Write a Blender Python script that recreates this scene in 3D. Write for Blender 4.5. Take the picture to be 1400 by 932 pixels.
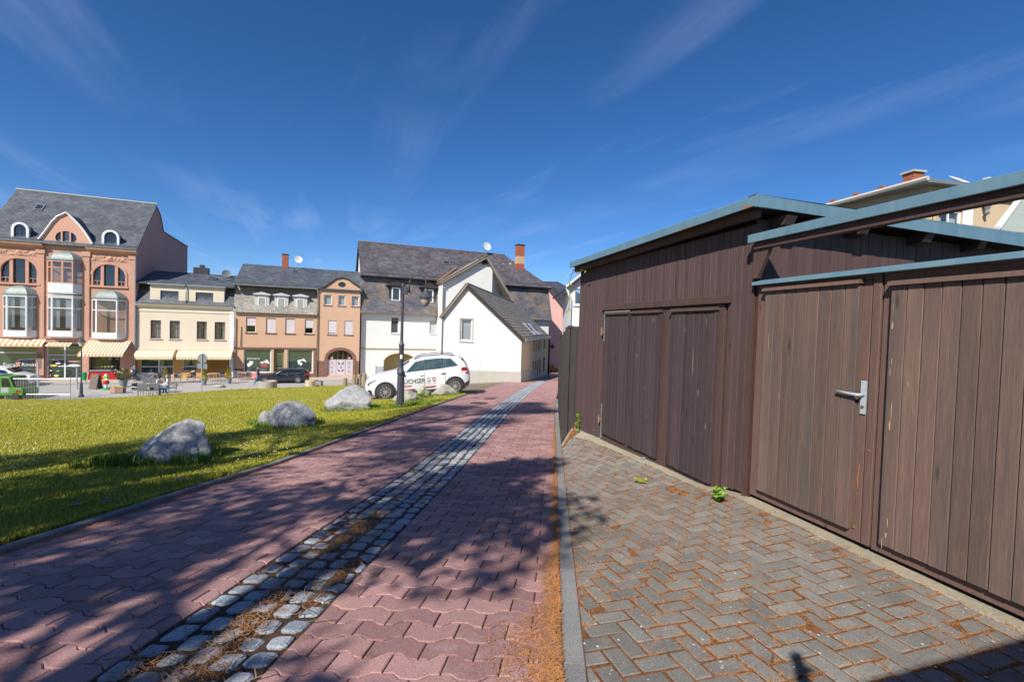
import bpy, bmesh, math, random
import numpy as np
from mathutils import Vector, Matrix, noise
for o in list(bpy.data.objects): bpy.data.objects.remove(o)
S = bpy.context.scene
COL = S.collection
rnd = random.Random(7)
RD = math.radians
# ------------------------------------------------------------------ camera
FPX, CX, CY, CZ = 620.0, 700.0, 466.0, 1.5
PITCH, ROLL = RD(1.55), RD(1.75)
cd = bpy.data.cameras.new('camera'); cam = bpy.data.objects.new('camera', cd); COL.objects.link(cam)
cd.sensor_width = 36.0; cd.lens = FPX / 1400 * 36; cd.clip_start = .05; cd.clip_end = 3000
_f = Vector((0, math.cos(PITCH), -math.sin(PITCH))); _u = Vector((0, math.sin(PITCH), math.cos(PITCH))); _r = Vector((1, 0, 0))
_rc = _r * math.cos(ROLL) + _u * math.sin(ROLL); _uc = -_r * math.sin(ROLL) + _u * math.cos(ROLL)
mw = Matrix.Identity(4)
for i in range(3): mw[i][0], mw[i][1], mw[i][2] = _rc[i], _uc[i], -_f[i]
mw[2][3] = CZ
cam.matrix_world = mw
S.camera = cam
# ------------------------------------------------------------------ sky and sun
SUN_EL, SUN_AZ = RD(41), RD(-153)            # azimuth clockwise from +Y (camera forward)
SDIR = Vector((math.sin(SUN_AZ) * math.cos(SUN_EL), math.cos(SUN_AZ) * math.cos(SUN_EL), math.sin(SUN_EL)))
W = bpy.data.worlds.new('World'); S.world = W; W.use_nodes = True
nt = W.node_tree; nt.nodes.clear()
def wn(t, **k):
    n = nt.nodes.new(t)
    for a, b in k.items(): setattr(n, a, b)
    return n
wl = nt.links.new
sky = wn('ShaderNodeTexSky', sky_type='NISHITA', sun_disc=False, sun_elevation=SUN_EL, sun_rotation=SUN_AZ, altitude=2600, air_density=1.0, dust_density=2.5, ozone_density=5.0)
tc = wn('ShaderNodeTexCoord')
sx = wn('ShaderNodeSeparateXYZ'); wl(tc.outputs['Generated'], sx.inputs[0])
zc = wn('ShaderNodeMath', operation='MAXIMUM'); wl(sx.outputs[2], zc.inputs[0]); zc.inputs[1].default_value = .05
dx_ = wn('ShaderNodeMath', operation='DIVIDE'); wl(sx.outputs[0], dx_.inputs[0]); wl(zc.outputs[0], dx_.inputs[1])
dy_ = wn('ShaderNodeMath', operation='DIVIDE'); wl(sx.outputs[1], dy_.inputs[0]); wl(zc.outputs[0], dy_.inputs[1])
cv = wn('ShaderNodeCombineXYZ'); wl(dx_.outputs[0], cv.inputs[0]); wl(dy_.outputs[0], cv.inputs[1])       # cirrus lie on a flat layer high above
mr = wn('ShaderNodeMapping'); mr.inputs['Rotation'].default_value = (0, 0, RD(-115)); wl(cv.outputs[0], mr.inputs['Vector'])
mp = wn('ShaderNodeMapping'); mp.inputs['Scale'].default_value = (.28, 1.7, 1); mp.inputs['Location'].default_value = (2.2, 3.3, 0); wl(mr.outputs[0], mp.inputs['Vector'])
n1 = wn('ShaderNodeTexNoise'); n1.inputs['Scale'].default_value = 1.0; n1.inputs['Detail'].default_value = 10; n1.inputs['Roughness'].default_value = .58; n1.inputs['Distortion'].default_value = .35
wl(mp.outputs[0], n1.inputs['Vector'])
n2 = wn('ShaderNodeTexNoise'); n2.inputs['Scale'].default_value = .55; n2.inputs['Detail'].default_value = 3
wl(cv.outputs[0], n2.inputs['Vector'])
r1 = wn('ShaderNodeMapRange'); r1.inputs[1].default_value = .50; r1.inputs[2].default_value = .82
wl(n1.outputs[0], r1.inputs[0])
r2 = wn('ShaderNodeMapRange'); r2.inputs[1].default_value = .38; r2.inputs[2].default_value = .66
wl(n2.outputs[0], r2.inputs[0])
mu = wn('ShaderNodeMath', operation='MULTIPLY'); wl(r1.outputs[0], mu.inputs[0]); wl(r2.outputs[0], mu.inputs[1])
mu2 = wn('ShaderNodeMath', operation='MULTIPLY'); wl(mu.outputs[0], mu2.inputs[0]); mu2.inputs[1].default_value = .27
hs = wn('ShaderNodeHueSaturation'); hs.inputs['Saturation'].default_value = 1.2; hs.inputs['Hue'].default_value = .504; hs.inputs['Value'].default_value = .56
wl(sky.outputs[0], hs.inputs['Color'])
mx = wn('ShaderNodeMix', data_type='RGBA'); wl(mu2.outputs[0], mx.inputs[0]); wl(hs.outputs[0], mx.inputs[6]); mx.inputs[7].default_value = (3.4, 3.9, 5.4, 1)
bg = wn('ShaderNodeBackground'); bg.inputs['Strength'].default_value = .15
wl(mx.outputs[2], bg.inputs['Color'])
wo = wn('ShaderNodeOutputWorld'); wl(bg.outputs[0], wo.inputs['Surface'])
sl = bpy.data.lights.new('sun', 'SUN'); sl.energy = 3.9; sl.angle = RD(.53); sl.color = (1, .95, .86)
so = bpy.data.objects.new('sun', sl); COL.objects.link(so); so.rotation_euler = SDIR.to_track_quat('Z', 'Y').to_euler(); so.location = (-20, -30, 40)
S.view_settings.view_transform = 'Standard'; S.view_settings.look = 'None'; S.view_settings.gamma = 1
S.view_settings.use_curve_mapping = False; S.view_settings.exposure = 0.72
S.render.engine = 'CYCLES'; S.cycles.max_bounces = 6; S.cycles.transparent_max_bounces = 12; S.cycles.caustics_reflective = False; S.cycles.caustics_refractive = False

# ------------------------------------------------------------------ pixel -> place
def ray(px, py): return (_rc * ((px - CX) / FPX) - _uc * ((py - CY) / FPX) + _f)
def at(px, py, Y):
    d = ray(px, py); return Vector((0, 0, CZ)) + d * (Y / d.y)
def sstep(a, b, x):
    t = min(1, max(0, (x - a) / (b - a))); return t * t * (3 - 2 * t)
def bend(y):                      # the path drifts to the right beyond the garages
    return .093 * y + (.42 * ((y - 11) / 17) ** 2 if y > 11 else 0)
KL, KR, SL, SR = -3.62, .09, -1.84, -1.19     # left kerb, right kerb, cobble strip (offsets from the bend)
def zp(y):
    return .2 - .1 * min(y, 6) - .07 * max(y - 6, 0)
STREET = -4.27
def T(x, y):                      # terrain left of and along the path
    d = KL - (x - bend(y))
    z = zp(y) - .07 * max(0, d) if y < 60 else zp(60) - .07 * max(0, d)
    z += .10 * math.exp(-((x + 2.5) / 1.1) ** 2 - ((y - 19.6) / .9) ** 2)
    k = .25; h = max(0, k - abs(z - STREET)) / k
    return max(z, STREET) + h * h * k * .25
def G(px, py, zf=T, t0=.5, t1=120):
    d = ray(px, py); o = Vector((0, 0, CZ)); a = t0
    n = 2400; p = o
    for i in range(n):
        t = t0 * (t1 / t0) ** (i / n)
        p = o + d * t
        if p.z < zf(p.x, p.y):
            lo, hi = a, t
            for _ in range(20):
                m = (lo + hi) / 2; q = o + d * m
                if q.z < zf(q.x, q.y): hi = m
                else: lo = m
            return o + d * hi
        a = t
    return p

# ------------------------------------------------------------------ materials
MATS = {}
def newmat(name):
    m = bpy.data.materials.new(name); m.use_nodes = True
    m.node_tree.nodes.clear(); return m, m.node_tree
def nd(t, typ, **k):
    n = t.nodes.new(typ)
    for a, b in k.items():
        if a.startswith('i_'):
            key = a[2:]; n.inputs[int(key) if key.isdigit() else key].default_value = b
        else: setattr(n, a, b)
    return n
def rgba(c): return (c[0], c[1], c[2], 1)
def M(name, col, col2=None, var=.15, scale=3.0, rough=.8, bump=.0, bscale=30, stretch=(1, 1, 1), rvar=.0, metal=0., spec=.4, fine=.12, fscale=40, dirt=None, dscale=1.2, dlo=.55, dhi=.75, emit=0, knot=0):
    """procedural material: two colours on large noise, fine noise, a random tint per piece, optional dirt and relief"""
    if name in MATS: return MATS[name]
    m, t = newmat(name); L = t.links.new
    out = nd(t, 'ShaderNodeOutputMaterial'); b = nd(t, 'ShaderNodeBsdfPrincipled'); L(b.outputs[0], out.inputs[0])
    b.inputs['Roughness'].default_value = rough; b.inputs['Metallic'].default_value = metal; b.inputs['Specular IOR Level'].default_value = spec
    co = nd(t, 'ShaderNodeTexCoord'); mp = nd(t, 'ShaderNodeMapping'); mp.inputs['Scale'].default_value = stretch
    oi = nd(t, 'ShaderNodeObjectInfo')
    L(co.outputs['Object'], mp.inputs[0])
    geo = nd(t, 'ShaderNodeNewGeometry')
    rs = nd(t, 'ShaderNodeMath', operation='ADD'); L(oi.outputs['Random'], rs.inputs[0]); L(geo.outputs['Random Per Island'], rs.inputs[1])
    fr = nd(t, 'ShaderNodeMath', operation='FRACT'); L(rs.outputs[0], fr.inputs[0])
    off = nd(t, 'ShaderNodeVectorMath', operation='ADD'); L(mp.outputs[0], off.inputs[0])
    cb = nd(t, 'ShaderNodeCombineXYZ'); mm = nd(t, 'ShaderNodeMath', operation='MULTIPLY'); L(fr.outputs[0], mm.inputs[0]); mm.inputs[1].default_value = 37.0 if rvar else 0.0
    L(mm.outputs[0], cb.inputs[0]); L(mm.outputs[0], cb.inputs[2]); L(cb.outputs[0], off.inputs[1])
    na = nd(t, 'ShaderNodeTexNoise', i_Scale=scale, i_Detail=5.0, i_Roughness=.6); L(off.outputs[0], na.inputs['Vector'])
    ra = nd(t, 'ShaderNodeMapRange'); ra.inputs[1].default_value = .3; ra.inputs[2].default_value = .7; L(na.outputs[0], ra.inputs[0])
    c2 = col2 if col2 else tuple(c * (1 - var) for c in col)
    mx = nd(t, 'ShaderNodeMix', data_type='RGBA'); L(ra.outputs[0], mx.inputs[0]); mx.inputs[6].default_value = rgba(col); mx.inputs[7].default_value = rgba(c2)
    nb = nd(t, 'ShaderNodeTexNoise', i_Scale=fscale, i_Detail=3.0); L(off.outputs[0], nb.inputs['Vector'])
    rb = nd(t, 'ShaderNodeMapRange'); rb.inputs[1].default_value = .3; rb.inputs[2].default_value = .7; rb.inputs[3].default_value = 1 - fine; rb.inputs[4].default_value = 1 + fine; L(nb.outputs[0], rb.inputs[0])
    mv = nd(t, 'ShaderNodeMix', data_type='RGBA', blend_type='MULTIPLY'); mv.inputs[0].default_value = 1; L(mx.outputs[2], mv.inputs[6]); L(rb.outputs[0], mv.inputs[7])
    last = mv.outputs[2]
    if rvar:
        rc = nd(t, 'ShaderNodeMapRange'); rc.inputs[3].default_value = 1 - rvar; rc.inputs[4].default_value = 1 + rvar; L(fr.outputs[0], rc.inputs[0])
        m3 = nd(t, 'ShaderNodeMix', data_type='RGBA', blend_type='MULTIPLY'); m3.inputs[0].default_value = 1; L(last, m3.inputs[6]); L(rc.outputs[0], m3.inputs[7]); last = m3.outputs[2]
    if dirt:
        nc = nd(t, 'ShaderNodeTexNoise', i_Scale=dscale, i_Detail=6.0, i_Roughness=.65); L(off.outputs[0], nc.inputs['Vector'])
        rd = nd(t, 'ShaderNodeMapRange'); rd.inputs[1].default_value = dlo; rd.inputs[2].default_value = dhi; L(nc.outputs[0], rd.inputs[0])
        m4 = nd(t, 'ShaderNodeMix', data_type='RGBA'); L(rd.outputs[0], m4.inputs[0]); L(last, m4.inputs[6]); m4.inputs[7].default_value = rgba(dirt); last = m4.outputs[2]
    if knot:
        vm = nd(t, 'ShaderNodeMapping'); vm.inputs['Scale'].default_value = (1.1, 1.1, 5.5); L(off.outputs[0], vm.inputs[0])
        vo = nd(t, 'ShaderNodeTexVoronoi', i_Scale=1.0); L(vm.outputs[0], vo.inputs['Vector'])
        rk = nd(t, 'ShaderNodeMapRange'); rk.inputs[1].default_value = .05; rk.inputs[2].default_value = .13; rk.inputs[3].default_value = 1 - knot; rk.inputs[4].default_value = 1; L(vo.outputs['Distance'], rk.inputs[0])
        mk = nd(t, 'ShaderNodeMix', data_type='RGBA', blend_type='MULTIPLY'); mk.inputs[0].default_value = 1; L(last, mk.inputs[6]); L(rk.outputs[0], mk.inputs[7]); last = mk.outputs[2]
    L(last, b.inputs['Base Color'])
    if emit: L(last, b.inputs['Emission Color']); b.inputs['Emission Strength'].default_value = emit
    if bump:
        nn = nd(t, 'ShaderNodeTexNoise', i_Scale=bscale, i_Detail=6.0, i_Roughness=.65); L(off.outputs[0], nn.inputs['Vector'])
        bp = nd(t, 'ShaderNodeBump'); bp.inputs['Strength'].default_value = bump; bp.inputs['Distance'].default_value = .02; L(nn.outputs[0], bp.inputs['Height']); L(bp.outputs[0], b.inputs['Normal'])
    MATS[name] = m; return m
def glass(name, tint=(.02, .025, .03), refl=.12, trans=.75):
    if name in MATS: return MATS[name]
    m, t = newmat(name); L = t.links.new
    out = nd(t, 'ShaderNodeOutputMaterial'); tr = nd(t, 'ShaderNodeBsdfTransparent'); gl = nd(t, 'ShaderNodeBsdfGlossy', i_Roughness=.02)
    tr.inputs[0].default_value = (.93, .96, .95, 1); gl.inputs[0].default_value = (.9, .95, 1, 1)
    df = nd(t, 'ShaderNodeBsdfDiffuse'); df.inputs[0].default_value = rgba(tint)
    m1 = nd(t, 'ShaderNodeMixShader'); m1.inputs[0].default_value = trans; L(df.outputs[0], m1.inputs[1]); L(tr.outputs[0], m1.inputs[2])
    lw = nd(t, 'ShaderNodeLayerWeight', i_Blend=.35); ad = nd(t, 'ShaderNodeMath', operation='MULTIPLY_ADD', use_clamp=True); L(lw.outputs['Fresnel'], ad.inputs[0]); ad.inputs[1].default_value = .4; ad.inputs[2].default_value = refl
    m2 = nd(t, 'ShaderNodeMixShader'); L(ad.outputs[0], m2.inputs[0]); L(m1.outputs[0], m2.inputs[1]); L(gl.outputs[0], m2.inputs[2])
    L(m2.outputs[0], out.inputs[0]); MATS[name] = m; return m
def slate(name, c1, c2, brown=None, wid=.3, hei=.16, rough=.55, along='X', amt=.5):
    """slate courses: brick pattern in colour and relief, optional lichen-brown patches"""
    if name in MATS: return MATS[name]
    m, t = newmat(name); L = t.links.new
    out = nd(t, 'ShaderNodeOutputMaterial'); b = nd(t, 'ShaderNodeBsdfPrincipled'); L(b.outputs[0], out.inputs[0]); b.inputs['Roughness'].default_value = rough
    co = nd(t, 'ShaderNodeTexCoord'); uv = nd(t, 'ShaderNodeUVMap')
    br = nd(t, 'ShaderNodeTexBrick', offset=.5); br.inputs['Color1'].default_value = rgba(c1); br.inputs['Color2'].default_value = rgba(c2)
    br.inputs['Mortar'].default_value = rgba(tuple(c * .45 for c in c1)); br.inputs['Scale'].default_value = 1; br.inputs['Mortar Size'].default_value = .012
    br.inputs['Brick Width'].default_value = wid; br.inputs['Row Height'].default_value = hei; L(co.outputs['UV'], br.inputs['Vector'])
    nb = nd(t, 'ShaderNodeTexNoise', i_Scale=.8, i_Detail=6.0); L(co.outputs['Object'], nb.inputs['Vector'])
    rb = nd(t, 'ShaderNodeMapRange'); rb.inputs[1].default_value = .3; rb.inputs[2].default_value = .7; rb.inputs[3].default_value = .72; rb.inputs[4].default_value = 1.25; L(nb.outputs[0], rb.inputs[0])
    mv = nd(t, 'ShaderNodeMix', data_type='RGBA', blend_type='MULTIPLY'); mv.inputs[0].default_value = 1; L(br.outputs[0], mv.inputs[6]); L(rb.outputs[0], mv.inputs[7]); last = mv.outputs[2]
    if brown:
        nc = nd(t, 'ShaderNodeTexNoise', i_Scale=.55, i_Detail=7.0, i_Roughness=.7); L(co.outputs['Object'], nc.inputs['Vector'])
        rd = nd(t, 'ShaderNodeMapRange'); rd.inputs[1].default_value = amt - .12; rd.inputs[2].default_value = amt + .12; L(nc.outputs[0], rd.inputs[0])
        m4 = nd(t, 'ShaderNodeMix', data_type='RGBA'); L(rd.outputs[0], m4.inputs[0]); L(last, m4.inputs[6]); m5 = nd(t, 'ShaderNodeMix', data_type='RGBA', blend_type='MULTIPLY'); m5.inputs[0].default_value = .6; m5.inputs[6].default_value = rgba(brown); L(rb.outputs[0], m5.inputs[7]); L(m5.outputs[2], m4.inputs[7]); last = m4.outputs[2]
    n9 = nd(t, 'ShaderNodeTexNoise', i_Scale=5.0, i_Detail=5.0, i_Roughness=.7); L(co.outputs['Object'], n9.inputs['Vector'])
    r9 = nd(t, 'ShaderNodeMapRange'); r9.inputs[1].default_value = .32; r9.inputs[2].default_value = .68; r9.inputs[3].default_value = .68; r9.inputs[4].default_value = 1.35; L(n9.outputs[0], r9.inputs[0])
    m9 = nd(t, 'ShaderNodeMix', data_type='RGBA', blend_type='MULTIPLY'); m9.inputs[0].default_value = 1; L(last, m9.inputs[6]); L(r9.outputs[0], m9.inputs[7]); last = m9.outputs[2]
    L(last, b.inputs['Base Color'])
    bp = nd(t, 'ShaderNodeBump'); bp.inputs['Strength'].default_value = .5; bp.inputs['Distance'].default_value = .02; L(br.outputs['Fac'], bp.inputs['Height']); bp.invert = True; L(bp.outputs[0], b.inputs['Normal'])
    MATS[name] = m; return m

# ------------------------------------------------------------------ objects
def link(o, par=None):
    COL.objects.link(o)
    if par is not None: o.parent = par
    return o
def tag(o, label=None, cat=None, group=None, kind=None):
    if label: o['label'] = label
    if cat: o['category'] = cat
    if group: o['group'] = group
    if kind: o['kind'] = kind
    return o
def empty(name, loc, rz=0, label=None, cat=None, group=None):
    o = bpy.data.objects.new(name, None); o.location = loc; o.rotation_euler = (0, 0, rz); o.empty_display_size = .2
    link(o); tag(o, label, cat, group); return o
def copy_tree(o, par=None):
    c = o.copy(); COL.objects.link(c); c.parent = par
    for ch in o.children: copy_tree(ch, c)
    return c
class MB:
    def __init__(s): s.v = []; s.f = []; s.m = []; s.cm = 0
    def pts(s, l):
        n = len(s.v); s.v += [tuple(p) for p in l]; return n
    def face(s, idx): s.f.append(tuple(idx)); s.m.append(s.cm)
    def quad(s, *p):
        n = s.pts(p); s.face(range(n, n + len(p)))
    def box(s, a, b, x=None):
        x0, y0, z0 = a; x1, y1, z1 = b
        if x0 > x1: x0, x1 = x1, x0
        if y0 > y1: y0, y1 = y1, y0
        if z0 > z1: z0, z1 = z1, z0
        P = [(x0, y0, z0), (x1, y0, z0), (x1, y1, z0), (x0, y1, z0), (x0, y0, z1), (x1, y0, z1), (x1, y1, z1), (x0, y1, z1)]
        if x: P = [x(p) for p in P]
        n = s.pts(P)
        for q in ((3, 2, 1, 0), (4, 5, 6, 7), (0, 1, 5, 4), (1, 2, 6, 5), (2, 3, 7, 6), (3, 0, 4, 7)): s.face([n + i for i in q])
        return s
    def bbox(s, a, b, bv=.01):       # chamfered box (open bottom chamfer kept)
        x0, y0, z0 = a; x1, y1, z1 = b
        rings = [(x0 + bv, y0 + bv, x1 - bv, y1 - bv, z0), (x0, y0, x1, y1, z0 + bv), (x0, y0, x1, y1, z1 - bv), (x0 + bv, y0 + bv, x1 - bv, y1 - bv, z1)]
        ns = []
        for (a0, b0, a1, b1, z) in rings: ns.append(s.pts([(a0, b0, z), (a1, b0, z), (a1, b1, z), (a0, b1, z)]))
        s.face([ns[0] + 3, ns[0] + 2, ns[0] + 1, ns[0]]); s.face([ns[3] + i for i in range(4)])
        for k in range(3):
            for i in range(4):
                j = (i + 1) % 4; s.face([ns[k] + i, ns[k] + j, ns[k + 1] + j, ns[k + 1] + i])
        return s
    def prism(s, loop, d0, d1, axis=1, cap=True):    # loop of 2-D points in the two other axes, extruded along axis
        def P(p, d): return (p[0], d, p[1]) if axis == 1 else ((d, p[0], p[1]) if axis == 0 else (p[0], p[1], d))
        n = len(loop); a = s.pts([P(p, d0) for p in loop]); b = s.pts([P(p, d1) for p in loop])
        for i in range(n):
            j = (i + 1) % n; s.face([a + i, a + j, b + j, b + i])
        if cap: s.face([a + i for i in range(n)][::-1]); s.face([b + i for i in range(n)])
        return s
    def tube(s, pts, r, n=8, cap=True):
        pts = [Vector(p) for p in pts]; rr = r if isinstance(r, (list, tuple)) else [r] * len(pts)
        rings = []; up = Vector((0, 0, 1))
        for i, p in enumerate(pts):
            d = (pts[min(i + 1, len(pts) - 1)] - pts[max(i - 1, 0)]).normalized()
            a = d.cross(up if abs(d.z) < .95 else Vector((1, 0, 0))).normalized(); b = d.cross(a)
            rings.append(s.pts([p + (a * math.cos(2 * math.pi * k / n) + b * math.sin(2 * math.pi * k / n)) * rr[i] for k in range(n)]))
        for i in range(len(rings) - 1):
            for k in range(n):
                j = (k + 1) % n; s.face([rings[i] + k, rings[i] + j, rings[i + 1] + j, rings[i + 1] + k])
        if cap: s.face([rings[0] + k for k in range(n)][::-1]); s.face([rings[-1] + k for k in range(n)])
        return s
    def lathe(s, prof, n=16, c=(0, 0, 0), cap=True, a0=0, a1=2 * math.pi):
        full = abs(a1 - a0 - 2 * math.pi) < 1e-6; k = n if full else n + 1
        rings = []
        for (r, z) in prof:
            rings.append(s.pts([(c[0] + r * math.cos(a0 + (a1 - a0) * i / n), c[1] + r * math.sin(a0 + (a1 - a0) * i / n), c[2] + z) for i in range(k)]))
        for i in range(len(rings) - 1):
            for j in range(n):
                q = (j + 1) % k; s.face([rings[i] + j, rings[i] + q, rings[i + 1] + q, rings[i + 1] + j])
        if cap and full:
            s.face([rings[0] + j for j in range(k)][::-1]); s.face([rings[-1] + j for j in range(k)])
        return s
    def build(s, name, mat, par=None, smooth=False, uv=None, loc=None, rz=None):
        me = bpy.data.meshes.new(name); me.from_pydata(s.v, [], s.f)
        ms = mat if isinstance(mat, (list, tuple)) else [mat]
        for q in ms: me.materials.append(q)
        if len(ms) > 1: me.polygons.foreach_set('material_index', s.m)
        if smooth: me.polygons.foreach_set('use_smooth', [True] * len(me.polygons))
        me.update()
        if uv: add_uv(me)
        o = bpy.data.objects.new(name, me); link(o, par)
        if loc is not None: o.location = loc
        if rz is not None: o.rotation_euler = (0, 0, rz)
        return o
def add_uv(me):
    """metric UV on every face: u horizontal in the face, v up the slope"""
    l = me.uv_layers.new(name='UVMap')
    for p in me.polygons:
        n = p.normal; h = Vector((-n.y, n.x, 0))
        if h.length < 1e-4: h = Vector((1, 0, 0))
        h.normalize(); w = n.cross(h)
        for li in p.loop_indices:
            c = me.vertices[me.loops[li].vertex_index].co; l.data[li].uv = (c.dot(h), c.dot(w))
def smooth_angle(o, ang=40):
    me = o.data; me.polygons.foreach_set('use_smooth', [True] * len(me.polygons))
    try: me.set_sharp_from_angle(angle=RD(ang))
    except Exception: pass
def text(par, s, loc, size, mat, rot, name='lettering', ext=.003):
    c = bpy.data.curves.new(name, 'FONT'); c.body = s; c.size = size; c.extrude = ext; c.align_x = 'LEFT'; c.resolution_u = 2
    o = bpy.data.objects.new(name, c); link(o)
    dg = bpy.context.evaluated_depsgraph_get(); me = bpy.data.meshes.new_from_object(o.evaluated_get(dg))
    bpy.data.objects.remove(o); me.materials.clear(); me.materials.append(mat)
    q = bpy.data.objects.new(name, me); link(q, par); q.location = loc; q.rotation_euler = rot; return q

# facade frame: x along the front (to the right seen from outside), y into the building, z up
class Frame:
    def __init__(s, O, head):
        s.O = Vector(O); a = RD(head); s.e = Vector((math.sin(a), math.cos(a), 0)); s.n = Vector((-s.e.y, s.e.x, 0)); s.rz = math.atan2(s.e.y, s.e.x)
    def hit(s, px, py, d=0):
        o = s.O + s.n * d; r = ray(px, py); C = Vector((0, 0, CZ)); k = (o - C).dot(s.n) / r.dot(s.n); p = C + r * k
        return (p - s.O).dot(s.e), p.z - s.O.z
    def rect(s, x0, y0, x1, y1, d=0):
        ym, xm = (y0 + y1) / 2, (x0 + x1) / 2
        return (s.hit(x0, ym, d)[0], s.hit(x1, ym, d)[0], s.hit(xm, y1, d)[1], s.hit(xm, y0, d)[1])
    def side(s, t, px, py):
        o = s.O + s.e * t; r = ray(px, py); C = Vector((0, 0, CZ)); k = (o - C).dot(s.e) / r.dot(s.e); p = C + r * k
        return (p - s.O).dot(s.n), p.z - s.O.z
    def w(s, t, d, h): return s.O + s.e * t + s.n * d + Vector((0, 0, h))
def rloop(r): return [(r[0], r[2]), (r[1], r[2]), (r[1], r[3]), (r[0], r[3])]
def arch_loop(r, k=8, rise=None):
    t0, t1, h0, h1 = r; c = (t0 + t1) / 2; w = (t1 - t0) / 2; rise = w if rise is None else rise
    return [(t0, h0), (t1, h0)] + [(c + w * math.cos(math.pi * i / k), h1 - rise + rise * math.sin(math.pi * i / k)) for i in range(k + 1)]
def oval_loop(r, k=16):
    t0, t1, h0, h1 = r
    return [((t0 + t1) / 2 + (t1 - t0) / 2 * math.cos(2 * math.pi * i / k), (h0 + h1) / 2 + (h1 - h0) / 2 * math.sin(2 * math.pi * i / k)) for i in range(k)]
def panel(name, par, outline, holes, mat, d=0, rev=.2, tf=None, edge=0):
    """wall sheet with real openings and reveals"""
    bm = bmesh.new(); es = []; tfv = tf if tf else (lambda x, y, z: (x, y, z))
    loops = []
    for lp in [outline] + holes:
        vs = [bm.verts.new((x, d, z)) for x, z in lp]; loops.append(vs)
        es += [bm.edges.new((vs[i], vs[(i + 1) % len(vs)])) for i in range(len(vs))]
    bmesh.ops.triangle_fill(bm, use_beauty=True, use_dissolve=False, edges=es, normal=(0, -1, 0))
    for k, vs in enumerate(loops):
        dd = rev if k else edge
        if not dd: continue
        bk = [bm.verts.new((v.co.x, d + dd, v.co.z)) for v in vs]
        for i in range(len(vs)):
            j = (i + 1) % len(vs)
            bm.faces.new((vs[i], vs[j], bk[j], bk[i]) if k == 0 else (vs[j], vs[i], bk[i], bk[j]))
    for v in bm.verts: v.co = Vector(tfv(*v.co))
    me = bpy.data.meshes.new(name); bm.to_mesh(me); bm.free(); me.materials.append(mat)
    o = bpy.data.objects.new(name, me); return link(o, par)
def ring(mb, lp, inset, d0, d1):
    c0 = sum(p[0] for p in lp) / len(lp); c1 = (min(p[1] for p in lp) + max(p[1] for p in lp)) / 2
    w = (max(p[0] for p in lp) - min(p[0] for p in lp)) / 2; h = (max(p[1] for p in lp) - min(p[1] for p in lp)) / 2
    kx, ky = (w - inset) / w, (h - inset) / h
    il = [(c0 + (p[0] - c0) * kx, c1 + (p[1] - c1) * ky) for p in lp]; n = len(lp)
    a = mb.pts([(p[0], d0, p[1]) for p in lp]); b = mb.pts([(p[0], d0, p[1]) for p in il]); c = mb.pts([(p[0], d1, p[1]) for p in il]); e = mb.pts([(p[0], d1, p[1]) for p in lp])
    for i in range(n):
        j = (i + 1) % n
        mb.face([a + i, a + j, b + j, b + i]); mb.face([b + i, b + j, c + j, c + i]); mb.face([a + j, a + i, e + i, e + j])
    return il
# ================================================================== materials used on the ground
m_grass = M('grass_ground', (.28, .27, .016), (.36, .30, .03), scale=.55, rough=.9, bump=.9, bscale=60, fine=.4, fscale=45, dirt=(.10, .155, .015), dscale=2.2, dlo=.5, dhi=.72)
m_blade = M('grass_blade', (.27, .30, .018), (.43, .385, .04), scale=.9, rough=.6, rvar=.4, fine=.1)
m_tuft = M('tall_grass', (.10, .19, .016), (.18, .26, .025), scale=.8, rough=.55, rvar=.35)
m_paver = M('red_paver', (.40, .225, .20), (.325, .175, .172), scale=2.5, rough=.85, bump=.35, bscale=160, fine=.32, fscale=150, rvar=.24, dirt=(.47, .33, .30), dscale=5, dlo=.55, dhi=.8)
m_bed = M('joint_sand', (.055, .035, .024), (.11, .055, .03), scale=4, rough=1, bump=.8, bscale=120, fine=.45, fscale=90)
m_litter = M('needle_bed', (.075, .042, .024), (.20, .095, .04), scale=5, rough=1, bump=1, bscale=140, fine=.5, fscale=120)
m_needle = M('pine_needle', (.44, .16, .045), (.52, .27, .10), scale=2, rough=.7, rvar=.45)
m_cobble = M('granite_cobble', (.27, .31, .355), (.37, .395, .42), scale=6, rough=.75, bump=.5, bscale=70, fine=.3, fscale=110, rvar=.22, dirt=(.16, .14, .12), dscale=14, dlo=.56, dhi=.8)
m_brick = M('grey_paver', (.255, .235, .205), (.175, .167, .152), scale=4, rough=.9, bump=.45, bscale=150, fine=.42, fscale=170, rvar=.18, dirt=(.32, .27, .20), dscale=6, dlo=.58, dhi=.85)
m_moss = M('moss_joint', (.32, .105, .03), (.17, .085, .024), scale=5, rough=1, bump=1, bscale=110, fine=.5, fscale=120, dirt=(.42, .20, .075), dscale=7, dlo=.5, dhi=.7)
m_kerb = M('kerb_concrete', (.27, .26, .245), (.20, .195, .19), scale=3, rough=.9, bump=.4, bscale=90, fine=.25, fscale=120, rvar=.1)
m_conc = M('pale_concrete', (.37, .315, .225), (.28, .25, .19), scale=2.5, rough=.92, bump=.4, bscale=60, fine=.2, fscale=90, dirt=(.22, .12, .06), dscale=6, dlo=.6, dhi=.8)
m_asph = M('asphalt_street', (.35, .335, .32), (.42, .40, .38), scale=.6, rough=.9, bump=.3, bscale=60, fine=.15)
m_sidew = M('sidewalk_slabs', (.50, .44, .38), (.42, .38, .34), scale=1.2, rough=.9, fine=.2)
m_court = M('court_brick', (.34, .25, .17), (.27, .20, .145), scale=2, rough=.9, bump=.3, bscale=25, fine=.25, fscale=12, rvar=.18)
m_soil = M('far_ground', (.12, .13, .05), (.17, .15, .07), scale=.05, rough=1)

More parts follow.
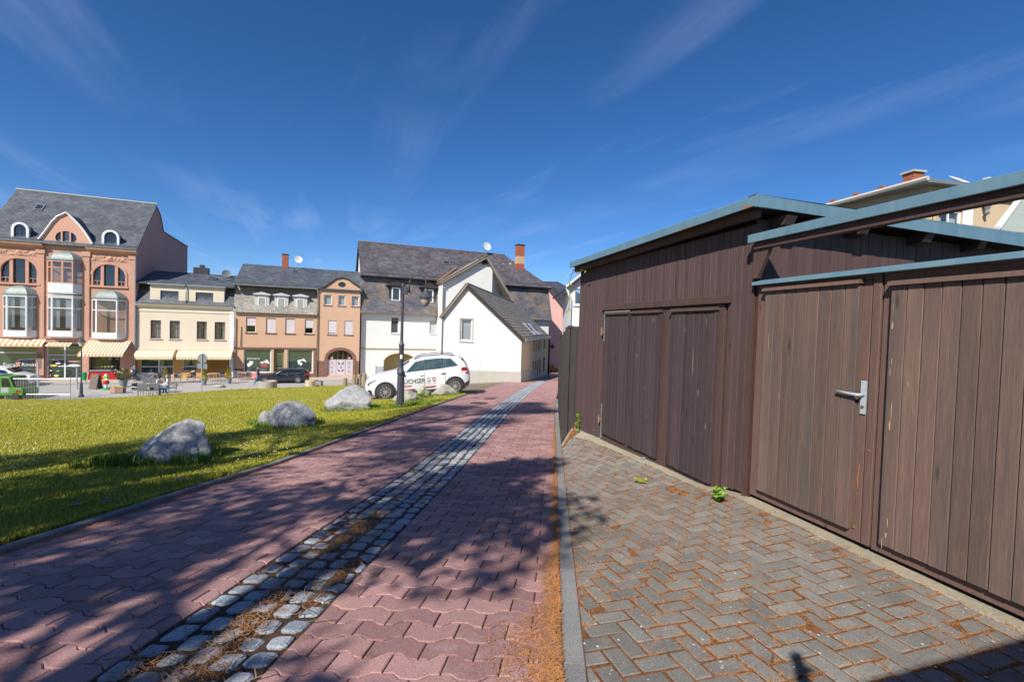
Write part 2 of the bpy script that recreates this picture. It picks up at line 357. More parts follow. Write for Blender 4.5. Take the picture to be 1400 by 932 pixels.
def sheet(name, mat, fn, us, vs, kind='structure', smooth=True, par=None):
    """grid sheet: fn(u,v) -> xyz"""
    nu, nv = len(us), len(vs)
    v = [tuple(fn(u, w)) for w in vs for u in us]
    f = [(j * nu + i, j * nu + i + 1, (j + 1) * nu + i + 1, (j + 1) * nu + i) for j in range(nv - 1) for i in range(nu - 1)]
    me = bpy.data.meshes.new(name); me.from_pydata(v, [], f); me.materials.append(mat)
    if smooth: me.polygons.foreach_set('use_smooth', [True] * len(f))
    o = bpy.data.objects.new(name, me); link(o, par)
    if kind: o['kind'] = kind
    return o
def rng(a, b, n): return [a + (b - a) * i / (n - 1) for i in range(n)]
# far terrain under everything, out to the horizon
xs = [-1500, -600, -200, -90] + rng(-60, 40, 41) + [80, 200, 600, 1500]
ys = [-1500, -500, -120, -40] + rng(-20, 80, 41) + [120, 250, 600, 1500]
sheet('terrain', m_soil, lambda x, y: (x, y, T(max(-60, min(4, x)), max(-20, min(60, y))) - .35), xs, ys)

# ---- lawn
LE = [(-70, 31), (-37.9, 31), (-31, 29.3), (-29.2, 31.2), (-28.3, 34.4), (-27, 37.6), (-20, 38), (-16.6, 37.5), (-12.5, 28.5), (-7.3, 17.2), (-5.6, 18.1), (-3.70, 20.1)]
def yedge(u):
    for (a, ya), (b, yb) in zip(LE, LE[1:]):
        if u <= b: return ya + (yb - ya) * (u - a) / (b - a)
    return LE[-1][1]
LU = sorted(set(rng(-70, -30, 14) + rng(-30, -8, 56) + rng(-8, KL - .07, 45)))
def lawn_pt(u, s):
    ye = yedge(u); y = -14 + (ye + 14) * s; x = bend(y) + u
    bz = .012 * noise.noise((x * 1.1, y * 1.1, 0)) + .03 * noise.noise((x * .3, y * .3, 4))
    return (x, y, T(x, y) + .03 + bz)
lawn = sheet('lawn', m_grass, lawn_pt, LU, rng(0, 1, 130))
# ---- street and square in front of the house row
ROW = Frame(at(322, 517, 45), 68)
STREET = ROW.O.z + .02
sheet('street', m_asph, lambda x, y: (x, y, T(x, y) - .02), rng(-75, 2, 78), rng(22, 75, 54))
# pavement strip along the house row
mb = MB()
mb.box((-24, -3.0, -.25), (11.8, 1.0, .03)); sw = mb.build('sidewalk', m_sidew, None, loc=ROW.O, rz=ROW.rz); sw['kind'] = 'structure'
mb = MB(); mb.box((-24, -3.14, -.25), (11.8, -3.003, .035)); kb = mb.build('street_kerb', m_kerb, None, loc=ROW.O, rz=ROW.rz); kb['kind'] = 'structure'
# ---- court behind the lawn, where the white car stands
def court_pt(s, y):
    xl = bend(y) + (-8.6 if y < 20 else -8.6 - (y - 20) * .55); xr = bend(y) + KL + (.02 if y > 20.4 else -.12)
    x = xl + (xr - xl) * s; return (x, y, T(x, y) + .004)
court = sheet('court', m_court, court_pt, rng(0, 1, 24), rng(16.6, 44, 50))
# court pavers as real slabs near the car (joined, too small to pick apart)
mb = MB()
for j in range(62):
    y0 = 19.2 + j * .2
    for i in range(26):
        x0 = -4.55 + i * .2 + (.1 if j % 2 else 0); xm, ym = x0 + .1, y0 + .1
        if xm - bend(ym) > KL - .1 and ym > 20.2 or xm - bend(ym) > KL - .25: continue
        if ym < yedge(xm - bend(ym)) + .15 or ym > 30.9: continue
        if xm - bend(ym) > KL - .12: continue
        z = T(xm, ym) + .004; zl, zr = T(x0, ym) + .004, T(x0 + .2, ym) + .004
        e = .008
        n = mb.pts([(x0 + e, y0 + e, T(x0, y0) + .02), (x0 + .2 - e, y0 + e, T(x0 + .2, y0) + .02), (x0 + .2 - e, y0 + .2 - e, T(x0 + .2, y0 + .2) + .02), (x0 + e, y0 + .2 - e, T(x0, y0 + .2) + .02)])
        mb.face([n, n + 1, n + 2, n + 3])
cp = mb.build('paving_slab', m_court, court); cp['kind'] = 'stuff'

# ---- the path: bed, interlocking red pavers, cobble strip
YE = 36.0
path = sheet('path', m_bed, lambda u, y: (bend(y) + u, y, zp(y) - .010), [KL, -2.7, SL, SR, -.5, KR], rng(-4, 64, 120))
PW, PH, PA = .25, .135, .019
def wave(x):
    t = (x / PW) % 1.0
    tri = [(0, 0), (.08, 1), (.42, 1), (.5, 0), (.58, -1), (.92, -1), (1, 0)]
    for (a, va), (b, vb) in zip(tri, tri[1:]):
        if t <= b: return PA * (va + (vb - va) * (t - a) / (b - a))
    return 0
def paver_loop(i, j, u0, u1):
    off = PW * (.5 if j % 2 else 0) + .06
    xl, xr = i * PW + off, (i + 1) * PW + off; g = .0034; sl = .003
    if xr + sl < u0 + .03 or xl - sl > u1 - .03: return None
    y0, y1 = j * PH, (j + 1) * PH
    bot = [(xl - sl + k * PW / 6, y0 + wave(xl - sl + k * PW / 6)) for k in range(7)]
    top = [(xl + sl + k * PW / 6, y1 + wave(xl + sl + k * PW / 6)) for k in range(7)]
    lp = [(x + (g if k == 0 else (-g if k == 6 else 0)), y + g) for k, (x, y) in enumerate(bot)] + [(x + (g if k == 0 else (-g if k == 6 else 0)), y - g) for k, (x, y) in reversed(list(enumerate(top)))]
    lp = clip(clip(lp, (u0 + g, 0), (1, 0)), (u1 - g, 0), (-1, 0))
    if len(lp) < 4: return None
    ar = abs(sum(lp[k][0] * lp[(k + 1) % len(lp)][1] - lp[(k + 1) % len(lp)][0] * lp[k][1] for k in range(len(lp)))) / 2
    return lp if ar > .003 else None
def clip(lp, o, n):
    out = []
    for k in range(len(lp)):
        a, b = lp[k], lp[(k + 1) % len(lp)]
        da = (a[0] - o[0]) * n[0] + (a[1] - o[1]) * n[1]; db = (b[0] - o[0]) * n[0] + (b[1] - o[1]) * n[1]
        if da >= 0: out.append(a)
        if da * db < 0:
            t = da / (da - db); out.append((a[0] + (b[0] - a[0]) * t, a[1] + (b[1] - a[1]) * t))
    return out
def slab(mb, lp, zf, xf, th=.02, bev=.0045, tilt=(0, 0, 0), rnd_top=0):
    """a paving piece: side skirt, chamfer, flat top; lp in plan coordinates, xf maps plan->xy, zf gives the height"""
    c = (sum(p[0] for p in lp) / len(lp), sum(p[1] for p in lp) / len(lp)); n = len(lp)
    def P(p, dz): x, y = xf(*p); return (x, y, zf(x, y) + dz + tilt[0] + tilt[1] * (p[0] - c[0]) + tilt[2] * (p[1] - c[1]))
    il = []
    for p in lp:
        d = math.hypot(p[0] - c[0], p[1] - c[1]) or 1; k = max(.2, (d - bev * 1.3) / d); il.append((c[0] + (p[0] - c[0]) * k, c[1] + (p[1] - c[1]) * k))
    a = mb.pts([P(p, -th) for p in lp]); b = mb.pts([P(p, -bev * .8) for p in lp]); t = mb.pts([P(p, 0) for p in il])
    for k in range(n):
        q = (k + 1) % n
        mb.face([a + k, a + q, b + q, b + k]); mb.face([b + k, b + q, t + q, t + k])
    if rnd_top:
        m = mb.pts([P(c, rnd_top)])
        for k in range(n): mb.face([t + k, t + (k + 1) % n, m])
    else: mb.face([t + k for k in range(n)])
pxf = lambda u, y: (bend(y) + u, y)
zpath = lambda x, y: zp(y)
cells = []
for (u0, u1) in ((KL + .01, SL - .004), (SR + .004, KR - .005)):
    for j in range(int(-1.2 / PH), int(YE / PH)):
        for i in range(int(u0 / PW) - 2, int(u1 / PW) + 2):
            lp = paver_loop(i, j, u0, u1)
            if lp: cells.append((j * PH, u0 > SL, lp))
def in_view(x, y, m=1.1): return y > 1.35 and abs(x) < y * 1.16 * m + .2
near = sorted([c for c in cells if in_view(bend(c[0]) + c[2][0][0], c[0])], key=lambda c: math.hypot(c[0], c[2][0][0]))
nset = set(id(c) for c in near[:300])
rest = MB()
for c in cells:
    r = rnd.random; tl = ((r() - .5) * .004, (r() - .5) * .012, (r() - .5) * .016)
    if id(c) in nset:
        mb = MB(); slab(mb, c[2], zpath, pxf, tilt=tl); mb.build('paver', m_paver, path)
    else: slab(rest, c[2], zpath, pxf, tilt=tl)
o = rest.build('paver_field', m_paver, path); o['kind'] = 'stuff'
# path surface carries on plain beyond the pavers
sheet('path_far', m_paver, lambda u, y: (bend(y) + u, y, zp(y) + .001), [KL, -2, KR], rng(YE - .02, 64, 40), par=path, kind=None)
# cobble strip
strip = sheet('cobble_strip', m_litter, lambda u, y: (bend(y) + u, y, zp(y) - .012 + (max(0, noise.noise((u * 5.5, y * 1.6, 3.3)) * .040 + .010 * noise.noise((u * 14, y * 14, 1)) - .004) * (1 - sstep(3.2, 6.5, y)) if SL + .04 < u < SR - .04 else 0)), rng(SL, SR, 23), rng(-1, 8, 280) + rng(8.2, 40, 60))
cob = []
nr = 5; cw = (SR - SL) / nr
for k in range(nr):
    y = -1.0 + rnd.random() * .1
    while y < 38:
        ln = .105 + rnd.random() * .045; w = cw - .012 - rnd.random() * .022; uc = SL + (k + .5) * cw + (rnd.random() - .5) * .014
        yc = y + ln / 2
        lp = []; hw_, hl_ = w / 2, (ln - .012) / 2
        for q, (sx, sy) in enumerate(((-1, -1), (1, -1), (1, 1), (-1, 1))):
            cxq, cyq = uc + sx * hw_ * (.90 + rnd.random() * .16), yc + sy * hl_ * (.88 + rnd.random() * .18); ct = .010 + .012 * rnd.random()
            a1, a2 = (cxq, cyq - sy * ct), (cxq - sx * ct, cyq); lp += [a1, a2] if sx * sy > 0 else [a2, a1]
        cob.append((yc, lp)); y += ln + .012 + rnd.random() * .014
vis = sorted([c for c in cob if c[0] > 1.3], key=lambda c: c[0])
nset = set(id(c) for c in vis[:300]); rest = MB()
for c in cob:
    r = rnd.random; tl = ((r() - .5) * .012 + .002, (r() - .5) * .10, (r() - .5) * .10)
    if id(c) in nset:
        mb = MB(); slab(mb, c[1], zpath, pxf, th=.03, bev=.010, tilt=tl); mb.build('cobble', m_cobble, strip)
    else: slab(rest, c[1], zpath, pxf, th=.03, bev=.010, tilt=tl)
o = rest.build('cobble_field', m_cobble, strip); o['kind'] = 'stuff'

# ---- kerbs of the path (1 m stones)
lk = tag(empty('path_kerb', (0, 0, 0)), kind='structure')
def kerb_stone(par, name, u0, u1, y0, y1, top, mat, bev=.012, dz=0):
    mb = MB(); n = 5; yy = rng(y0 + .003, y1 - .003, n); prof = [(u0, -.15), (u0, top - bev), (u0 + bev, top), (u1 - bev, top), (u1, top - bev), (u1, -.15)]
    rr = [mb.pts([(bend(y) + p[0], y, zp(y) + p[1] + dz) for p in prof]) for y in yy]
    for a, b in zip(rr, rr[1:]):
        for k in range(5): mb.face([a + k, a + k + 1, b + k + 1, b + k])
    mb.face([rr[0] + k for k in range(6)][::-1]); mb.face([rr[-1] + k for k in range(6)])
    return mb.build(name, mat, par)
for k in range(-1, 20):
    kerb_stone(lk, 'kerb_stone', KL - .07, KL, k, k + 1, .038 + .006 * rnd.random(), m_kerb)
for k in range(-1, 18):
    kerb_stone(lk, 'edging_stone', KR, KR + .1, k, k + 1, .004 + .004 * rnd.random(), m_kerb, bev=.006)
for k in range(20, 31):
    kerb_stone(lk, 'edging_stone', KL - .06, KL, k + .4, k + 1.4, .012, m_conc, bev=.008)

# ---- driveway in front of the garages: herringbone
GO = Vector((2.245, 4.161, 0)); GE = Vector((.2936, -.9559, 0)).normalized(); GN = Vector((-GE.y, GE.x, 0))   # along the wall (towards the camera), into the garage
GRZ = math.atan2(GE.y, GE.x)
class GFrame(Frame):
    def __init__(s): s.O = GO; s.e = GE; s.n = GN; s.rz = GRZ
GF = GFrame()
def wall_x(y): return GO.x + (GO.y - y) * GE.x / -GE.y
def zg(y): return 0 - .10 * sstep(4.1, 4.9, y) - .06 * sstep(5.0, 7.0, y) - .06 * sstep(6.8, 8.0, y)
def D(x, y):
    a = bend(y) + KR + .1; b = wall_x(y); s = min(1.3, max(-.2, (x - a) / max(.15, b - a)))
    s2 = s if s < 0 or s > 1 else s * .6 + .4 * (s * s * (3 - 2 * s)); yk = y
    return zp(yk) * (1 - s2) + zg(y) * s2
drive = sheet('driveway', m_moss, lambda s, y: (lambda x: (x, y, D(x, y) - .0042 + .0032 * noise.noise((x * 9, y * 9, 2))))(bend(y) + KR + .1 + (wall_x(y) + .1 - bend(y) - KR - .1) * s), rng(0, 1, 40), rng(-1.5, 7.95, 120))
BW = .1
def gxf(t, w): p = GO + GE * t - GN * w; return (p.x, p.y)
kd = (Vector((bend(5) - bend(1), 4, 0))).normalized(); kp = Vector((bend(3) + KR + .104, 3, 0)); kn = Vector((kd.y, -kd.x, 0))
ko = ((kp - GO).dot(GE), -(kp - GO).dot(GN)); knl = (kn.dot(GE), -kn.dot(GN))
bricks = []
for i in range(-40, 60):
    for j in range(-2, 32):
        k = (i - j) % 4
        if k == 0: r = (i, j, i + 2, j + 1)
        elif k == 2: r = (i, j - 1, i + 1, j + 1)
        else: continue
        g = .0065; t0, w0, t1, w1 = r[0] * BW + g, r[1] * BW + g, r[2] * BW - g, r[3] * BW - g
        t0 += .03; t1 += .03
        if t0 < -3.95: continue
        lp = clip([(t0, w0), (t1, w0), (t1, w1), (t0, w1)], ko, knl)
        lp = clip(lp, (0, .075), (0, 1)) if len(lp) > 2 else lp
        lp = clip(lp, (-3.74, 0), (1, 0)) if len(lp) > 2 else lp
        if len(lp) < 3: continue
        ar = abs(sum(lp[q][0] * lp[(q + 1) % len(lp)][1] - lp[(q + 1) % len(lp)][0] * lp[q][1] for q in range(len(lp)))) / 2
        if ar < .0015: continue
        c = gxf(sum(p[0] for p in lp) / len(lp), sum(p[1] for p in lp) / len(lp))
        if c[1] < -1.2: continue
        bricks.append((c, lp))
vis = sorted([b for b in bricks if in_view(b[0][0], b[0][1])], key=lambda b: math.hypot(*b[0])); nset = set(id(b) for b in vis[:300]); rest = MB()
for b in bricks:
    r = rnd.random; tl = ((r() - .5) * .007, (r() - .5) * .035, (r() - .5) * .035)
    lp = [(p[0] + (r() - .5) * .003, p[1] + (r() - .5) * .003) for p in b[1]]
    if id(b) in nset:
        mb = MB(); slab(mb, lp, D, gxf, tilt=tl, bev=.005); mb.build('paving_brick', m_brick, drive)
    else: slab(rest, lp, D, gxf, tilt=tl, bev=.005)
o = rest.build('paving_brick_field', m_brick, drive); o['kind'] = 'stuff'
# stone closing the driveway at its lower end
mb = MB(); ye_ = 7.93; n = 6; rr_ = []
for s in rng(0, 1, n):
    x = bend(ye_) + KR + .102 + (wall_x(ye_) + .02 - bend(ye_) - KR - .102) * s; z = D(x, ye_ - .05) + .012
    rr_.append(mb.pts([(x, ye_ - .07, z - .3), (x, ye_ - .07, z), (x, ye_ + .04, z), (x, ye_ + .04, z - .5)]))
for a, b in zip(rr_, rr_[1:]):
    for k in range(3): mb.face([a + k, a + k + 1, b + k + 1, b + k])
mb.build('end_stone', m_conc, drive)
# pale concrete strip along the foot of the wall
n = 46; tt = rng(-3.62, 2.9, n); mb = MB()
prev = None
for t in tt:
    ring_ = []
    for (w, dz) in ((-.10, .004), (.088 + .025 * noise.noise((t * 3, 0, 0)) + .012 * noise.noise((t * 11, 0, 0)), .006), (.11, -.03)):
        x, y = gxf(t, w); ring_.append((x, y, D(x, y) + dz))
    q = mb.pts(ring_)
    if prev is not None:
        for k in range(2): mb.face([prev + k, prev + k + 1, q + k + 1, q + k])
    prev = q
mb.build('foundation_strip', m_conc, drive)

# ---- fallen needles: along the kerb, in the cobble strip and in the joints
def slivers(name, pts, mat, l0=.018, l1=.042, w=.0009):
    n = len(pts); V = np.zeros((n * 4, 3), np.float32); rs = np.random.RandomState(3)
    a = rs.rand(n) * 6.283; L = l0 + rs.rand(n) * (l1 - l0); P = np.array(pts, np.float32); tz = (rs.rand(n) - .3) * .35
    dx, dy = np.cos(a) * L / 2, np.sin(a) * L / 2; nx, ny = -np.sin(a) * w, np.cos(a) * w
    for k, (s, q) in enumerate(((-1, -1), (1, -1), (1, 1), (-1, 1))):
        V[k::4, 0] = P[:, 0] + s * dx + q * nx; V[k::4, 1] = P[:, 1] + s * dy + q * ny; V[k::4, 2] = P[:, 2] + .004 + s * tz * L / 2 + np.abs(tz) * L / 2
    me = bpy.data.meshes.new(name); me.from_pydata(V.tolist(), [], [tuple(range(4 * i, 4 * i + 4)) for i in range(n)]); me.materials.append(mat)
    o = bpy.data.objects.new(name, me); link(o); o['kind'] = 'stuff'; return o
pts = []
for _ in range(17000):
    y = 1.3 + 9 * rnd.random() ** 2.0; wdt = (.15 * (1 - sstep(2.0, 3.6, y)) + .05) * (.6 + .8 * max(0, .5 + noise.noise((y * 2.1, 7, 0))))
    u = KR - abs(rnd.gauss(0, .55)) * wdt - .005
    if u < KR - .5: continue
    pts.append((bend(y) + u, y, zp(y) + .003 + .012 * max(0, 1 - (KR - u) / .08)))
for _ in range(11000):
    y = 1.2 + 8 * rnd.random() ** 1.7; u = (SL + SR) / 2 + rnd.gauss(0, .17)
    if not SL + .02 < u < SR - .02: continue
    if noise.noise((u * 5.5, y * 1.6, 3.3)) < -.15 + .3 * rnd.random(): continue
    pts.append((bend(y) + u, y, zp(y) + .004 + max(0, noise.noise((u * 5.5, y * 1.6, 3.3)) * .040)))
for _ in range(3000):
    y = 1.6 + 12 * rnd.random() ** 1.5; u = KL + abs(rnd.gauss(0, .05)); pts.append((bend(y) + u, y, zp(y) + .002))
jt = []
for b in vis:
    if noise.noise((b[0][0] * 1.3, b[0][1] * 1.3, 8)) > -.25 + .3 * rnd.random() - .15:
        lp = b[1]
        for _ in range(40):
            k = rnd.randrange(len(lp)); p, q = lp[k], lp[(k + 1) % len(lp)]; s = rnd.random(); x, y = gxf(p[0] + (q[0] - p[0]) * s + rnd.gauss(0, .011), p[1] + (q[1] - p[1]) * s + rnd.gauss(0, .011)); jt.append((x, y, D(x, y) - .001))
pts += jt
tag(slivers('pine_needles', pts, m_needle), 'scattered orange pine needles drifted along kerb, cobbles and paving joints', 'needles')
# a few twigs and pale chips in the cobbles
m_twig = M('dry_twig', (.27, .20, .14), (.16, .11, .08), rough=.9, rvar=.3)
pts = [(lambda u, y: (bend(y) + u, y, zp(y) + .012))((SL + SR) / 2 + rnd.gauss(0, .17), 1.3 + 3.5 * rnd.random() ** 1.5) for _ in range(420)]
tag(slivers('dry_twigs', pts, m_twig, .03, .11, .0028), 'dry grey twigs lying in the cobble strip', 'twigs')
# flecks of white lichen and bird lime on the grey bricks
m_fleck = M('pale_fleck', (.62, .60, .55), rough=.9)
mb = MB()
for _ in range(420):
    b = vis[rnd.randrange(min(len(vis), 700))]; c = b[0]; x, y = c[0] + rnd.gauss(0, .03), c[1] + rnd.gauss(0, .03); s = .003 + .005 * rnd.random() ** 2; z = D(x, y) + .0065
    n = mb.pts([(x + math.cos(a) * s * (.7 + .6 * rnd.random()), y + math.sin(a) * s * (.7 + .6 * rnd.random()), z) for a in (0, 1.05, 2.1, 3.14, 4.2, 5.2)]); mb.face(range(n, n + 6))
o = mb.build('lichen_fleck', m_fleck, drive); o['kind'] = 'stuff'
# manhole cover in the path
c = G(655, 551); mc = tag(empty('manhole_cover', (c.x, c.y, zp(c.y) + .003)), 'round dark iron manhole cover set in the red path', 'manhole cover')
mb = MB(); mb.lathe([(.30, -.03), (.30, .004), (.285, .008), (.27, .004), (0.01, .004)], 28); sl_ = mb.build('rim', M('cast_iron', (.06, .058, .06), rough=.6, metal=.6, bump=.2), mc)
mb = MB()
for i in range(-4, 5):
    h = math.sqrt(max(0, .25 ** 2 - (i * .055) ** 2)); mb.box((i * .055 - .012, -h, .0042), (i * .055 + .012, h, .010))
mb.build('rib', MATS['cast_iron'], mc)
mc.rotation_euler = (math.atan(-.07), 0, 0)
# ================================================================== garages, gate, fence
def wood(name, c1, c2, rvar=.14, streak=(.30, .25, .22)):
    return M(name, c1, c2, scale=1.6, rough=.7, bump=.22, bscale=34, stretch=(7, 7, .28), fine=.17, fscale=22, rvar=rvar, dirt=streak, dscale=3.5, dlo=.60, dhi=.85, knot=.55)
m_wg = wood('garage_board', (.102, .060, .056), (.070, .043, .042), streak=(.135, .086, .076))
m_wgd = wood('garage_door_board', (.072, .047, .048), (.05, .034, .036), streak=(.11, .08, .075))
m_wf = wood('garage_trim', (.098, .056, .046), (.07, .041, .036), rvar=.08, streak=(.14, .085, .07))
m_gb = wood('gate_board', (.185, .112, .085), (.098, .075, .066), rvar=.17, streak=(.21, .125, .092))
m_gf = wood('gate_frame', (.155, .089, .07), (.125, .076, .062), rvar=.06, streak=(.19, .12, .095))
m_bare = M('bare_wood', (.50, .36, .22), (.30, .2, .12), scale=12, rough=.85, stretch=(4, 4, .6))
m_blue = M('blue_metal_trim', (.175, .30, .36), (.14, .25, .31), scale=2.5, rough=.42, metal=.25, fine=.06, fscale=8, dirt=(.23, .31, .33), dscale=6, dlo=.5, dhi=.8, stretch=(1.6, 1.6, .25))
m_rust = M('rust', (.42, .16, .06), (.3, .11, .05), scale=8, rough=.9)
m_steel = M('brushed_steel', (.60, .66, .72), rough=.35, metal=.35, fine=.05)
m_zinc = M('zinc_strip', (.42, .46, .50), (.33, .33, .32), scale=6, rough=.45, metal=.6)
m_black = M('dark_gap', (.012, .011, .011), rough=.95)
m_shedin = M('roofing_felt', (.07, .07, .075), rough=.95, bump=.3)

gar = empty('garage', GO, GRZ, 'dark brown boarded garage with three plank doors and blue metal roof edge', 'garage')
ga = lambda t: zg((GO + GE * t).y)                     # ground level at the wall foot
T0, T1 = -3.78, -.10
def roof_h(t): return 2.645 + .02 * (t - T0) * 1.0     # top of the blue fascia
# front wall boards (butted, .085 m), left out over the doors
DL, DR, DH = -2.90, -.40, 1.815
def board(par, name, t0, t1, d0, d1, h0, h1, mat, bev=.004):
    mb = MB(); x0, x1 = t0, t1
    P = [(x0, d1, h0), (x1, d1, h0), (x1, d1, h1), (x0, d1, h1), (x0, d0 + bev, h0), (x1, d0 + bev, h0), (x1, d0 + bev, h1), (x0, d0 + bev, h1), (x0 + bev, d0, h0), (x1 - bev, d0, h0), (x1 - bev, d0, h1), (x0 + bev, d0, h1)]
    n = mb.pts(P)
    for q in ((0, 1, 2, 3), (1, 0, 4, 5), (3, 2, 6, 7), (0, 3, 7, 4), (2, 1, 5, 6), (4, 7, 11, 8), (5, 9, 10, 6), (8, 11, 10, 9), (4, 8, 9, 5), (7, 6, 10, 11)): mb.face([n + k for k in q])
    return mb.build(name, mat, par)
bw = .085; k = 0
t = T0
while t < T1 - .02:
    t1 = min(t + bw, T1); mid = (t + t1) / 2; top = 2.53; jit = (rnd.random() - .5) * .004
    if t1 <= DL + .01 or t >= DR - .01:
        board(gar, 'wall_board', t + .002, t1 - .002, .0 + jit, .022, ga(mid) + .03 + rnd.random() * .012, top, m_wg)
    else:
        board(gar, 'wall_board', t + .002, t1 - .002, .0 + jit, .022, DH + .02, top, m_wg)
    t = t1
mb = MB(); mb.box((T0 + .01, .024, -.05), (DL, .10, 2.56)); mb.box((DR, .024, -.2), (T1 - .01, .10, 2.56)); mb.box((DL, .024, DH + .03), (DR, .10, 2.56))
mb.box((T0 + .01, .024, -.3), (T0 + .08, 4.6, 2.56)); mb.box((T0 + .01, 4.5, -.3), (T1 - .05, 4.6, 2.56)); mb.build('wall_core', m_black, gar)
# side wall towards the gate yard
dd = .03
while dd < 4.5:
    mb = MB(); j = (rnd.random() - .5) * .005; w = .1015
    mb.box((T1 - .002, dd + .0025, -.1), (T1 + .022 + j, dd + w - .0025, 2.585)); mb.build('side_board', m_wg, gar); dd += w
mb = MB(); mb.box((T1 - .06, .03, -.1), (T1 - .004, 4.5, 2.56)); mb.build('side_core', m_black, gar)
# concrete plinth under the front
mb = MB(); mb.box((T0 - .02, .0, -.6), (DL - .02, .2, ga(-3.3) + .02)); mb.box((DL - .02, .02, -.6), (T1, .2, -.165)); mb.build('plinth', m_conc, gar)
# lintel board over the doors and beam under the eave
mb = MB(); mb.bbox((DL - .02, -.035, DH), (DR + .075, -.002, DH + .085), .006); mb.build('lintel_board', m_wf, gar)
def sl_box(mb, t0, t1, d0, d1, h0, h1):      # box that follows the slight fall of the roof
    a, b = roof_h(t0), roof_h(t1)
    n = mb.pts([(t0, d0, a + h0), (t1, d0, b + h0), (t1, d1, b + h0), (t0, d1, a + h0), (t0, d0, a + h1), (t1, d0, b + h1), (t1, d1, b + h1), (t0, d1, a + h1)])
    for q in ((3, 2, 1, 0), (4, 5, 6, 7), (0, 1, 5, 4), (1, 2, 6, 5), (2, 3, 7, 6), (3, 0, 4, 7)): mb.face([n + i for i in q])
mb = MB(); sl_box(mb, T0 - .0, .04, -.115, -.055, -.155, -.07); mb.build('eave_beam', m_wf, gar)
mb = MB(); sl_box(mb, T0, .10, -.17, 4.7, -.07, -.005); mb.build('roof_deck', m_wgd, gar)
mb = MB(); sl_box(mb, T0 - .0, .10, -.17, 4.7, -.004, .002); mb.build('roof_felt', m_shedin, gar)
RT = .13
def trim_front(name, mb, t0, t1):
    a, b = roof_h(t0), roof_h(t1)
    prof = [(-.20, -.090), (-.215, -.088), (-.215, -.004), (-.205, .006), (-.12, .004), (-.12, -.004)]
    n0 = mb.pts([(t0, p[0], a + p[1]) for p in prof]); n1 = mb.pts([(t1, p[0], b + p[1]) for p in prof])
    for q in range(6): mb.face([n0 + q, n0 + (q + 1) % 6, n1 + (q + 1) % 6, n1 + q])
    mb.face([n0 + q for q in range(6)]); mb.face([n1 + q for q in range(6)][::-1])
    return mb.build(name, m_blue, gar)
for a, b in ((T0 + .02, -2.35), (-2.348, -1.1), (-1.098, RT)): trim_front('roof_trim', MB(), a, b)
def trim_side(d0, d1):
    mb = MB(); h = roof_h(RT); f = -.012
    mb.quad((RT + .001, d0, h - .096 + f * d0), (RT + .001, d1, h - .096 + f * d1), (RT + .001, d1, h + .005 + f * d1), (RT + .001, d0, h + .005 + f * d0))
    mb.box((RT - .09, d0, h + .0062 + f * d0), (RT, d1, h + .009)); mb.box((RT - .012, d0, h - .098), (RT - .001, d1, h - .0)); return mb.build('roof_trim', m_blue, gar)
trim_side(-.214, 1.1); trim_side(1.102, 2.4); trim_side(2.402, 4.7)
for (x, w, h) in ((.05, .05, .014), (-.75, .16, .005)): mb = MB(); sl_box(mb, x - w, x + w * .6, -.2175, -.2158, -.089, -.089 + h * 1.4); mb.build('rust_stain', m_rust, gar)
for d in (.17, 1.1, 2.0, 2.85):              # rafter ends under the side eave
    mb = MB(); mb.prism([(-.11, 2.50), (.07, 2.52), (.11, 2.60), (-.11, 2.615)], d, d + .12, axis=1); o = mb.build('rafter_end', m_wgd, gar)
# doors: three leaves of boards on a flat frame
def door_leaf(par, name, t0, t1, h0, h1, nb, mb_, mf_, inset=(.10, .09, .11, .085), mould=True, d0=0.0, lab=None):
    lf = board(par, name, t0 + .004, t1 - .004, d0 - .002, d0 + .03, h0, h1, mf_)
    l, r, b, tp = inset; a0, a1 = t0 + l, t1 - r; w = (a1 - a0) / nb
    for i in range(nb):
        q = board(lf, 'board', a0 + i * w + .0016, a0 + (i + 1) * w - .0016, d0 - .038 - rnd.random() * .003, d0 - .004, h0 + b + rnd.random() * .006, h1 - tp - .002, mb_)
    if mould:
        m = MB(); m.prism([(d0 - .066, h1 - tp - .004), (d0 - .004, h1 - tp - .002), (d0 - .004, h1 - tp + .035), (d0 - .060, h1 - tp + .022)], a0 - .012, a1 + .012, axis=0); m.build('drip_moulding', mf_, lf)
    return lf
hb = -.145
l1 = door_leaf(gar, 'door', DL + .01, -2.135, hb, DH - .005, 7, m_wgd, m_wf, (.10, .02, .11, .055))
l2 = door_leaf(gar, 'door', -2.131, -1.325, hb, DH - .005, 8, m_wgd, m_wf, (.04, .10, .11, .055))
l3 = door_leaf(gar, 'door', -1.321, DR - .005, hb, DH - .005, 9, m_wgd, m_wf, (.10, .085, .11, .055))
mb = MB(); mb.box((DL + .035, -.018, DH - .052), (-2.15, -.004, DH - .012)); mb.build('metal_strip', m_zinc, l1)
for a, b in ((1.35, DH - .055), (hb + .02, .40)): mb = MB(); mb.box((DL + .035, -.016, a), (DL + .06, -.004, b)); mb.build('edge_strip', m_zinc, l1)
for h in (1.50, .16):
    mb = MB(); mb.tube([(DL - .0, -.03, h - .06), (DL - .0, -.03, h + .06)], .014); mb.box((DL, -.02, h - .03), (DL + .13, -.006, h + .02)); mb.box((DL - .05, -.02, h - .03), (DL, -.003, h + .03)); mb.build('hinge', M('rusty_hinge', (.30, .25, .22), (.36, .14, .07), scale=20, rough=.6, metal=.4), gar)
mb = MB(); mb.box((DL, .06, hb - .05), (DR, .08, DH)); mb.build('door_dark', m_black, gar)
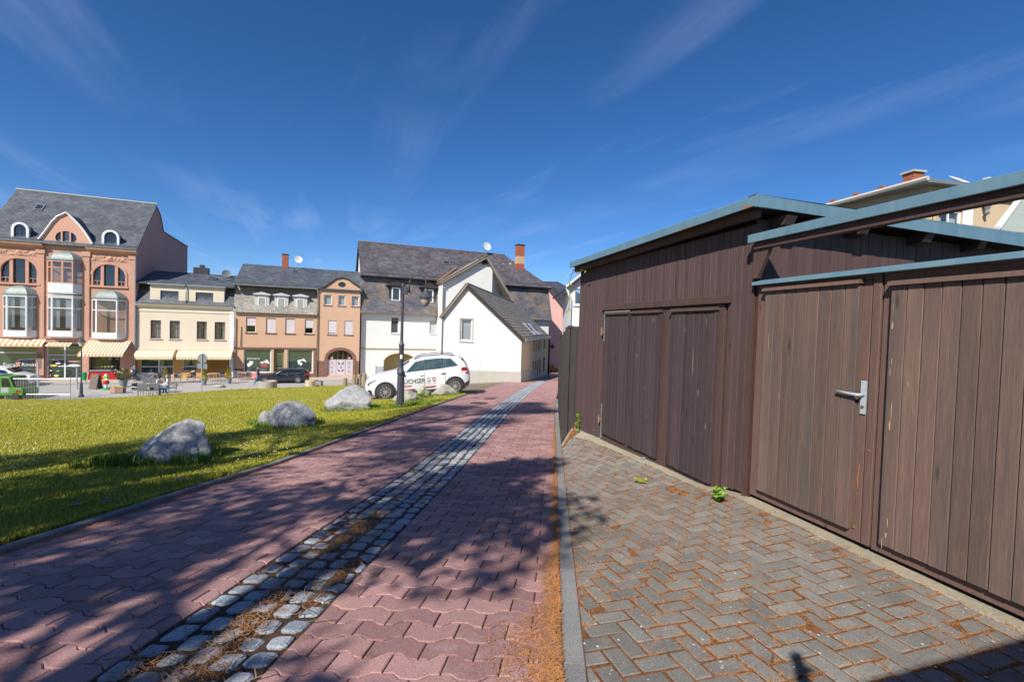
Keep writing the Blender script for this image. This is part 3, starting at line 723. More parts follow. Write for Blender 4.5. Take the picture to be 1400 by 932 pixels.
def chips(par, spec, d):
    for (t, h, w, l) in spec:
        mb = MB(); k = 9; lp = [(t + w * math.sin(2 * math.pi * i / k) * (.6 + .7 * rnd.random()), h + l * math.cos(2 * math.pi * i / k) * (.7 + .5 * rnd.random())) for i in range(k)]
        n = mb.pts([(p[0], d, p[1]) for p in lp]); mb.face(range(n, n + k)); mb.build('bare_patch', m_bare, par)
chips(l3, [(-.62, 1.62, .003, .06), (-.80, 1.2, .003, .16), (-.70, .88, .004, .05), (-.57, .55, .004, .03), (-.95, 1.55, .003, .03)], -.0425)
chips(l2, [(-1.55, 1.66, .003, .035), (-1.95, 1.42, .003, .025), (-1.9, 1.2, .004, .03), (-1.7, .8, .003, .02), (-1.62, .45, .003, .03)], -.0425)
# corner post between garage and gate
mb = MB(); mb.box((-.098, -.012, -.04), (-.052, .07, 2.53)); mb.build('corner_post', m_wf, gar)
mb = MB(); mb.box((-.050, .012, -.03), (-.012, .07, 2.35)); mb.build('corner_plank', M('red_plank', (.10, .035, .026), (.05, .022, .018), scale=3, rough=.8, bump=.8, bscale=20, stretch=(6, 6, .8)), gar)

# ---- the gate
gate = empty('yard_gate', GO, GRZ, 'brown double plank gate with steel lever handle and blue metal coping', 'gate')
g1 = door_leaf(gate, 'gate_leaf', -.008, .995, .045, 1.955, 8, m_gb, m_gf, (.112, .068, .075, .052))
g2 = door_leaf(gate, 'gate_leaf', 1.062, 2.20, .04, 1.955, 10, m_gb, m_gf, (.073, .10, .07, .085))
board(gate, 'gate_post', 1.001, 1.058, -.012, .05, .05, 1.955, m_gf)
board(gate, 'gate_post', 2.205, 2.30, -.012, .08, .0, 1.955, m_gf)
for a, b in ((-.02, 1.008), (1.012, 2.32)):
    mb = MB(); prof = [(-.062, 1.958), (-.066, 1.962), (-.062, 1.992), (-.02, 2.005), (.06, 2.0), (.06, 1.96)]; mb.prism(prof, a, b, axis=0); mb.build('coping', m_blue, gate)
mb = MB(); mb.box((-.01, .03, .03), (2.3, .05, 1.95)); mb.build('back_panel', m_wgd, gate)
mb = MB(); mb.box((-.1, .035, -.12), (2.4, .16, .10)); mb.build('gap_shade', m_black, gate)  # black filler that paints the shade in the gap under the gate
# lever handle
mb = MB(); mb.bbox((.952, -.012, .965), (.990, -.0025, 1.205), .003); hp = mb.build('handle_plate', m_steel, g1)
mb = MB(); mb.tube([(.972, -.01, 1.105), (.972, -.058, 1.105), (.960, -.064, 1.105), (.90, -.066, 1.108), (.815, -.064, 1.112)], [.011, .011, .011, .009, .0085], 10); mb.build('lever', m_steel, hp, smooth=True)
mb = MB(); mb.tube([(.972, -.011, 1.02), (.972, -.020, 1.02)], .010, 12); mb.build('lock_cylinder', M('brass', (.6, .42, .2), rough=.3, metal=1), hp)
for h in (1.195, .975):
    mb = MB(); mb.tube([(.971, -.012, h), (.971, -.0145, h)], .004, 8); mb.build('screw', m_steel, hp)
bs = [c for c in g2.children if c.name.startswith('board')]
chips(bs[0], [(1.158, 1.70, .002, .05), (1.156, 1.60, .007, .03), (1.165, 1.36, .004, .02), (1.158, 1.29, .003, .03), (1.178, 1.03, .003, .09), (1.172, .93, .005, .035), (1.190, .28, .004, .04), (1.185, .19, .007, .02), (1.163, .13, .003, .05)], -.0425)
chips(bs[1], [(1.27, 1.22, .003, .02)], -.0425)
chips(g1.children[0], [(.17, 1.45, .003, .08), (.30, 1.0, .003, .03)], -.0425)
mb = MB(); mb.tube([(.965, -.005, .60), (.955, -.006, .50), (.962, -.006, .42)], .003, 5); mb.build('rust_mark', m_rust, g1)
for (t, h) in ((.955, .145), (1.03, .72)):
    mb = MB(); mb.tube([(t, -.014, h), (t, -.0152, h)], .008, 9); mb.build('paint_spot', m_rust, gate)
# overhead beam with blue cap, over the gate
bar = empty('gate_beam', GF.w(0, -.1, 2.3), GRZ, 'blue metal capped timber beam spanning above the plank gate', 'beam')
mb = MB(); prof = [(-.03, .035), (-.035, .04), (-.035, .108), (-.015, .116), (.13, .125), (.13, .11), (-.02, .10)]
mb.prism(prof, -.02, 1.2, axis=0); mb.build('metal_cap', m_blue, bar); mb = MB(); mb.prism(prof, 1.202, 3.0, axis=0); mb.build('metal_cap', m_blue, bar)
mb = MB(); mb.box((.02, .0, -.02), (3.0, .07, .10)); mb.build('timber', m_wf, bar)
mb = MB(); mb.box((.0, .07, .05), (3.0, .13, .108)); mb.build('batten', m_wgd, bar)
mb = MB(); mb.prism([(.0, -.28), (.05, -.28), (.17, -.022), (.0, -.022)], .02, .06, axis=1); mb.build('bracket', m_wf, bar)
mb = MB(); mb.box((2.9, .0, -2.3), (3.0, .09, -.021)); mb.build('support_post', m_wf, bar)

# ---- plank fence down the path beyond the garage
A = Vector((1.05, 7.95, 0)); B = Vector((2.02, 18.2, 0)); fd = (B - A).normalized(); fl = (B - A).length
frz = math.atan2(-fd.y, -fd.x)       # local x points back towards the camera, y into the gardens
fen = empty('plank_fence', (A.x, A.y, 0), math.atan2(fd.y, fd.x), 'black brown plank fence running down the path behind the garage', 'fence')
m_fw = wood('fence_board', (.055, .043, .040), (.034, .029, .029), rvar=.22, streak=(.09, .075, .07))
def ftop(s): return 1.55 - .45 * s / fl
s = 0.0
while s < fl - .05:
    w = .105; p = A + fd * s; q = A + fd * (s + w)
    mb = MB(); jd = (rnd.random() - .5) * .008
    n0 = zp(p.y) + .05; mb.prism([(s + .003, n0), (s + w - .003, n0), (s + w - .003, ftop(s + w)), (s + .003, ftop(s))], -.0 + jd, .024 + jd, axis=1); mb.build('board', m_fw, fen); s += w
for s in rng(.06, fl - .06, 6):
    p = A + fd * s; mb = MB(); mb.box((s - .05, .03, zp(p.y) - .3), (s + .05, .12, ftop(s) + .01)); mb.build('fence_post', m_fw, fen)
mb = MB(); mb.prism([(0, ftop(0) + .002), (fl, ftop(fl) + .002), (fl, ftop(fl) + .035), (0, ftop(0) + .035)], -.02, .08, axis=1); mb.build('top_rail', m_fw, fen)
# short return panel from the fence to the garage corner
rp = empty('return_panel', (A.x, A.y, 0), math.atan2(-.10, .145), 'narrow plank panel closing the gap between fence and garage', 'fence panel')
for i in range(2):
    mb = MB(); mb.box((.002 + i * .09, 0, -.45), (.088 + i * .09, .022, 1.54)); mb.build('board', m_fw, rp)
mb = MB(); mb.box((0, -.01, 1.541), (.18, .04, 1.575)); mb.build('top_rail', m_fw, rp)
gp = Vector((2.10, 18.45, 0)); mb = MB(); mb.bbox((-.09, -.09, zp(18.4) - .2), (.09, .09, 1.18), .012); o = mb.build('concrete_post', m_conc, None, loc=(gp.x, gp.y, 0)); tag(o, 'slim pale concrete post at the far end of the plank fence', 'post')
# narrow verge between kerb and fence
sheet('verge', m_litter, lambda s, y: (bend(y) + KR + .1 + s * (1.2 + .03 * y), y, zp(y) - .02 - .3 * sstep(.35, 1, s) * 0), rng(0, 1, 6), rng(7.9, 30, 40))
# ================================================================== houses
m_glass = glass('window_glass', refl=.08, trans=.92)
m_shopglass = glass('shop_glass', tint=(.10, .16, .14), refl=.16, trans=.55)
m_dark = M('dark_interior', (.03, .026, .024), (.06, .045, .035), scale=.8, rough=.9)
m_curt = M('net_curtain', (.72, .74, .76), (.55, .57, .6), scale=9, rough=.9, stretch=(6, 1, .3))
m_wframe = M('white_frame', (.78, .79, .80), rough=.5, fine=.03)
m_bframe = M('brown_frame', (.20, .085, .045), rough=.55, fine=.08)
m_dframe = M('dark_frame', (.06, .045, .05), rough=.55)
m_sill = M('stone_sill', (.50, .47, .43), rough=.85)
m_copper = M('aged_copper', (.21, .25, .245), (.27, .30, .28), scale=2, rough=.55, metal=.3, fine=.12, fscale=6)
m_pink = M('salmon_sandstone', (.575, .325, .24), (.51, .28, .205), scale=1.0, rough=.85, bump=.25, bscale=8, fine=.1, fscale=10, dirt=(.36, .19, .14), dscale=1.3, dlo=.58, dhi=.8)
m_pinkr = M('rose_render', (.64, .36, .27), (.60, .335, .25), scale=.7, rough=.9, fine=.05)
m_pinkg = M('pink_gable_shade', (.46, .27, .255), (.42, .245, .235), scale=.6, rough=.9, fine=.06)  # pink dulled for the gable ends, their shade put into the colour
m_cream = M('cream_render', (.72, .62, .48), (.66, .57, .45), scale=.7, rough=.9, fine=.05, dirt=(.60, .53, .42), dscale=.9, dlo=.6, dhi=.8, stretch=(1, 1, .5))
m_orange = M('ochre_base', (.62, .34, .09), (.55, .29, .08), scale=1, rough=.85)
m_apri = M('apricot_render', (.60, .385, .25), (.56, .35, .23), scale=.6, rough=.9, fine=.07, dirt=(.58, .40, .27), dscale=.9, dlo=.6, dhi=.78)
m_brownst = M('brown_stone', (.23, .12, .09), (.17, .09, .075), scale=3, rough=.85, fine=.2, fscale=8)
m_white = M('white_render', (.74, .73, .69), (.67, .66, .63), scale=.45, rough=.9, bump=.15, bscale=14, fine=.05, fscale=12, dirt=(.60, .58, .53), dscale=.8, dlo=.60, dhi=.82, stretch=(1, 1, .55))
m_patch = M('flaked_render', (.50, .47, .42), (.6, .57, .52), scale=6, rough=.95)
m_plinth = M('grey_plinth', (.46, .44, .38), (.39, .375, .335), scale=1.2, rough=.9)
m_greige = M('buff_side_render', (.62, .48, .31), (.55, .43, .29), scale=.8, rough=.9)
m_slate = slate('dark_slate', (.07, .079, .095), (.115, .125, .143), wid=.36, hei=.2)
m_slateb = slate('weathered_slate', (.085, .085, .11), (.15, .145, .165), brown=(.25, .175, .105), wid=.24, hei=.16, amt=.57)
m_slatep = slate('pale_slate', (.26, .24, .205), (.35, .32, .275), brown=(.12, .12, .135), wid=.24, hei=.16, amt=.68)
m_slater = slate('roof_slate_violet', (.07, .062, .07), (.135, .12, .13), wid=.4, hei=.22)
m_tile = M('concrete_tile', (.24, .215, .18), (.33, .295, .25), scale=1.5, rough=.85, rvar=.16, fine=.2, fscale=14, dirt=(.2, .19, .12), dscale=2, dlo=.6, dhi=.8)
m_zincg = M('zinc_gutter', (.30, .33, .36), rough=.45, metal=.5)
m_rbrick = M('red_brick', (.36, .115, .06), (.28, .085, .05), scale=5, rough=.9, fine=.25, fscale=25)
m_ybrick = M('pale_mortar', (.55, .38, .22), rough=.9, fine=.2)
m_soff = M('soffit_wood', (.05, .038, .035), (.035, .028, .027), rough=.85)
m_awho = M('awning_orange', (.66, .33, .12), rough=.8)
m_awhw = M('awning_white', (.80, .74, .62), rough=.8)
m_awc = M('awning_cream', (.72, .62, .42), (.66, .58, .42), scale=1, rough=.8)
m_lett = M('white_lettering', (.82, .82, .82), rough=.6)

def win(par, F, r, fm, d=.12, nx=2, tr=0, cur=0, sill=True, loop=None, bar=.055, shut=0, gm=None, name='window', inset=.06):
    """framed window: frame mesh, pane, optional curtain, sill, roller shutter"""
    t0, t1, h0, h1 = r; lp = loop if loop else rloop(r)
    mb = MB(); ring(mb, lp, inset, d, d + .07)
    for k in range(1, nx):
        x = t0 + (t1 - t0) * k / nx; mb.box((x - bar / 2, d + .005, h0 + inset), (x + bar / 2, d + .06, (h1 - inset) if not loop else h1 - inset * 1.2))
    if tr:
        z = h0 + (h1 - h0) * tr; mb.box((t0 + inset, d + .003, z - bar / 2), (t1 - inset, d + .062, z + bar / 2))
    w = mb.build(name, fm, par)
    mb = MB(); n = mb.pts([(p[0], d + .04, p[1]) for p in lp]); mb.face(range(n, n + len(lp))); mb.build('pane', gm or m_glass, w)
    if cur:
        n = 10
        for (a, b) in (((t0, t1),) if cur == 1 else ((t0, t0 + (t1 - t0) * .36), (t1 - (t1 - t0) * .36, t1))):
            mb = MB(); n = 12; zz = (h0, h1) if cur != 3 else (h0, h0 + (h1 - h0) * .55)
            if cur == 3: pass
            i0 = mb.pts([(a + (b - a) * k / n, d + .16 + .025 * (k % 2), zz[0]) for k in range(n + 1)]); i1 = mb.pts([(a + (b - a) * k / n, d + .16 + .025 * (k % 2), zz[1]) for k in range(n + 1)])
            for k in range(n): mb.face([i0 + k, i0 + k + 1, i1 + k + 1, i1 + k])
            mb.build('curtain', m_curt, w)
    if shut:
        mb = MB(); zb = h1 - (h1 - h0) * shut; n = max(3, int((h1 - zb) / .11))
        for k in range(n):
            a = zb + (h1 - zb) * k / n; b = zb + (h1 - zb) * (k + 1) / n
            mb.quad((t0 + .03, d - .012, a), (t1 - .03, d - .012, a), (t1 - .03, d - .022, (a + b) / 2), (t0 + .03, d - .022, (a + b) / 2)); mb.quad((t0 + .03, d - .022, (a + b) / 2), (t1 - .03, d - .022, (a + b) / 2), (t1 - .03, d - .012, b - .004), (t0 + .03, d - .012, b - .004))
        mb.build('roller_shutter', M('shutter_lilac', (.66, .60, .62), rough=.7, fine=.05), w)
    if sill:
        mb = MB(); mb.bbox((t0 - .09, -.09, h0 - .09), (t1 + .09, .10, h0 - .008), .008); mb.build('sill', m_sill if sill is True else sill, w)
    return w
def roofq(par, pts, mat, name='roof', th=.12):
    """a roof plane with thickness"""
    mb = MB(); P = [Vector(p) for p in pts]; n = (P[1] - P[0]).cross(P[2] - P[0]).normalized()
    if n.z < 0: P.reverse(); n = -n
    a = mb.pts(P); b = mb.pts([p - n * th for p in P]); k = len(P)
    mb.face(range(a, a + k)); mb.face([b + i for i in range(k)][::-1])
    for i in range(k): j = (i + 1) % k; mb.face([a + j, a + i, b + i, b + j])
    return mb.build(name, mat, par, uv=True)
def polywall(par, pts, mat, name='wall'):
    mb = MB(); mb.quad(*pts); return mb.build(name, mat, par)
def box(par, name, a, b, mat, bv=0):
    mb = MB(); (mb.bbox(a, b, bv) if bv else mb.box(a, b)); return mb.build(name, mat, par)
def pipe(par, pts, r=.05, mat=None, name='downpipe'):
    mb = MB(); mb.tube(pts, r, 8); return mb.build(name, mat or m_zincg, par, smooth=True)
def dish(par, loc, r, mat, face=(.2, -1, .35), name='satellite_dish'):
    mb = MB(); mb.lathe([(.01, 0), (r * .5, r * .05), (r, r * .2)], 18, cap=False); q = Vector(face).to_track_quat('Z', 'Y')
    o = mb.build(name, mat, par, smooth=True); o.location = loc; o.rotation_mode = 'QUATERNION'; o.rotation_quaternion = q
    mb = MB(); mb.tube([(0, 0, 0), (0, 0, r * .9)], .015, 6); mb.build('feed_arm', m_zincg, o)
    p = Vector(loc); mb = MB(); mb.tube([p + Vector((0, .05, 0)), p + Vector((0, .05, -r * 1.8))], .025, 6); mb.build('dish_mast', m_zincg, par); return o
m_dish = M('dish_cream', (.72, .70, .66), rough=.6); m_dishg = M('dish_grey', (.16, .17, .19), rough=.6)
def snow_guard(par, x0, x1, d, h, tilt=.3):
    mb = MB(); mb.box((x0, d, h + .16), (x1, d + .025, h + .19)); mb.box((x0, d, h + .02), (x1, d + .025, h + .05))
    n = int((x1 - x0) / .9)
    for k in range(n + 1): x = x0 + (x1 - x0) * k / n; mb.box((x - .015, d + .005, h - .05), (x + .015, d + .035, h + .2))
    m = int((x1 - x0) / .12)
    for k in range(m): x = x0 + (x1 - x0) * k / m; mb.box((x, d + .008, h + .05), (x + .015, d + .02, h + .16))
    return mb.build('snow_guard', M('guard_metal', (.16, .17, .19), rough=.5, metal=.5), par)

# ---------------------------------------------------------------- 1. salmon gründerzeit house
tL = -18.5; PF = Frame(ROW.w(tL, 0, 0), 68); W1 = 10.45
pk = empty('salmon_house', PF.O, PF.rz, 'salmon stone house with white bay windows, copper domes and curved gable', 'house')
aL = PF.rect(.8, 353, 50.7, 386.7); aR = PF.rect(127, 361.4, 171.4, 391)
sL = PF.rect(-13, 470, 49, 513); sC = PF.rect(62, 468, 111.5, 519); sR = PF.rect(121.5, 482, 164, 507)
CH = 11.75
def triwin(r):
    """arch split by two stone mullions into three lights"""
    t0, t1, h0, h1 = r; w = (t1 - t0); g = .22; a = (w - 2 * g) * .29; res = []
    c, R = (t0 + t1) / 2, w / 2; rise = (h1 - h0) * .52
    def top(x): return h1 - rise + rise * math.sqrt(max(0, 1 - ((x - c) / R) ** 2))
    segs = [(t0, t0 + a), (t0 + a + g, t1 - a - g), (t1 - a, t1)]
    for k, (x0, x1) in enumerate(segs):
        if k == 1: res.append([(x0, h0), (x1, h0), (x1, h1 - .08), (x0, h1 - .08)])
        else: res.append([(x0, h0), (x1, h0)] + [(x1 + (x0 - x1) * i / 6, max(h0 + .3, top(x1 + (x0 - x1) * i / 6) - .03)) for i in range(7)])
    return res
hl = triwin(aL) + triwin(aR)
panel('wall', pk, [(0, 0), (W1, 0), (W1, CH), (0, CH)], hl + [rloop(sL), rloop(sC), rloop(sR)], m_pink, rev=.35)
for lp in hl:
    xs_ = [p[0] for p in lp]; zs_ = [p[1] for p in lp]; win(pk, PF, (min(xs_), max(xs_), min(zs_), max(zs_)), m_dframe, d=.16, nx=1, tr=.58, loop=lp, sill=False, inset=.05, cur=0)
for r in (aL, aR):          # stone surrounds, sills and small balconies rails
    mb = MB(); al = arch_loop((r[0] - .16, r[1] + .16, r[2] - .1, r[3] + .16), 14, rise=(r[3] - r[2]) * .56)
    il = arch_loop(r, 14, rise=(r[3] - r[2]) * .52)
    for i in range(1, len(al) - 0):
        j = (i + 1) % len(al)
        if j == 0: break
        mb.quad((al[i][0], -.05, al[i][1]), (al[j][0], -.05, al[j][1]), (il[j][0], -.05, il[j][1]), (il[i][0], -.05, il[i][1])); mb.quad((al[i][0], .0, al[i][1]), (al[j][0], 0, al[j][1]), (al[j][0], -.05, al[j][1]), (al[i][0], -.05, al[i][1]))
        mb.quad((il[i][0], -.05, il[i][1]), (il[j][0], -.05, il[j][1]), (il[j][0], .1, il[j][1]), (il[i][0], .1, il[i][1]))
    mb.build('arch_surround', m_pink, pk)
    box(pk, 'window_ledge', (r[0] - .25, -.14, r[2] - .16), (r[1] + .25, .04, r[2] - .02), m_pink, .02)
    for a, b in ((r[0] + .05, r[0] + .75), (r[1] - .75, r[1] - .05)):
        mb = MB(); mb.box((a, .05, r[2] + .42), (b, .08, r[2] + .46)); mb.box((a, .05, r[2] + .05), (b, .08, r[2] + .08))
        for k in range(4): x = a + (b - a) * k / 3; mb.box((x - .015, .052, r[2] + .05), (x + .015, .078, r[2] + .45))
        mb.build('window_rail', m_pink, pk)
    # carved frieze above the arch
    def fz(u, v, r=r):
        x = r[0] - .45 + (r[1] - r[0] + .9) * u; z = r[3] + .22 + (CH - .42 - r[3] - .22) * v
        n_ = abs(noise.noise((x * 3.1, z * 3.1, 2))) * .10 + abs(noise.noise((x * 7, z * 7, 5))) * .05; c_ = (x - (r[0] + r[1]) / 2)
        n_ += .07 * max(0, math.cos(c_ * 6.2)) * max(0, 1 - abs(v - .5) * 2)
        return (x, -.01 - n_ * min(1, 8 * u * (1 - u)) * min(1, 6 * v * (1 - v)), z)
    sheet('carved_frieze', m_pink, fz, rng(0, 1, 46), rng(0, 1, 12), kind=None, par=pk, smooth=False)
# pilasters
for px_ in (56, 118):
    x = PF.hit(px_, 400)[0]; box(pk, 'pilaster', (x - .24, -.10, sC[2] + .4), (x + .24, .02, CH - .3), m_pink, .02)
    box(pk, 'pilaster_capital', (x - .32, -.16, CH - .75), (x + .32, .02, CH - .32), m_pink, .04)
x = W1 - .25; box(pk, 'pilaster', (x - .24, -.10, 0), (x + .24, .02, CH - .3), m_pink, .02); box(pk, 'pilaster_capital', (x - .3, -.16, CH - .75), (x + .25, .02, CH - .32), m_pink, .04)
# cornice, broken by the gable
gx0, gx1 = PF.hit(53.6, 330)[0], PF.hit(127, 335)[0]; gc = (gx0 + gx1) / 2
for a, b in ((-.2, gx0 + .35), (gx1 - .35, W1 + .12)):
    mb = MB(); mb.prism([(.05, CH - .30), (-.10, CH - .28), (-.16, CH - .16), (-.42, CH - .06), (-.46, CH + .06), (-.40, CH + .12), (.05, CH + .14)], a, b, axis=0); mb.build('cornice', m_pink, pk)
    mb = MB(); mb.prism([(-.50, CH + .121), (-.36, CH + .125), (-.34, CH + .22), (-.52, CH + .20)], a, b, axis=0); mb.build('gutter', m_zincg, pk)
box(pk, 'string_course', (0, -.09, sC[3] + .30), (W1, .0, sC[3] + .46), m_pink, .02)
# curved gable
gp_ = [PF.hit(*p) for p in ((53.6, 327.9), (58, 323), (64, 315), (72, 304), (79, 297), (91.4, 291.4), (99, 298), (109.3, 308.6), (116, 317), (122, 326), (127, 334.3))]
ov = PF.rect(75.5, 316, 105, 335)
def oval3(r):
    res = []; c, R, b, H = (r[0] + r[1]) / 2, (r[1] - r[0]) / 2, (r[2] + r[3]) / 2, (r[3] - r[2]) / 2
    for s0, s1 in ((-1, -.46), (-.32, .32), (.46, 1)):
        xs_ = rng(s0, s1, 7); f = lambda s: H * math.sqrt(max(0, 1 - s * s)) * (1 if abs(s) > .4 else 1.0)
        up = [(c + s * R, b + f(s)) for s in xs_]; dn = [(c + s * R, b - f(s) * .95) for s in xs_]
        lp = dn + up[::-1]
        if s0 == -1: lp = dn + up[::-1][:-1]
        if s1 == 1: lp = dn[:-1] + up[::-1]
        res.append(lp)
    return res
ol = oval3(ov)
panel('gable_wall', pk, [(gx0, CH - .1), (gx1, CH - .1)] + gp_[::-1], ol, m_pinkr, d=-.03, rev=.3, edge=.3)
for lp in ol:
    xs_ = [p[0] for p in lp]; zs_ = [p[1] for p in lp]; win(pk, PF, (min(xs_), max(xs_), min(zs_), max(zs_)), m_dframe, d=.1, nx=1, loop=lp, sill=False, inset=.04, cur=1 if lp is ol[1] else 0)
mb = MB(); mb.tube([(p[0], -.10, p[1] + .03) for p in gp_], .09, 6); mb.build('gable_coping', m_wframe, pk)
mb = MB()
for a, b in zip(gp_, gp_[1:]): mb.quad((a[0], 0, a[1]), (b[0], 0, b[1]), (b[0], 4.2, b[1]), (a[0], 4.2, a[1]))
mb.build('gable_roof', m_slate, pk, uv=True)
# main roof and gable ends
RD_, RH, BD, BH = 4.9, 17.3, 16.4, 15.0
roofq(pk, [(-.15, -.35, CH + .12), (W1 + .1, -.35, CH + .12), (W1 + .1, RD_, RH), (-.15, RD_, RH)], m_slate)
ge = [PF.side(W1, *p) for p in ((219.7, 296), (223.4, 316), (256.5, 337))]
roofq(pk, [(-.15, RD_, RH), (W1 + .06, RD_, RH), (W1 + .06, ge[0][0], ge[0][1] + .05), (-.15, ge[0][0], ge[0][1] + .05)], m_slate); roofq(pk, [(-.15, ge[0][0], ge[0][1]), (W1 + .06, ge[0][0], ge[0][1]), (W1 + .06, ge[1][0], ge[1][1] + .05), (-.15, ge[1][0], ge[1][1] + .05)], m_slate); roofq(pk, [(-.15, ge[1][0], ge[1][1]), (W1 + .06, ge[1][0], ge[1][1]), (W1 + .06, ge[2][0], ge[2][1] + .05), (-.15, ge[2][0], ge[2][1] + .05)], m_slate)
mb = MB(); mb.tube([(-.2, RD_, RH + .05), (W1 + .12, RD_, RH + .05)], .08, 6); mb.build('ridge_cap', m_sill, pk)
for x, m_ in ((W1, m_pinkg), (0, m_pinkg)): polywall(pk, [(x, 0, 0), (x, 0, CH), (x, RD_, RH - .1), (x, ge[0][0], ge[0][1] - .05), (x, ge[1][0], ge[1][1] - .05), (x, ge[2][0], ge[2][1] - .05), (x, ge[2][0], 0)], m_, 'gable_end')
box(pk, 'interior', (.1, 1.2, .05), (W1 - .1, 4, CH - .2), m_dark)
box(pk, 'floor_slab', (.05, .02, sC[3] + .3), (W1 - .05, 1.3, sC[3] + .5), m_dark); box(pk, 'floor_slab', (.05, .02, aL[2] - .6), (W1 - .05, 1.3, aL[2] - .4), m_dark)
mb = MB(); mb.tube([(W1 - .02, -.12, 0), (W1 - .02, -.12, CH - .1)], .06, 8); mb.build('downpipe', m_zincg, pk)
# arched dormers
for r in (PF.rect(18.5, 306, 38.5, 327, d=.15), PF.rect(142, 316.5, 162, 338, d=.15)):
    r = (r[0], r[1], CH + .15, r[3]); lo = arch_loop(r, 10); mb = MB(); mb.prism(lo, .10, 2.4, axis=1, cap=False); dm = mb.build('dormer', m_copper, pk)
    mb = MB(); ring(mb, arch_loop((r[0] - .1, r[1] + .1, r[2], r[3] + .12), 10), .17, .0, .2); mb.build('dormer_frame', m_wframe, dm)
    ir = (r[0] + .08, r[1] - .08, r[2] + .1, r[3] - .08); w = win(dm, PF, ir, m_dframe, d=.1, nx=2, tr=.6, loop=arch_loop(ir, 10), sill=False, inset=.04, bar=.04)
sk = PF.rect(49, 283.5, 61, 290.5, d=3.3)
def skylight(par, x0, x1, P0, P1, mat=None):
    """roof window on the slope from P0 (d,h) to P1"""
    d0, h0 = P0; d1, h1 = P1; n = Vector((0, -(h1 - h0), d1 - d0)).normalized() * .08
    mb = MB(); a = [Vector((x0, d0, h0)) + n, Vector((x1, d0, h0)) + n, Vector((x1, d1, h1)) + n, Vector((x0, d1, h1)) + n]
    lp = a; c = sum(a, Vector()) / 4; il = [c + (p - c) * .78 for p in a]; i0 = mb.pts(a); i1 = mb.pts(il); i2 = mb.pts([p - n for p in a])
    for k in range(4): j = (k + 1) % 4; mb.face([i0 + k, i0 + j, i1 + j, i1 + k]); mb.face([i0 + j, i0 + k, i2 + k, i2 + j])
    o = mb.build('skylight', mat or m_zincg, par); mb = MB(); mb.quad(*[p - n * .2 for p in il]); mb.build('pane', M('roof_glass', (.03, .04, .05), rough=.05, spec=.8), o); return o
f_ = lambda d: CH + .12 + (RH - CH - .12) * (d + .35) / (RD_ + .35)
skylight(pk, sk[0], sk[1], (2.9, f_(2.9) ), (3.5, f_(3.5)))
snow_guard(pk, .1, gx0, -.1, CH + .42); snow_guard(pk, gx1, W1, -.1, CH + .42)
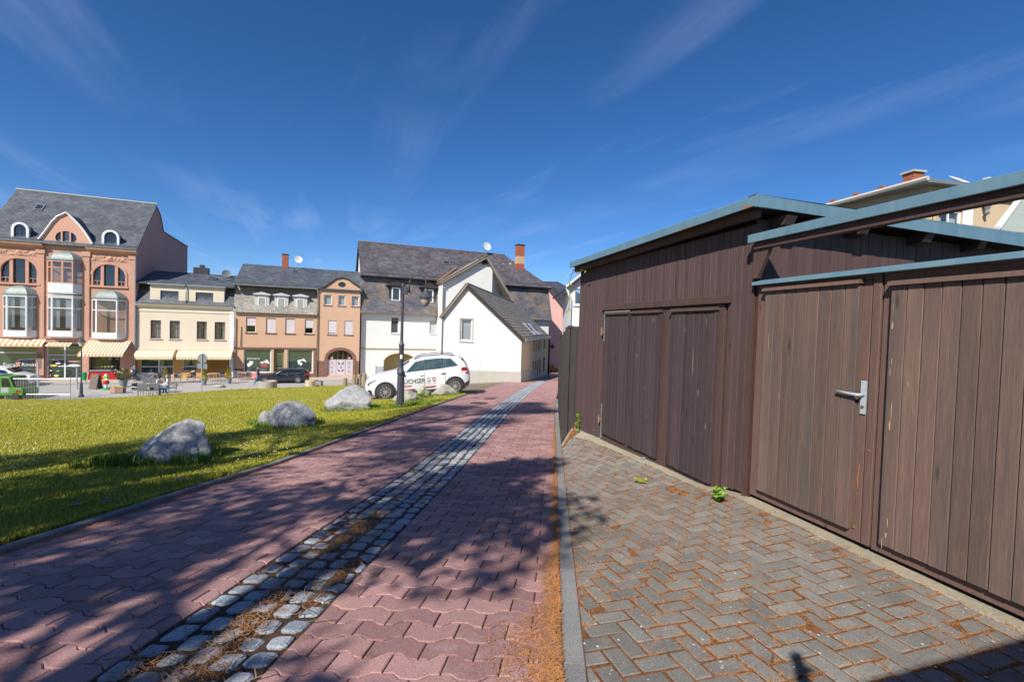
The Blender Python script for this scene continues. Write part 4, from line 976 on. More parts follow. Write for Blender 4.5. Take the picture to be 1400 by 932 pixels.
# bays
def bay(F, t0, t1, h0, h1, p=.62, c=.5, tr=.68, apron=.42, mat=m_wframe, inner=1, dome=0, curtain=True, cornice=True, apmat=None, low=True):
    P = [(t0, 0), (t0 + c, -p), (t1 - c, -p), (t1, 0)]
    b = box(pk, 'bay_window', (t0 + .05, .0, h0 - .02), (t1 - .05, .02, h0), mat)
    for k in range(3):
        a, q = Vector((P[k][0], P[k][1], 0)), Vector((P[k + 1][0], P[k + 1][1], 0)); u = (q - a); L_ = u.length; u.normalize(); nn = Vector((u.y, -u.x, 0))
        X = lambda v, a=a, u=u, nn=nn: tuple(a + u * v[0] - nn * v[1] + Vector((0, 0, v[2])))
        mb = MB(); z0, z1 = h0, h1; g = .085
        mb.box((0, 0, z0), (g, .1, z1), X); mb.box((L_ - g, 0, z0), (L_, .1, z1), X); mb.box((g, .005, z0), (L_ - g, .09, z0 + .1), X); mb.box((g, .005, z1 - .1), (L_ - g, .09, z1), X); zt = z0 + (z1 - z0) * tr; mb.box((g, .008, zt - .035), (L_ - g, .085, zt + .035), X)
        if inner > 1 and k == 1:
            for i in range(1, inner): x = L_ * i / inner; mb.box((x - .07, .004, z0 + .1), (x + .07, .088, z1 - .1), X)
        fr_ = mb.build('bay_frame', mat, b)
        mb = MB(); mb.quad(*[X(v) for v in ((g, .05, z0 + .1), (L_ - g, .05, z0 + .1), (L_ - g, .05, z1 - .1), (g, .05, z1 - .1))]); mb.build('pane', m_glass, b)
        if curtain:
            for (c0, c1) in (((g, L_ * .35), (L_ * .62, L_ - g)) if k == 1 else ((g, L_ - g),)):
                mb = MB(); n = 14; lo = z0 + .35
                i0 = mb.pts([X((c0 + (c1 - c0) * i / n, .16 + .03 * (i % 2), lo)) for i in range(n + 1)]); i1 = mb.pts([X((c0 + (c1 - c0) * i / n, .16 + .03 * (i % 2), z1 - .08)) for i in range(n + 1)])
                for i in range(n): mb.face([i0 + i, i0 + i + 1, i1 + i + 1, i1 + i])
                mb.build('curtain', m_curt, b)
    def plan(s, dz): return [((t0 + t1) / 2 + (x - (t0 + t1) / 2) * s, y * s if y < 0 else .0, dz) for x, y in P]
    if low:
        mb = MB(); i0 = mb.pts(plan(1.0, h0 - .001)); i1 = mb.pts(plan(1.0, h0 - apron)); i2 = mb.pts(plan(.8, h0 - apron - .12))
        for k in range(3): mb.face([i0 + k, i0 + k + 1, i1 + k + 1, i1 + k]); mb.face([i1 + k, i1 + k + 1, i2 + k + 1, i2 + k])
        mb.face([i2 + k for k in range(4)]); mb.build('apron', apmat or mat, b)
    mb = MB(); i0 = mb.pts(plan(1.0, h1 + .001)); i1 = mb.pts(plan(1.06, h1 + .05)); i2 = mb.pts(plan(1.06, h1 + .14))
    for q in ((i0, i1), (i1, i2)):
        for k in range(3): mb.face([q[0] + k, q[0] + k + 1, q[1] + k + 1, q[1] + k])
    mb.face([i2 + k for k in range(4)]); mb.build('bay_cornice', mat if not dome else m_copper, b)
    if dome:
        mb = MB(); K = 7; rr = []
        for i in range(K + 1):
            a = i / K * math.pi / 2; rr.append(mb.pts(plan(1.07 * math.cos(a) * .62 + 1.07 * .38 * (1 - i / K), h1 + .141 + dome * math.sin(a))))
        for a, q in zip(rr, rr[1:]):
            for k in range(3): mb.face([a + k, a + k + 1, q + k + 1, q + k])
        mb.face([rr[-1] + k for k in range(4)]); mb.build('copper_dome', m_copper, b)
    return b
wl_ = PF.rect(3, 404, 50, 453, d=-.3); wm_ = PF.rect(62.5, 406, 112, 453.5, d=-.3); wr_ = PF.rect(123.5, 409.5, 171.5, 456, d=-.3)
bay(PF, wl_[0] - .1, wl_[1], wl_[2], wl_[3], dome=.75); bay(PF, wm_[0], wm_[1], wm_[2], wm_[3], cornice=False); bay(PF, wr_[0], wr_[1], wr_[2], wr_[3], dome=.75, curtain=False)
m2 = PF.rect(65.5, 357, 113, 388.5, d=-.3); bay(PF, wm_[0], wm_[1], m2[2] + .05, m2[3], tr=.7, mat=m_pink, inner=2, dome=.75, apron=m2[2] - wm_[3] - .32, curtain=False, apmat=m_wframe)
# green plush seen in the right bay
box(pk, 'bench_back', (wr_[0] + .5, .3, wr_[2]), (wr_[1] - .5, .4, wr_[2] + .7), M('bench_wood', (.25, .13, .05), rough=.7))
# shop fronts
def shop(F, par, r, fm, cols, trs, d=.2, gm=None, name='shop_window', inset=.07):
    t0, t1, h0, h1 = r; mb = MB(); ring(mb, rloop(r), inset, d, d + .08)
    for c in cols: x = t0 + (t1 - t0) * c; mb.box((x - .05, d + .004, h0 + inset), (x + .05, d + .07, h1 - inset))
    for c in trs: z = h0 + (h1 - h0) * c; mb.box((t0 + inset, d + .006, z - .04), (t1 - inset, d + .072, z + .04))
    w = mb.build(name, fm, par); mb = MB(); mb.quad((t0, d + .04, h0), (t1, d + .04, h0), (t1, d + .04, h1), (t0, d + .04, h1)); mb.build('pane', gm or m_shopglass, w); return w
s1 = shop(PF, pk, sL, m_wframe, [], [.72]); s2 = shop(PF, pk, sC, m_wframe, [.5], [.03, .36, .66], name='shop_door', inset=.12); s3 = shop(PF, pk, sR, m_zincg, [], [.02], gm=m_glass)
Rx = (math.pi / 2, 0, 0)
zt = PF.hit(25, 500)[1]; text(pk, 'Eiscafé', (PF.hit(2, 500)[0], .17, zt - .04), .42, m_lett, Rx); text(pk, 'Rimini', (PF.hit(27.5, 500)[0], .17, zt - .04), .42, m_lett, Rx)
mb = MB(); x = PF.hit(22.5, 497)[0]; mb.cm = 0; mb.prism([(x - .14, zt - .25), (x + .13, zt + .12), (x - .1, zt + .2)], .165, .175, axis=1); mb.build('cone_sign', M('cone_orange', (.75, .33, .08), rough=.6), pk)
mb = MB(); mb.prism([(x + .02 + .17 * math.cos(a), zt + .27 + .15 * math.sin(a)) for a in rng(0, 5.6, 9)], .165, .175, axis=1); mb.build('scoop_sign', M('scoop_pink', (.75, .35, .4), rough=.6), pk)
pc = [(.75, .25, .15), (.8, .62, .1), (.75, .72, .62), (.2, .45, .15), (.7, .3, .3), (.8, .8, .78)]
for i, (px_, py_, w_, h_) in enumerate([(67, 498, 2.6, 1.4), (74, 499.5, 3.6, 1.6), (79.5, 496.5, 3, 1.4), (69.5, 494, 2.6, 1), (79, 492.5, 2, 1), (73.5, 491.5, 2, 1), (68, 513, 1.5, 2), (77, 513.5, 3, 1.8), (69, 506.5, 2, 1), (79.5, 507, 2.2, 1), (101, 494, 8, 1), (101, 499.5, 7, 2)]):
    c = PF.hit(px_, py_, .17); s_ = .062; mb = MB(); mb.prism([(c[0] + w_ * s_ * math.cos(a), c[1] + h_ * s_ * math.sin(a)) for a in rng(0, 5.5, 8)], .168 - .001 * (i % 3), .178, axis=1)
    mb.build('ice_cream_print', M('print_%d' % (i % 6), pc[i % 6], rough=.6), s2)
# counter and red plinth of the right shop
box(pk, 'counter', (sR[0], -.05, sR[2] - .75), (sR[1], .2, sR[2] - .02), M('red_counter', (.45, .02, .015), rough=.5)); box(pk, 'counter_top', (sR[0] - .05, -.1, sR[2] - .018), (sR[1] + .05, .2, sR[2] + .12), m_zincg)
for k in range(9):
    x = sR[0] + .2 + k * .26; mb = MB(); mb.lathe([(.10, 0), (.11, .1), (.05, .17), (.01, .19)], 8, c=(x, .55, sR[2] + .25)); mb.build('ice_tub', M('tub_%d' % (k % 4), [(.7, .55, .3), (.75, .7, .5), (.55, .35, .2), (.6, .6, .25)][k % 4], rough=.7), pk)
box(pk, 'shelf', (sR[0], .8, sR[2] + .9), (sR[1], 1.1, sR[2] + .95), m_bframe)
for k, c in enumerate([(.1, .5, .12), (.7, .7, .7), (.75, .75, .7), (.6, .3, .1)]): box(pk, 'shelf_jar', (sR[0] + .6 + k * .5, .85, sR[2] + .951), (sR[0] + .85 + k * .5, 1.0, sR[2] + 1.15), M('jar_%d' % k, c, rough=.5))
# striped awnings
def awning(par, t0, t1, hT, hB, out, nst, d0=-.05, val=.22, name='awning'):
    mb = MB(); w = (t1 - t0) / nst
    for i in range(nst):
        mb.cm = i % 2; a, b = t0 + i * w, t0 + (i + 1) * w; sag = .03
        pr = [(d0, hT), (d0 - out * .5, (hT + hB) / 2 - sag), (d0 - out, hB), (d0 - out - .01, hB - val + .03 * (i % 2))]
        for p, q in zip(pr, pr[1:]): mb.quad((a, p[0], p[1]), (b, p[0], p[1]), (b, q[0], q[1]), (a, q[0], q[1]))
    return mb.build(name, [m_awho, m_awhw], par)
h1_ = PF.hit(20, 463)[1]; awning(pk, sL[0] - .1, PF.hit(66, 465)[0], h1_, h1_ - .42, .6, 22, d0=-.3)
h2_ = PF.hit(85, 468)[1]; awning(pk, PF.hit(66.5, 468)[0], PF.hit(101, 470)[0], h2_, h2_ - .22, .45, 12, d0=-.3, val=.14)
r0 = PF.hit(127, 466)[0]; r1 = PF.hit(181, 467)[0]; hT = PF.hit(155, 465)[1]
q0 = PF.hit(94, 484, -2.0); q1 = PF.hit(171, 485, -2.0)
awning(pk, r0 - .3, r1 - .05, hT, q1[1] + .03, 1.95, 26)
for x in (r0 - .1, r1 - .2): mb = MB(); mb.tube([(x, -.08, hT - .55), (x, -1.9, q1[1] - .02)], .025, 6); mb.build('awning_arm', m_zincg, pk)
box(pk, 'shutter_box', (sR[0] - .1, -.16, sR[3] - .02), (sR[1] + .1, .0, sR[3] + .25), M('box_tan', (.55, .38, .2), rough=.7))
box(pk, 'shop_pier', (PF.hit(50.5, 500)[0], -.06, 0), (PF.hit(61, 500)[0], .02, sC[3] - .1), m_brownst); box(pk, 'notice_board', (PF.hit(51.5, 500)[0], -.1, 1.0), (PF.hit(58, 500)[0], -.061, 2.4), M('notice', (.5, .42, .3), rough=.8))
box(pk, 'shop_pier', (PF.hit(112.3, 500)[0], -.06, 0), (PF.hit(120.5, 500)[0], .02, sC[3] - .1), M('tan_pier', (.55, .42, .26), rough=.85))

# ---------------------------------------------------------------- 2. cream house with café
CF = Frame(ROW.w(-8.02, .05, 0), 68); W2 = 7.85
cr = empty('cream_house', CF.O, CF.rz, 'cream house with orange café front, rounded awnings and slate mansard', 'house')
E2 = 7.0
ws = [CF.rect(*p) for p in ((205.7, 437.6, 220, 462.7), (231.9, 438.7, 245.8, 462.9), (269, 439.8, 282.7, 463.4), (293.4, 440.8, 307.6, 464))]
ws = [(r[0], r[1], ws[0][2], ws[0][3]) for r in ws]
panel('wall', cr, [(0, 2.75), (W2, 2.75), (W2, E2), (0, E2)], [rloop(r) for r in ws], m_cream, rev=.22)
for k, r in enumerate(ws): win(cr, CF, r, m_bframe, d=.14, nx=2, tr=.68, cur=1 if k < 2 else 2)
c1 = CF.rect(191, 486, 236.8, 513.8); c2 = CF.rect(249, 486, 269.4, 507.3); c3 = CF.rect(282.3, 486, 317.7, 518)
panel('cafe_wall', cr, [(0, 0), (W2, 0), (W2, 2.75), (0, 2.75)], [rloop(r) for r in (c1, c2, c3)], m_orange, d=.003, rev=.3)
shop(CF, cr, c1, m_wframe, [.55], [.45], d=.15, gm=m_shopglass); shop(CF, cr, c2, m_wframe, [], [.3], d=.15)
dr = box(cr, 'boarded_door', (c3[0], .28, c3[2]), (c3[1], .32, c3[3]), M('ochre_boards', (.26, .16, .055), (.20, .12, .045), scale=2, rough=.7, stretch=(9, 9, .6)))
for k in range(6): x = c3[0] + (c3[1] - c3[0]) * (k + .5) / 6; box(dr, 'door_board', (x - .16, .262, c3[2] + .02), (x + .16, .279, c3[3]), MATS['ochre_boards'])
box(cr, 'string_course', (0, -.06, 2.76), (W2, .0, 2.92), m_cream, .015); box(cr, 'string_course', (0, -.05, 6.35), (W2, 0, 6.47), m_cream, .015)
mb = MB(); mb.prism([(.05, E2 - .25), (-.08, E2 - .22), (-.28, E2 - .04), (-.30, E2 + .08), (.05, E2 + .1)], 0, W2, axis=0); mb.build('cornice', m_cream, cr)
mb = MB(); mb.prism([(-.36, E2 + .09), (-.2, E2 + .09), (-.2, E2 + .2), (-.38, E2 + .18)], 0, W2, axis=0); mb.build('gutter', m_zincg, cr)
box(cr, 'corner_strip', (W2 - .38, -.03, .1), (W2 - .02, -.001, E2 - .25), m_wframe)
# mansard and dormer block
k0, k1 = CF.hit(205, 400)[0], CF.hit(306.5, 405)[0]; dh = CF.hit(250, 391)[1]
roofq(cr, [(0, -.2, E2 + .1), (W2, -.2, E2 + .1), (W2, 1.1, 9.3), (0, 1.1, 9.3)], m_slate, 'mansard')
dw = [CF.rect(*p, d=-.0) for p in ((219, 397.5, 244.1, 415.1), (267.3, 401.1, 291.5, 417.2))]; dw[1] = (dw[1][0], dw[1][1], dw[0][2], dw[0][3])
panel('dormer_wall', cr, [(k0, E2 + .12), (k1, E2 + .12), (k1, dh), (k0, dh)], [rloop(r) for r in dw], m_cream, d=.02, rev=.2, edge=1.4)
for r in dw: win(cr, CF, r, m_bframe, d=.12, nx=2, cur=3, sill=m_zincg)
mid = CF.hit(255, 395)[0]
for a, b, n_ in ((k0 - .15, mid - .05, 0), (mid + .05, k1 + .15, 1)): box(cr, 'dormer_eave', (a, -.22, dh), (b, .3, dh + .14), m_zincg)
pipe(cr, [(mid, -.10, dh), (mid, -.10, E2 + .15)], .045)
roofq(cr, [(-.05, -.1, dh + .15), (W2 + .0, -.1, dh + .15), (W2, 4.5, 10.55), (-.05, 4.5, 10.55)], m_slate); roofq(cr, [(0, 4.5, 10.55), (W2, 4.5, 10.55), (W2, 10, 8), (0, 10, 8)], m_slate)
for x in (0, W2): polywall(cr, [(x, 0, 0), (x, 0, E2), (x, 1.1, 9.3), (x, 4.5, 10.4), (x, 10, 7.9), (x, 10, 0)], m_cream, 'party_wall')
ch = CF.hit(276, 378, 4.5); cq = box(cr, 'chimney', (ch[0] - .7, 4.2, 9.5), (ch[0] + .6, 5.0, 11.15), m_slate); box(cq, 'chimney_pot', (ch[0] - .2, 4.4, 11.151), (ch[0] + .2, 4.8, 11.45), m_dframe)
ds = CF.hit(309.5, 374.5, 3.5); dish(cr, (ds[0], 3.5, ds[1]), .42, m_dishg)
for px_ in (290, 317):
    s_ = CF.hit(px_, 382, 2.5); hh = dh + .15 + (10.55 - dh - .15) * 2.4 / 4.6; skylight(cr, s_[0] - .4, s_[0] + .4, (2.1, hh), (2.8, hh + .23))
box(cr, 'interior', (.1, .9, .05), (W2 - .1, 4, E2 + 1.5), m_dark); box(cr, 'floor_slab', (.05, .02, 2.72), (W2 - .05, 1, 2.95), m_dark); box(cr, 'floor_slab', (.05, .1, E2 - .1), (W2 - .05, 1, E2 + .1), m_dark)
pipe(cr, [(-.0, -.12, 0), (-.0, -.12, E2 + .0), (.1, -.3, E2 + .12)], .055)
def basket(par, t0, t1, hT, hB, out=1.0):
    mb = MB(); K = 7; cols = 14; d0 = -.02
    prof = [(d0 - out * math.sin(a), hB + (hT - hB) * math.cos(a)) for a in rng(0, math.pi / 2, K)]
    for i in range(cols):
        a, b = t0 + (t1 - t0) * i / cols, t0 + (t1 - t0) * (i + 1) / cols
        def sx(x, s): return x
        for p, q in zip(prof, prof[1:]): mb.quad((a, p[0], p[1]), (b, p[0], p[1]), (b, q[0], q[1]), (a, q[0], q[1]))
    for x in (t0, t1):
        n = mb.pts([(x, d0, hB)] + [(x, p[0], p[1]) for p in prof]); mb.face(range(n, n + K + 1))
    o = mb.build('awning', m_awc, par)
    mb = MB(); ns = 18
    for i in range(ns):
        a, b = t0 + (t1 - t0) * i / ns, t0 + (t1 - t0) * (i + 1) / ns; d = d0 - out - .006; c = (a + b) / 2
        mb.quad((a, d, hB + .01), (a, d, hB - .12), (c, d, hB - .22), (b, d, hB - .12), (b, d, hB + .01))
    mb.build('scalloped_valance', m_awc, o)
    mb = MB(); mb.box((t0, d0 - out - .012, hB - .02), (t1, d0 - out - .002, hB + .005)); mb.build('valance_trim', m_awho, o)
    return o
b0 = CF.hit(186, 480, -.5); b1 = CF.hit(238.5, 480, -.5); b2 = CF.hit(243, 480, -.5); b3 = CF.hit(318, 480, -.5); hb_ = CF.hit(250, 489.5, -1.0)[1]
basket(cr, max(.02, b0[0]), b1[0], 2.74, hb_ + .05); basket(cr, b2[0], min(W2 - .05, b3[0]), 2.74, hb_ + .05)

# ---------------------------------------------------------------- 3. apricot house: shop part and gateway part
AF = Frame(ROW.w(-.14, 0, 0), 68); WA = 7.5; WB = 11.78
ap = empty('apricot_house', AF.O, AF.rz, 'apricot rendered house with pale slate mansard, three dormers and arched gateway', 'house')
EA = 6.62
w1 = [AF.rect(*p) for p in ((336.2, 433.4, 349.7, 454.5), (363.6, 434.5, 377, 454.9), (390, 435.2, 402.9, 456.2), (416.7, 436.7, 428.5, 456.6))]; w1 = [(r[0], r[1], w1[1][2], w1[1][3]) for r in w1]
g1_ = AF.rect(333.2, 476.4, 370.5, 509); g2_ = AF.rect(393.3, 477, 427.6, 512.4); g3_ = AF.rect(374.4, 477, 388.3, 513)
g1_ = (g1_[0], g1_[1], .55, g2_[3]); g2_ = (g2_[0], g2_[1], .45, g2_[3]); g3_ = (g3_[0], g3_[1], .2, g2_[3])
panel('wall', ap, [(0, 0), (WA, 0), (WA, EA), (0, EA)], [rloop(r) for r in w1 + [g1_, g2_, g3_]], m_apri, rev=.25)
for k, r in enumerate(w1): win(ap, AF, r, m_wframe, d=.12, nx=1, cur=0, shut=(.55, .98, .98, .6)[k], sill=m_brownst)
shA = shop(AF, ap, g1_, m_wframe, [], [], d=.12, inset=.09); shB = shop(AF, ap, g2_, m_wframe, [], [], d=.12, inset=.09)
text(ap, 'patisserie', (AF.hit(337.5, 491)[0], .10, AF.hit(340, 491.2)[1]), .30, m_lett, Rx)
def doodle(par, px_, py_, s_, seed):
    r_ = random.Random(seed); c = AF.hit(px_, py_); mb = MB()
    for k in range(16):
        a = r_.random() * 6.28; rr_ = s_ * math.sqrt(r_.random()); x, z = c[0] + rr_ * math.cos(a), c[1] + rr_ * .7 * math.sin(a); q = .05 + .09 * r_.random()
        mb.prism([(x + q * math.cos(b) * (.5 + r_.random()), z + q * math.sin(b) * (.5 + r_.random())) for b in rng(0, 5.2, 6)], .098 + .0004 * k, .106, axis=1)
    mb.build('window_painting', m_lett, par)
doodle(shA, 342, 497, .30, 1); doodle(shA, 362, 496, .36, 2); doodle(shB, 412.5, 495, .46, 3)
mb = MB(); c = AF.hit(361.5, 500); mb.prism([(c[0] - .35, c[1] - .1), (c[0] + .3, c[1] - .15), (c[0] + .25, c[1] + .2), (c[0], c[1] + .35), (c[0] - .3, c[1] + .15)], .094, .0965, axis=1); mb.build('window_painting', M('print_rose', (.35, .1, .1), rough=.6), shA)
dr = shop(AF, ap, g3_, M('door_brown', (.30, .20, .11), rough=.6), [], [.28, .8], d=.2, name='shop_door', inset=.14)
for (r, x0, x1) in ((0, g1_[1] + .02, g3_[0] - .02), (0, g3_[1] + .02, g2_[0] - .02)): box(ap, 'door_pilaster', (x0, -.05, .1), (x1, .0, g2_[3] + .05), M('tan_pier', (.55, .42, .26), rough=.85))
mb = MB(); mb.prism([(0, 2.95), (-.10, 2.97), (-.12, 3.08), (0, 3.12)], 0, WA, axis=0); mb.build('string_course', m_brownst, ap)
box(ap, 'plinth', (0, -.03, 0), (g1_[0], -.002, .95), m_brownst); box(ap, 'plinth', (g1_[0], -.03, 0), (g3_[0] - .1, -.002, .5), m_brownst); box(ap, 'plinth', (g2_[0], -.03, 0), (WA, -.002, .4), m_brownst); box(ap, 'plinth', (g2_[1] + .1, -.032, .4), (WA, -.003, 2.9), m_brownst)
# mansard
MT = 9.2
roofq(ap, [(-.1, -.32, EA - .02), (WA, -.32, EA - .02), (WA, .75, MT), (-.1, .75, MT)], m_slatep, 'mansard')
for p in ((353.6, 398.2, 363.6, 412.6), (380.2, 399.7, 389.8, 413.7), (406.4, 401.9, 415.8, 415.8)):
    r = AF.rect(*p, d=.1); r = (r[0] - .05, r[1] + .05, 7.15, 8.2); dm = box(ap, 'dormer', (r[0] - .26, .0, r[2] - .12), (r[1] + .26, 1.5, r[3] + .2), M('dormer_wood', (.56, .54, .51), rough=.8))
    win(dm, AF, r, m_wframe, d=-.04, nx=1, sill=False, inset=.10, cur=0)
    mb = MB(); mb.prism([(r[0] - .42, r[3] + .201), (r[1] + .42, r[3] + .201), (r[1] + .42, r[3] + .30), ((r[0] + r[1]) / 2, r[3] + .50), (r[0] - .42, r[3] + .30)], -.18, 1.7, axis=1); mb.build('pediment', MATS['dormer_wood'], dm)
    box(dm, 'sill', (r[0] - .3, -.12, r[2] - .2), (r[1] + .3, .05, r[2] - .121), m_brownst)
box(ap, 'eave_board', (-.1, -.1, MT - .02), (WA, 0.25, MT + .1), m_soff)
roofq(ap, [(-.12, -.25, MT + .12), (WB + .2, -.25, MT + .12), (WB + .2, 5, 11.95), (-.12, 5, 11.95)], m_slate); roofq(ap, [(-.12, 5, 11.95), (WB + .2, 5, 11.95), (WB + .2, 10.5, 8.5), (-.12, 10.5, 8.5)], m_slate)
mb = MB(); mb.prism([(-.34, MT + .05), (-.2, MT + .05), (-.2, MT + .16), (-.36, MT + .15)], -.1, WA, axis=0); mb.build('gutter', m_zincg, ap)
snow_guard(ap, .1, WA - .2, .1, MT + .32)
polywall(ap, [(0, 0, 0), (0, 0, EA), (0, .75, MT), (0, 5, 11.85), (0, 10.5, 8.4), (0, 10.5, 0)], m_apri, 'party_wall'); polywall(ap, [(WB, 0, 0), (WB, 0, 9.0), (WB, 5, 11.85), (WB, 10.5, 8.4), (WB, 10.5, 0)], m_apri, 'party_wall')
# gateway part with curved gable
w2 = [AF.rect(*p) for p in ((443, 403, 453.3, 416.9), (462.8, 403.6, 472, 417.5), (481, 404.5, 490.7, 418))]; w2 = [(r[0], r[1], w2[0][2], w2[0][3]) for r in w2]
w3 = [AF.rect(*p) for p in ((448.4, 437.9, 460.2, 457), (470.9, 439, 482.3, 458.3))]; w3 = [(r[0], r[1], w3[0][2], w3[0][3]) for r in w3]
gw = AF.rect(447.5, 478.5, 482.5, 514.5); gw = (gw[0], gw[1], .22, gw[3])
ov2 = AF.rect(462.4, 385.4, 473, 392.7)
gt = [AF.hit(*p) for p in ((435, 395.5), (443, 393), (452, 387), (459, 381.8), (467.7, 379.8), (476, 382), (483, 387.5), (490, 392), (493.3, 393.3))]
gt = [(max(WA + .01, min(WB, p[0])), p[1]) for p in gt]
panel('gateway_wall', ap, [(WA, 0), (WB, 0)] + gt[::-1], [rloop(r) for r in w2 + w3] + [arch_loop(gw, 12, rise=(gw[3] - gw[2]) * .36), oval_loop(ov2)], m_apri, d=-.02, rev=.25, edge=.4)
for r in w2: win(ap, AF, r, m_wframe, d=.06, nx=1, cur=1, sill=m_brownst)
for k, r in enumerate(w3): win(ap, AF, r, m_wframe, d=.06, nx=1, shut=(.9, .98)[k], sill=m_brownst)
win(ap, AF, ov2, m_dframe, d=.05, nx=3, tr=.5, loop=oval_loop(ov2), sill=False, inset=.04, bar=.05)
mb = MB(); mb.tube([(p[0], -.08, p[1] + .03) for p in gt], .08, 6); mb.build('gable_coping', m_soff, ap)
mb = MB()
for a, b in zip(gt, gt[1:]): mb.quad((a[0], 0, a[1]), (b[0], 0, b[1]), (b[0], 3.5, b[1] + .0), (a[0], 3.5, a[1]))
mb.build('gable_roof', m_slate, ap, uv=True)
al = arch_loop((gw[0] - .28, gw[1] + .28, gw[2], gw[3] + .28), 16, rise=(gw[3] - gw[2]) * .36 + .2); il = arch_loop(gw, 16, rise=(gw[3] - gw[2]) * .36)
for i in range(1, len(al) - 1):      # voussoirs of the gateway arch
    j = i + 1; mb = MB(); e = .012
    n0 = [(al[i][0], al[i][1]), (al[j][0], al[j][1] + (e if j < 4 else 0)), (il[j][0], il[j][1]), (il[i][0], il[i][1])]
    mb.prism(n0, -.08 - .008 * (i % 2), -.019, axis=1); mb.build('arch_stone', m_brownst, ap)
mb = MB(); mb.prism([(al[0][0], gw[2] - .1), (il[0][0], gw[2] - .1), il[-1], al[-1]], -.078, -.019, axis=1); mb.build('arch_stone', m_brownst, ap)
for a, b in ((WA + .02, gw[0] - .29), (gw[1] + .29, WB - .02)): box(ap, 'plinth', (a, -.05, 0), (b, -.021, 1.75), m_brownst)
fan = arch_loop((gw[0], gw[1], gw[2] + (gw[3] - gw[2]) * .62, gw[3]), 12, rise=(gw[3] - gw[2]) * .36)
win(ap, AF, (gw[0], gw[1], gw[2] + (gw[3] - gw[2]) * .62, gw[3]), m_brownst, d=.1, nx=5, loop=fan, sill=False, name='fanlight')
m_gdoor = M('lilac_door', (.60, .53, .55), (.52, .46, .49), scale=3, rough=.7)
for k, (a, b) in enumerate(((0, .34), (.345, .70), (.705, 1))):
    x0, x1 = gw[0] + (gw[1] - gw[0]) * a + .01, gw[0] + (gw[1] - gw[0]) * b - .01; zt_ = gw[2] + (gw[3] - gw[2]) * .62
    dl = box(ap, 'gate_door', (x0, .12, gw[2]), (x1, .17, zt_), m_gdoor)
    if k == 1:
        for s_ in (-1, 1):
            for q in range(2):
                mb = MB(); cx_ = (x0 + x1) / 2; cz_ = gw[2] + (zt_ - gw[2]) * (.27 + .46 * q); mb.prism([(cx_ + s_ * .05, cz_), (cx_ + s_ * .32, cz_ + .2), (cx_ + s_ * .2, cz_ - .1)], .10, .119, axis=1); mb.build('door_ornament', m_dframe, dl)
        mb = MB(); mb.lathe([(.06, -.06), (.06, .06)], 8, c=((x0 + x1) / 2, .10, gw[2] + (zt_ - gw[2]) * .5)); mb.build('door_knob', m_rust, dl)
    else:
        for q in range(4): box(dl, 'door_panel', ((x0 + x1) / 2 - .12, .10, gw[2] + .25 + q * .48), ((x0 + x1) / 2 + .12, .119, gw[2] + .5 + q * .48), M('panel_grey', (.42, .38, .4), rough=.7))
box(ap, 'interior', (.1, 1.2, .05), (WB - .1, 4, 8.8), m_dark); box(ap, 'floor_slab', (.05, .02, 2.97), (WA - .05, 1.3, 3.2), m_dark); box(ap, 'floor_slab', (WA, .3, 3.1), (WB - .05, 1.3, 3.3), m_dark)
pipe(ap, [(WA + .06, -.14, 0), (WA + .06, -.14, MT - .2), (WA - .1, -.3, MT + .08)], .05, M('green_pipe', (.33, .33, .22), rough=.6)); pipe(ap, [(.0, -.16, 0), (.0, -.16, EA - .5)], .06); pipe(ap, [(.55, -.08, 3.2), (.55, -.08, 5.2)], .035, M('shadow_edge', (.30, .24, .16), rough=.7))  # last pipe is no real part, it draws a shadow edge on the wall
cc = AF.hit(390, 362, 5); cq = box(ap, 'chimney', (cc[0] - .3, 4.7, 11), (cc[0] + .3, 5.3, AF.hit(390, 348.5, 5)[1]), m_rbrick); box(cq, 'chimney_cap', (cc[0] - .35, 4.65, AF.hit(390, 348.5, 5)[1]), (cc[0] + .35, 5.35, AF.hit(390, 348.5, 5)[1] + .08), m_dframe)
dd_ = AF.hit(408, 355, 4.5); dish(ap, (dd_[0], 4.5, dd_[1]), .42, m_dish); skylight(ap, AF.hit(400, 367, 3.8)[0], AF.hit(405, 367, 3.8)[0], (3.6, 11.3), (4.0, 11.5))
# ---------------------------------------------------------------- 4. long white house with slate mansard
WF = Frame(ROW.w(11.82, .6, 0), 68)
wh = empty('white_mansard_house', WF.O, WF.rz, 'long white house with dark slate mansard roof, brick chimney and archway', 'house')
WW = WF.hit(752, 390)[0]; EW, MW = 7.0, 11.1; RX = WF.hit(690, 350, 6)[0]; RW = 15.85
v1 = WF.rect(534.7, 433.4, 545, 455.3); v2 = WF.rect(587.2, 436.9, 597, 456)
ar = WF.rect(524.6, 482.7, 567.7, 520); ar = (ar[0], ar[1], .0, ar[3])
panel('wall', wh, [(0, -.6), (WW, -.6), (WW, EW + .1), (0, EW + .1)], [rloop(v1), rloop(v2), arch_loop((ar[0], ar[1], -.3, ar[3]), 14, rise=1.0)], m_white, rev=.3)
win(wh, WF, v1, m_wframe, d=.16, nx=1, cur=0, sill=m_wframe); box(wh, 'brown_blind', (v1[0], .22, v1[2]), (v1[1], .24, v1[3]), M('blind_brown', (.11, .055, .05), rough=.8))
win(wh, WF, v2, m_wframe, d=.16, nx=1, sill=m_wframe); box(wh, 'roller_blind', (v2[0] + .05, .17, v2[2] + .1), (v2[1] - .05, .19, v2[3] - .05), M('blind_grey', (.52, .52, .52), rough=.8))
mb = MB(); mb.prism([(0, 3.0), (-.07, 3.02), (-.09, 3.12), (0, 3.16)], 0, WF.hit(605, 478)[0], axis=0); mb.build('string_course', M('ochre_band', (.45, .36, .18), rough=.85), wh)
